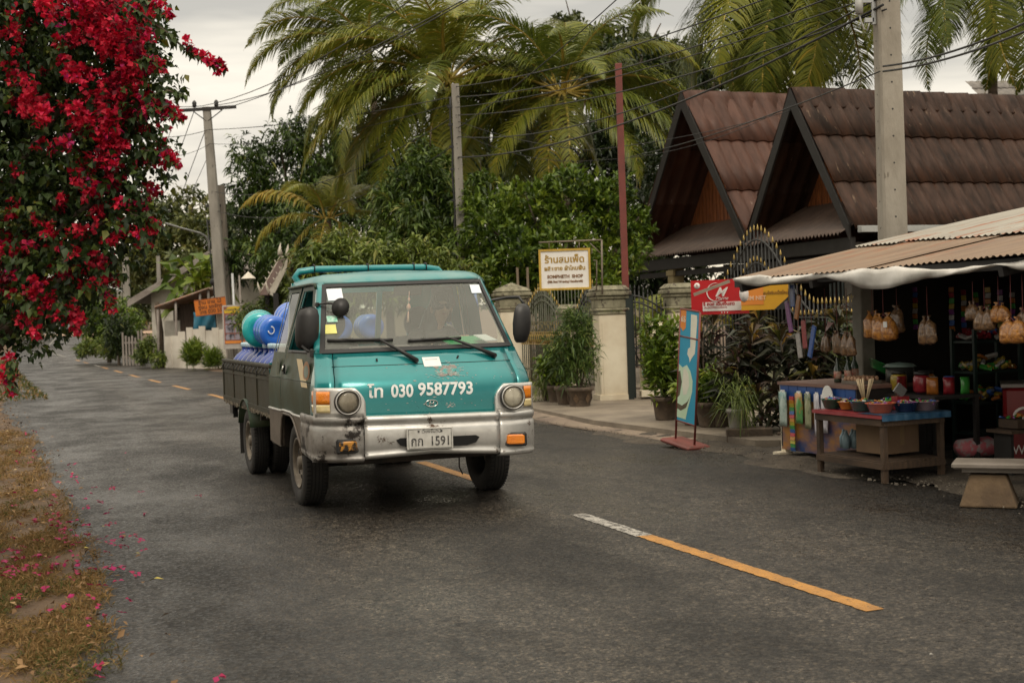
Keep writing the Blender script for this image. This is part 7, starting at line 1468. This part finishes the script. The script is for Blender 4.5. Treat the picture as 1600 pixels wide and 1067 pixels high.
# ================================================================ poles, wires, left-hand houses
M_POLE = mat('pole_concrete', (.34, .31, .26), (.23, .205, .165), scale=3, rough=.8, bump=.3, bscale=35, st=(1, 1, .35), speck=((.15, .13, .10), 9, .64))
M_POLE2 = mat('weathered_pole', (.33, .31, .27), (.20, .185, .16), scale=2, rough=.85, st=(1, 1, .3), speck=((.10, .09, .08), 6, .62))
M_WIRE = mat('black_cable', (.015, .015, .015), rough=.6); M_GST = mat('galvanised_steel', (.45, .46, .46), (.34, .35, .35), rough=.45, metal=.4)
def pole(label, x, y, h, w0, w1, m=M_POLE, holes=0, rz=0, lean=(0, 0)):
    t = thing('utility_pole', label, 'utility pole', (x, y, 0), rz); b = MB(); n = 10
    P = []
    for k in range(n + 1):
        f = k / n; w_ = w0 + (w1 - w0) * f; c_ = .10 * w_; cx, cy = lean[0] * f, lean[1] * f
        P.append([Vector((cx + a * w_ / 2, cy + b_ * w_ / 2, f * h)) for a, b_ in ((-.8, -1), (.8, -1), (1, -.8), (1, .8), (.8, 1), (-.8, 1), (-1, .8), (-1, -.8), (-.8, -1))])
    b.grid(P, smooth=False); b.add(P[-1][:8], [tuple(range(8))]); b.build('shaft', m, t)
    if holes:
        b = MB()
        for k in range(holes): z = 1.9 + k * (h - 2.2) / holes; f = z / h; w_ = w0 + (w1 - w0) * f; b.cyl((cx * 0 + lean[0] * f, -w_ / 2 - .002, z), (lean[0] * f, -w_ / 2 + .01, z), .011, n=8); b.cyl((-w_ / 2 - .002 + lean[0] * f, 0, z - .12), (-w_ / 2 + .01 + lean[0] * f, 0, z - .12), .011, n=8)
        b.build('bolt_holes', M_SEAL, t)
    return t
q = at(1393, 300, 14.9); PR = pole('thick concrete utility pole behind the stall roof', q.x, 14.9, 9.0, .30, .225, holes=22)
# bracket with conduit box near the top
b = MB(); z = 4.9; b.box((-.155, -.02, z), (.04, .05, .30)); b.box((-.23, -.02, z + .12), (.16, .04, .035)); b.box((-.21, -.02, z - .10), (.10, .05, .05)); b.build('bracket', M_GST, PR)
b = MB(); b.cyl((-.32, -.02, z - .02), (-.32, -.02, z + .16), .045, n=14); b.cyl((-.31, -.02, z + .16), (-.31, -.02, z + .9), .024, n=10); b.tube([(-.32, -.02, z - .02), (-.31, -.03, z - .10), (-.27, -.03, z - .20), (-.23, -.03, z - .22), (-.21, -.03, z - .12)], .010, 6); b.build('conduit_box', mat('grey_conduit', (.42, .42, .40), rough=.5), PR)
tp, bt = at(711, 132, 29), at(722, 425, 29); PM = pole('thin grey utility pole rising behind the truck roof', bt.x + .03, 29, tp.z, .22, .17, M_POLE2, holes=20, lean=(tp.x - bt.x - .03, 0))
b = MB(); f = lambda z_: (tp.x - bt.x - .03) * z_ / tp.z
for z_ in (2.6, 4.2, 4.9, 5.4, 5.9, 6.3): b.box((f(z_) - .13, -.03, z_), (.12, .10, .05))
b.tube([(f(z_) - .125 + .012 * sin(z_ * 5), -.05, z_) for z_ in lev(.2, tp.z - .3, 30)], .026, 6); b.tube([(f(z_) + .06 + .02 * sin(z_ * 3), -.13, z_) for z_ in lev(.2, 3.6, 16)], .010, 5); b.build('cable_run', M_WIRE, PM)
b = MB(); b.box((.10, -.02, 1.9), (.10, .12, .55)); b.box((-.20, 0, 1.75), (.18, .12, .35)); b.build('meter_box', mat('cream_box', (.5, .42, .24), (.4, .33, .2), rough=.6), PM)
tl, bl = at(323, 168, 47), at(352, 505, 47); PL_ = pole('tall leaning pole with crossarm on the left', bl.x, 47, tl.z, .46, .26, M_POLE2, lean=(tl.x - bl.x, 0))
b = MB(); cz = at(328, 171, 47).z; b.box((tl.x - bl.x + .05, -.12, cz), (2.1, .10, .11), Matrix.Rotation(R(-2), 3, 'Y')); b.tube([(tl.x - bl.x - .5, -.12, cz - .05), (tl.x - bl.x, -.12, cz - .45)], .02, 5); b.tube([(tl.x - bl.x + .6, -.12, cz - .05), (tl.x - bl.x + .05, -.12, cz - .45)], .02, 5); b.build('crossarm', M_TDK, PL_)
for dx in (-.42, .38):
    b = MB(); b.lathe([(.05, 0), (.09, .05), (.07, .10), (.09, .15), (.06, .22), (.001, .27)], (tl.x - bl.x + dx, -.12, cz + .06), 10); b.build('insulator', M_BLK, PL_)
t2, b2 = at(344, 290, 47.6), at(358, 505, 47.6); PS = pole('shorter wooden pole strapped beside the leaning crossarm pole', b2.x + .02, 47.6, t2.z, .30, .26, mat('grey_wood_pole', (.20, .175, .14), (.11, .095, .08), scale=3, rough=.9, st=(3, 3, .3)), lean=(t2.x - b2.x, 0))
b = MB()
for z_ in (3.2, 4.6, 5.4, 6.0): b.box((-.25 + (t2.x - b2.x) * z_ / t2.z, -.3, z_), (.55, .12, .10))
b.lathe([(.14, -.06), (.16, 0), (.14, .06), (.001, .06)], (-.42, -.42, 3.2), 14, Matrix.Rotation(pi / 2, 4, 'X')); b.tube([(-.35, -.4, .3), (-.45, -.42, 3.0), (-.6, -.4, 5.5)], .03, 5); b.build('cable_clamps', M_BLK, PS)
b = MB(); b.cyl((0, 0, 0), (-.05, 0, 3.4), .045, n=8); b.build('post', M_GST, loc=(at(368, 500, 45).x, 45, 0), label='thin pale steel tube standing right of the double pole', cat='post')
q0 = at(327, 395, 46); LA = thing('street_lamp', 'curved street lamp arm reaching over the road from the leaning pole', 'street lamp', q0); b = MB()
b.tube([at(x, y, Y_) - q0 for x, y, Y_ in ((327, 393, 46), (327, 380, 46), (322, 370, 45.8), (312, 364, 45.5), (285, 357, 44.8), (255, 348, 44), (236, 345, 43.5))], .035, 7); b.build('arm', M_GST, LA); b = MB(); e1, e2 = at(238, 345, 43.5) - q0, at(212, 338, 43) - q0; b.tube([e1, e1.lerp(e2, .4), e2], [.05, .13, .05], 10, flat=.5); b.build('lamp_head', mat('lamp_housing', (.4, .4, .4), rough=.4), LA)
for (px_, pyt, pyb, Y_, w_, lab_) in ((196, 402, 545, 72, .42, 'distant pole with lamp arm at the bend, nearer one'), (186, 440, 545, 85, .38, 'grey pole just left of the nearer bend pole'), (247, 400, 520, 62, .22, 'slim grey pole in front of the sloping tin roof'), (156, 445, 540, 110, .4, 'farthest pole at the bottom of the hill')):
    a_, c_ = at(px_, pyt, Y_), at(px_ + 4, pyb, Y_); pole(lab_, c_.x, Y_, a_.z, w_, w_ * .7, M_POLE2, lean=(a_.x - c_.x, 0))
for i, (pts_, Y_) in enumerate((([(195, 500), (190, 497), (175, 492), (160, 488)], 72), ([(183, 520), (182, 512), (170, 508), (157, 504)], 84))):
    q0 = at(*pts_[0], Y_); LA = thing('street_lamp', ('upper small lamp arm at the road bend', 'lower small lamp arm at the road bend')[i], 'street lamp', q0); b = MB(); b.tube([at(x, y - 42 * (1 - i) - 0, Y_) - q0 for x, y in pts_], .06, 6); b.build('arm', M_GST, LA); b = MB(); e1 = at(pts_[-1][0], pts_[-1][1] - 42 * (1 - i), Y_) - q0; b.box(e1, (.8, .3, .14)); b.build('lamp_head', M_GST, LA)
def wire(label, pts_, r=.012, sag=0, m=M_WIRE):
    P3 = [at(*p) if len(p) == 3 else Vector(p[:3]) for p in pts_]; out = []
    for a_, c_ in zip(P3, P3[1:]):
        for k in range(16): f_ = k / 16; v = a_.lerp(c_, f_); v.z -= sag * 4 * f_ * (1 - f_); out.append(v)
    out.append(P3[-1]); o0 = out[0].copy(); b = MB(); b.tube([v - o0 for v in out], r, 5); b.build('overhead_wire', m, loc=o0, label=label, cat='wire', group='overhead wires')
XR = 14.7
wire('highest wire from the left crossarm up over the palms', [(316, 166, 46.8), (1392, -640, XR)], .014, 1.1)
wire('second wire from the left crossarm over the palms', [(338, 165, 46.8), (1392, -430, XR)], .014, .8)
wire('third wire from the left crossarm over the palms', [(344, 172, 46.8), (1392, -400, XR)], .014, .5)
wire('wire leaving the crossarm towards the flowering bush', [(316, 166, 46.8), (180, 150, 60)], .014, .2)
wire('wire from the middle pole top to the thick pole top', [(713, 136, 28.9), (1385, -78, XR)], .011, .25)
wire('second wire between the middle pole and thick pole', [(713, 152, 28.9), (1385, -38, XR)], .011, .3)
wire('third wire between the middle pole and thick pole', [(714, 168, 28.9), (1385, -12, XR)], .009, .2)
wire('fourth wire between the middle pole and thick pole', [(716, 180, 28.9), (1385, 15, XR)], .011, .28)
wire('thick cable bundle sagging from middle pole to thick pole', [(716, 246, 28.9), (1380, 8, XR)], .016, .42)
wire('second thick cable just above the sagging bundle', [(716, 214, 28.9), (1380, -6, XR)], .011, .5)
wire('steep service wire crossing upward behind the red post', [(716, 200, 28.9), (985, -20, 20)], .010, .1)
wire('thin pair wire reaching the farther brown gable, upper one', [(716, 190, 28.9), (920, 235, 26), (1240, 172, 25.6)], .007, .1)
wire('thin pair wire reaching the farther brown gable, lower one', [(716, 205, 28.9), (940, 250, 26), (1245, 160, 25.6)], .006, .25)
wire('service wire crossing the nearer brown roof to the thick pole', [(985, 245, 27), (1375, 112, XR)], .009, .1)
wire('cable leaving the thick pole to the right, lower one', [(1380, 112, XR), (1620, 42, 11)], .012, .06)
wire('cable leaving the thick pole to the right, upper one', [(1380, 104, XR), (1640, 18, 11)], .012, .08)
wire('cable from the leaning pole across the mango tree to the middle pole', [(336, 300, 46.8), (713, 180, 28.9)], .011, .7)
wire('lower cable from the leaning pole across the mango tree', [(340, 330, 46.8), (714, 225, 28.9)], .011, .8)
wire('long horizontal wire left of the leaning pole, upper one', [(220, 212, 47), (326, 203, 46.8), (716, 150, 28.9)], .012, .15)
wire('long horizontal wire left of the leaning pole, lower one', [(220, 238, 47), (328, 225, 46.8), (716, 160, 28.9)], .009, .3)
wire('slanting stay wire nearest the leaning pole', [(324, 195, 46.9), (285, 300, 52)], .014); wire('slanting stay wire in the middle of three', [(304, 172, 46.9), (258, 300, 53)], .014); wire('slanting stay wire farthest left by the blossom', [(276, 175, 47), (236, 300, 55)], .012); wire('faint slanting wire right of the stays', [(327, 240, 46.9), (300, 300, 50)], .01)

# ---- white gabled house with tin roof
M_WH = mat('old_white_wall', (.60, .57, .50), (.42, .39, .33), scale=2, rough=.85); M_TIN = mat('grey_tin', (.30, .27, .24), (.18, .15, .13), scale=3, rough=.7, st=(.5, 2, 1)); M_RTIN = mat('rusty_tin', (.30, .14, .085), (.36, .28, .22), scale=2.5, rough=.7, st=(2, .4, 1))
M_BRD = mat('brown_boards', (.085, .060, .045), (.045, .033, .025), scale=4, rough=.9, st=(6, 6, .5))
ax_, el_ = at(335, 392, 55), at(207, 470, 55); t = thing('house', 'white gabled house under a grey sloping tin roof', 'house', (ax_.x, 55, 0)); az, ez, hw_ = ax_.z, el_.z, ax_.x - el_.x
b = MB(); b.add([(-hw_ + .8, 0, 0), (hw_ - .8, 0, 0), (hw_ - .8, 0, ez + .3), (0, 0, az - .35), (-hw_ + .8, 0, ez + .3), (-hw_ + .8, 7, 0), (hw_ - .8, 7, 0), (hw_ - .8, 7, ez + .3), (0, 7, az - .35), (-hw_ + .8, 7, ez + .3)], [(0, 1, 2, 3, 4), (9, 8, 7, 6, 5), (0, 5, 6, 1), (1, 6, 7, 2), (4, 9, 5, 0)]); b.build('wall', M_WH, t)
for s_ in (-1, 1):
    b = MB(); P = []
    for f_ in (0, 1): P.append([Vector((s_ * hw_ * f_, -.7 + 8 * k / 120, az + (ez - az) * f_ + .03 * sin(k * pi / 2))) for k in range(121)])
    b.grid(P); b.build('roof_slope', M_TIN, t, solid=.12)
    b = MB(); b.add([Vector((0, -.75, az)), Vector((s_ * hw_, -.75, ez)), Vector((s_ * hw_, -.75, ez - .28)), Vector((0, -.75, az - .28))] + [Vector((0, -.68, az)), Vector((s_ * hw_, -.68, ez)), Vector((s_ * hw_, -.68, ez - .28)), Vector((0, -.68, az - .28))], [(0, 1, 2, 3), (7, 6, 5, 4), (0, 4, 5, 1), (2, 6, 7, 3)]); b.build('bargeboard', M_TIN, t)
b = MB(); b.box((-1.35, -.05, at(287, 430, 55).z), (.35, .08, .35)); b.build('window', M_PAPER, t)
# lean-to porch
a_, c_ = at(328, 450, 49.5), at(243, 480, 49.5); t = thing('porch', 'brown boarded lean-to with rusty tin roof behind the white fence', 'shed', (c_.x, 49.5, 0)); w_ = a_.x - c_.x
b = MB(); P = []
for f_ in (0, 1): P.append([Vector((w_ * f_, -.2 + 3 * k / 60, c_.z + (a_.z - c_.z) * f_ + .03 * sin(k * pi / 2))) for k in range(61)])
b.grid(P); b.build('roof', M_RTIN, t, solid=.06)
b = MB(); b.box((1.15, .9, c_.z / 2 + .1), (.9, .08, c_.z + .0)); b.build('wall', M_BRD, t); b = MB(); b.box((w_ - .2, .9, c_.z / 2), (1.0, .08, c_.z + .3)); b.build('wall', M_BRD, t); b = MB(); b.box((w_ / 2, 2.6, c_.z / 2), (w_, .08, c_.z)); b.build('wall', M_BRD, t)
b = MB(); b.box((.4, 1.0, 1.1), (.7, .06, 1.5)); b.build('pale_wall', M_WH, t)
b = MB()
for x in (.05, .75, 1.7, w_ - .1): b.cyl((x, -.05, 0), (x + .05, -.05, c_.z + (a_.z - c_.z) * x / w_ - .05), .05, n=7)
b.build('posts', M_TIN, t)
p0_, p1_ = at(302, 488, 48.6), at(352, 518, 48.6); b = MB(); P = [[Vector((p0_.x + (p1_.x - p0_.x) * i / 16, 48.6 + .08 * sin(i * 1.1 + j), p0_.z + (p1_.z - p0_.z) * j / 5 * (1 + .12 * sin(i * .7)))) for i in range(17)] for j in range(6)]; b.grid(P); b.build('tarpaulin', mat('blue_tarpaulin', (.02, .17, .27), (.03, .10, .14), scale=2.5, rough=.5), label='blue tarpaulin hung under the porch behind the orange sign', cat='tarp', solid=.02)
# white fence of sheet panels, in two runs
M_WP = mat('off_white_sheet', (.72, .67, .58), (.58, .52, .44), scale=1.4, rough=.7, speck=((.2, .15, .11), 5, .66))
def wfence(label, px0, px1, ytop, Y0, Y1, n, jag):
    a_, c_ = at(px0, ytop[0], Y0), at(px1, ytop[1], Y1); t = thing('panel_fence', label, 'fence', (a_.x, a_.y, 0), atan2(c_.y - a_.y, c_.x - a_.x)); L_ = (Vector((c_.x, c_.y)) - Vector((a_.x, a_.y))).length; rr = random.Random(7)
    for k in range(n): h_ = a_.z + (c_.z - a_.z) * k / n + rr.uniform(-jag, jag); b = MB(); b.box((L_ * (k + .5) / n, .02 * (k % 2), h_ / 2), (L_ / n - .02, .03, h_)); b.build('panel', M_WP, t)
wfence('white sheet fence, shorter run beside the tree stump', 257, 289, (524, 517), 50, 48.6, 3, .10); wfence('white sheet fence, taller run behind the grassy clumps', 291, 352, (510, 514), 48.4, 46.2, 6, .12)
b = MB()
pg = thing('picket_gate', 'grey wooden picket gate beside the weedy shrubs', 'gate', (at(193, 558, 55).x, 55, 0), R(-20))
for k in range(7): h_ = (1.45, 1.3, 1.25, 1.3, 1.2, 1.5, 1.55)[k]; b = MB(); b.box((k * .16, 0, h_ / 2), (.085, .03, h_)); b.build('picket', M_TIN, pg)
for z in (.4, 1.0): b = MB(); b.box((.5, .03, z), (1.1, .03, .08)); b.build('rail', M_TIN, pg)
b = MB(); b.tube([(0, 0, 0), (.05, 0, 1.4), (-.05, 0, 2.6)], [.16, .13, .10], 9); b.build('tree_trunk', M_BARK, loc=(at(250, 560, 50.5).x, 50.5, 0), label='dark bare trunk standing at the end of the white fence', cat='tree trunk')
# orange sign, poster board
q = at(329, 479, 46.5); t = thing('sign_board', 'tilted orange sign with dark lettering on the leaning pole', 'sign', q, 0, rot=(0, R(-5), R(-4))); b = MB(); b.box((0, 0, 0), (1.16, .04, .60)); b.build('board', mat('orange_board', (.58, .17, .015), (.5, .13, .01), rough=.5), t)
b = MB()
for z in (-1, 1): b.box((0, -.022, z * .285), (1.16, .01, .03))
b.build('frame', mat('rust_frame', (.3, .08, .02), rough=.6), t)
M_OL = mat('dark_orange_ink', (.16, .05, .01), rough=.6)
for z, body in ((.17, 'ร้าน ขาย ไม้'), (.0, 'ซ่อม รถจักร'), (-.17, 'โทร 020 55')): text('lettering', body, .19, M_OL, t, smat((0, -.024, z), (1, 0, 0), (0, 0, 1)), .004, bold=.006)
q = at(366.5, 508, 44); t = thing('poster_board', 'framed poster with yellow heading and grey photographs', 'poster', q, R(2)); Wp, Hp = .80, 1.38
b = MB(); b.box((0, 0, 0), (Wp, .04, Hp)); b.box((0, 0, -Hp / 2 - .06), (Wp, .03, .12)); b.build('frame', mat('pale_frame', (.5, .46, .42), rough=.6), t)
b = MB(); b.box((0, -.023, .0), (Wp - .1, .01, Hp - .1)); PO_ = b.build('poster', mat('maroon_print', (.24, .07, .05), (.30, .12, .08), rough=.5), t)
b = MB(); b.prism([(-.33, .42), (.33, .42), (.33, .52), (.2, .62), (0, .65), (-.2, .62), (-.33, .52)], lambda a, c, d: Vector((a, -.034 + .004 * d, c)), 1); b.build('yellow_heading', mat('yellow_print', (.75, .50, .02), rough=.5), PO_)
text('heading_text', 'WATERFALL', .10, M_DK, PO_, smat((0, -.038, .54), (1, 0, 0), (0, 0, 1)), .001, bold=.003) if 0 else text('heading_text', 'น้ำตกตาดแก้ว', .11, M_DK, PO_, smat((0, -.038, .53), (1, 0, 0), (0, 0, 1)), .001, bold=.003)
M_PH = mat('grey_photo_print', (.30, .27, .32), (.03, .03, .04), scale=5, rough=.5, pos=(.42, .58))
for (x, z, w_, h_) in ((0, .20, .62, .30), (-.16, -.12, .30, .28), (.16, -.12, .30, .28), (-.16, -.40, .30, .20), (.16, -.40, .30, .20)): b = MB(); b.box((x, -.032, z), (w_, .006, h_)); b.build('photo_print', M_PH, PO_)
b = MB(); b.box((0, -.032, -.58), (.66, .006, .09)); b.build('orange_strip', M_ORG, PO_)
b = MB()
for x in (-.3, .3): b.box((x, .03, -Hp / 2 - .25), (.05, .04, .8))
b.build('stand_legs', M_TIN, t)
# ornate shrine roof with pale bargeboards
M_PB = mat('pale_carved_board', (.75, .70, .60), (.58, .53, .44), scale=4, rough=.7); t = thing('shrine_roof', 'small ornate gate roof with pale carved bargeboards and finials', 'roof', (at(430, 460, 39).x, 39, 0)); o0 = t.location
def L3(px_, py_, Y_): return at(px_, py_, Y_) - o0
for (a_, c_, Y_) in (((405, 458), (438, 398), 39.6), ((418, 458), (450, 400), 38.4)):
    b = MB(); p0_, p1_ = L3(*a_, Y_), L3(*c_, Y_); d_ = (p1_ - p0_).normalized(); n_ = Vector((d_.z, 0, -d_.x)); w_ = .13
    b.add([p0_, p1_, p1_ + n_ * w_, p0_ + n_ * w_ * 1.5] + [q_ + Vector((0, .06, 0)) for q_ in (p0_, p1_, p1_ + n_ * w_, p0_ + n_ * w_ * 1.5)], [(0, 1, 2, 3), (7, 6, 5, 4), (0, 4, 5, 1), (1, 5, 6, 2), (2, 6, 7, 3), (3, 7, 4, 0)]); b.build('bargeboard', M_PB, t)
    b = MB(); b.tube([p1_, p1_ + Vector((-.01, 0, .16)), p1_ + Vector((.02, 0, .36))], [.09, .05, .006], 7); b.tube([p0_ + Vector((.05, 0, 0)), p0_ + Vector((-.02, 0, .22)), p0_ + Vector((-.04, 0, .36))], [.05, .03, .004], 6)
    for k in range(5): q_ = p0_.lerp(p1_, .2 + k * .15); b.tube([q_, q_ + Vector((-.05, 0, .08))], [.03, .004], 5)
    b.build('finial', M_PB, t)
b = MB(); A0, A1, B0, B1 = L3(405, 461, 39.6), L3(438, 402, 39.6), L3(418, 461, 38.4), L3(450, 404, 38.4); b.add([A0, A1, B1, B0], [(0, 1, 2, 3)]); C0_, C1_ = A1 + Vector((.9, 0, -1.1)), B1 + Vector((.9, 0, -1.1)); b.add([A1, C0_, C1_, B1], [(0, 1, 2, 3)]); b.build('roof_panel', mat('roof_brown_dark', (.10, .05, .035), rough=.7), t, solid=.05)
b = MB(); 
for q_ in (A0, B0, C0_, C1_): b.box((q_.x + (.25 if q_ in (A0, B0) else -.2), q_.y, (q_.z + o0.z) / 2), (.14, .14, q_.z + .1))
b.build('posts', M_TDK, t)
b = MB(); b.lathe([(.25, -.12), (.24, -.1), (.02, .1), (.001, .12)], n=12); b.build('lamp_shade', M_PB, loc=at(388, 430, 42), label='small pale conical lampshade hanging among dark leaves', cat='lampshade'); 
for px_, Y_, yt, lab_ in ((377, 43, 430, 'thin grey stake rising behind the poster'), ):
    b = MB(); z_ = at(px_, yt, Y_).z; b.cyl((0, 0, 0), (-.03, 0, z_), .03, n=6); b.build('post', M_TIN, loc=(at(px_, 480, Y_).x, Y_, 0), label=lab_, cat='post')
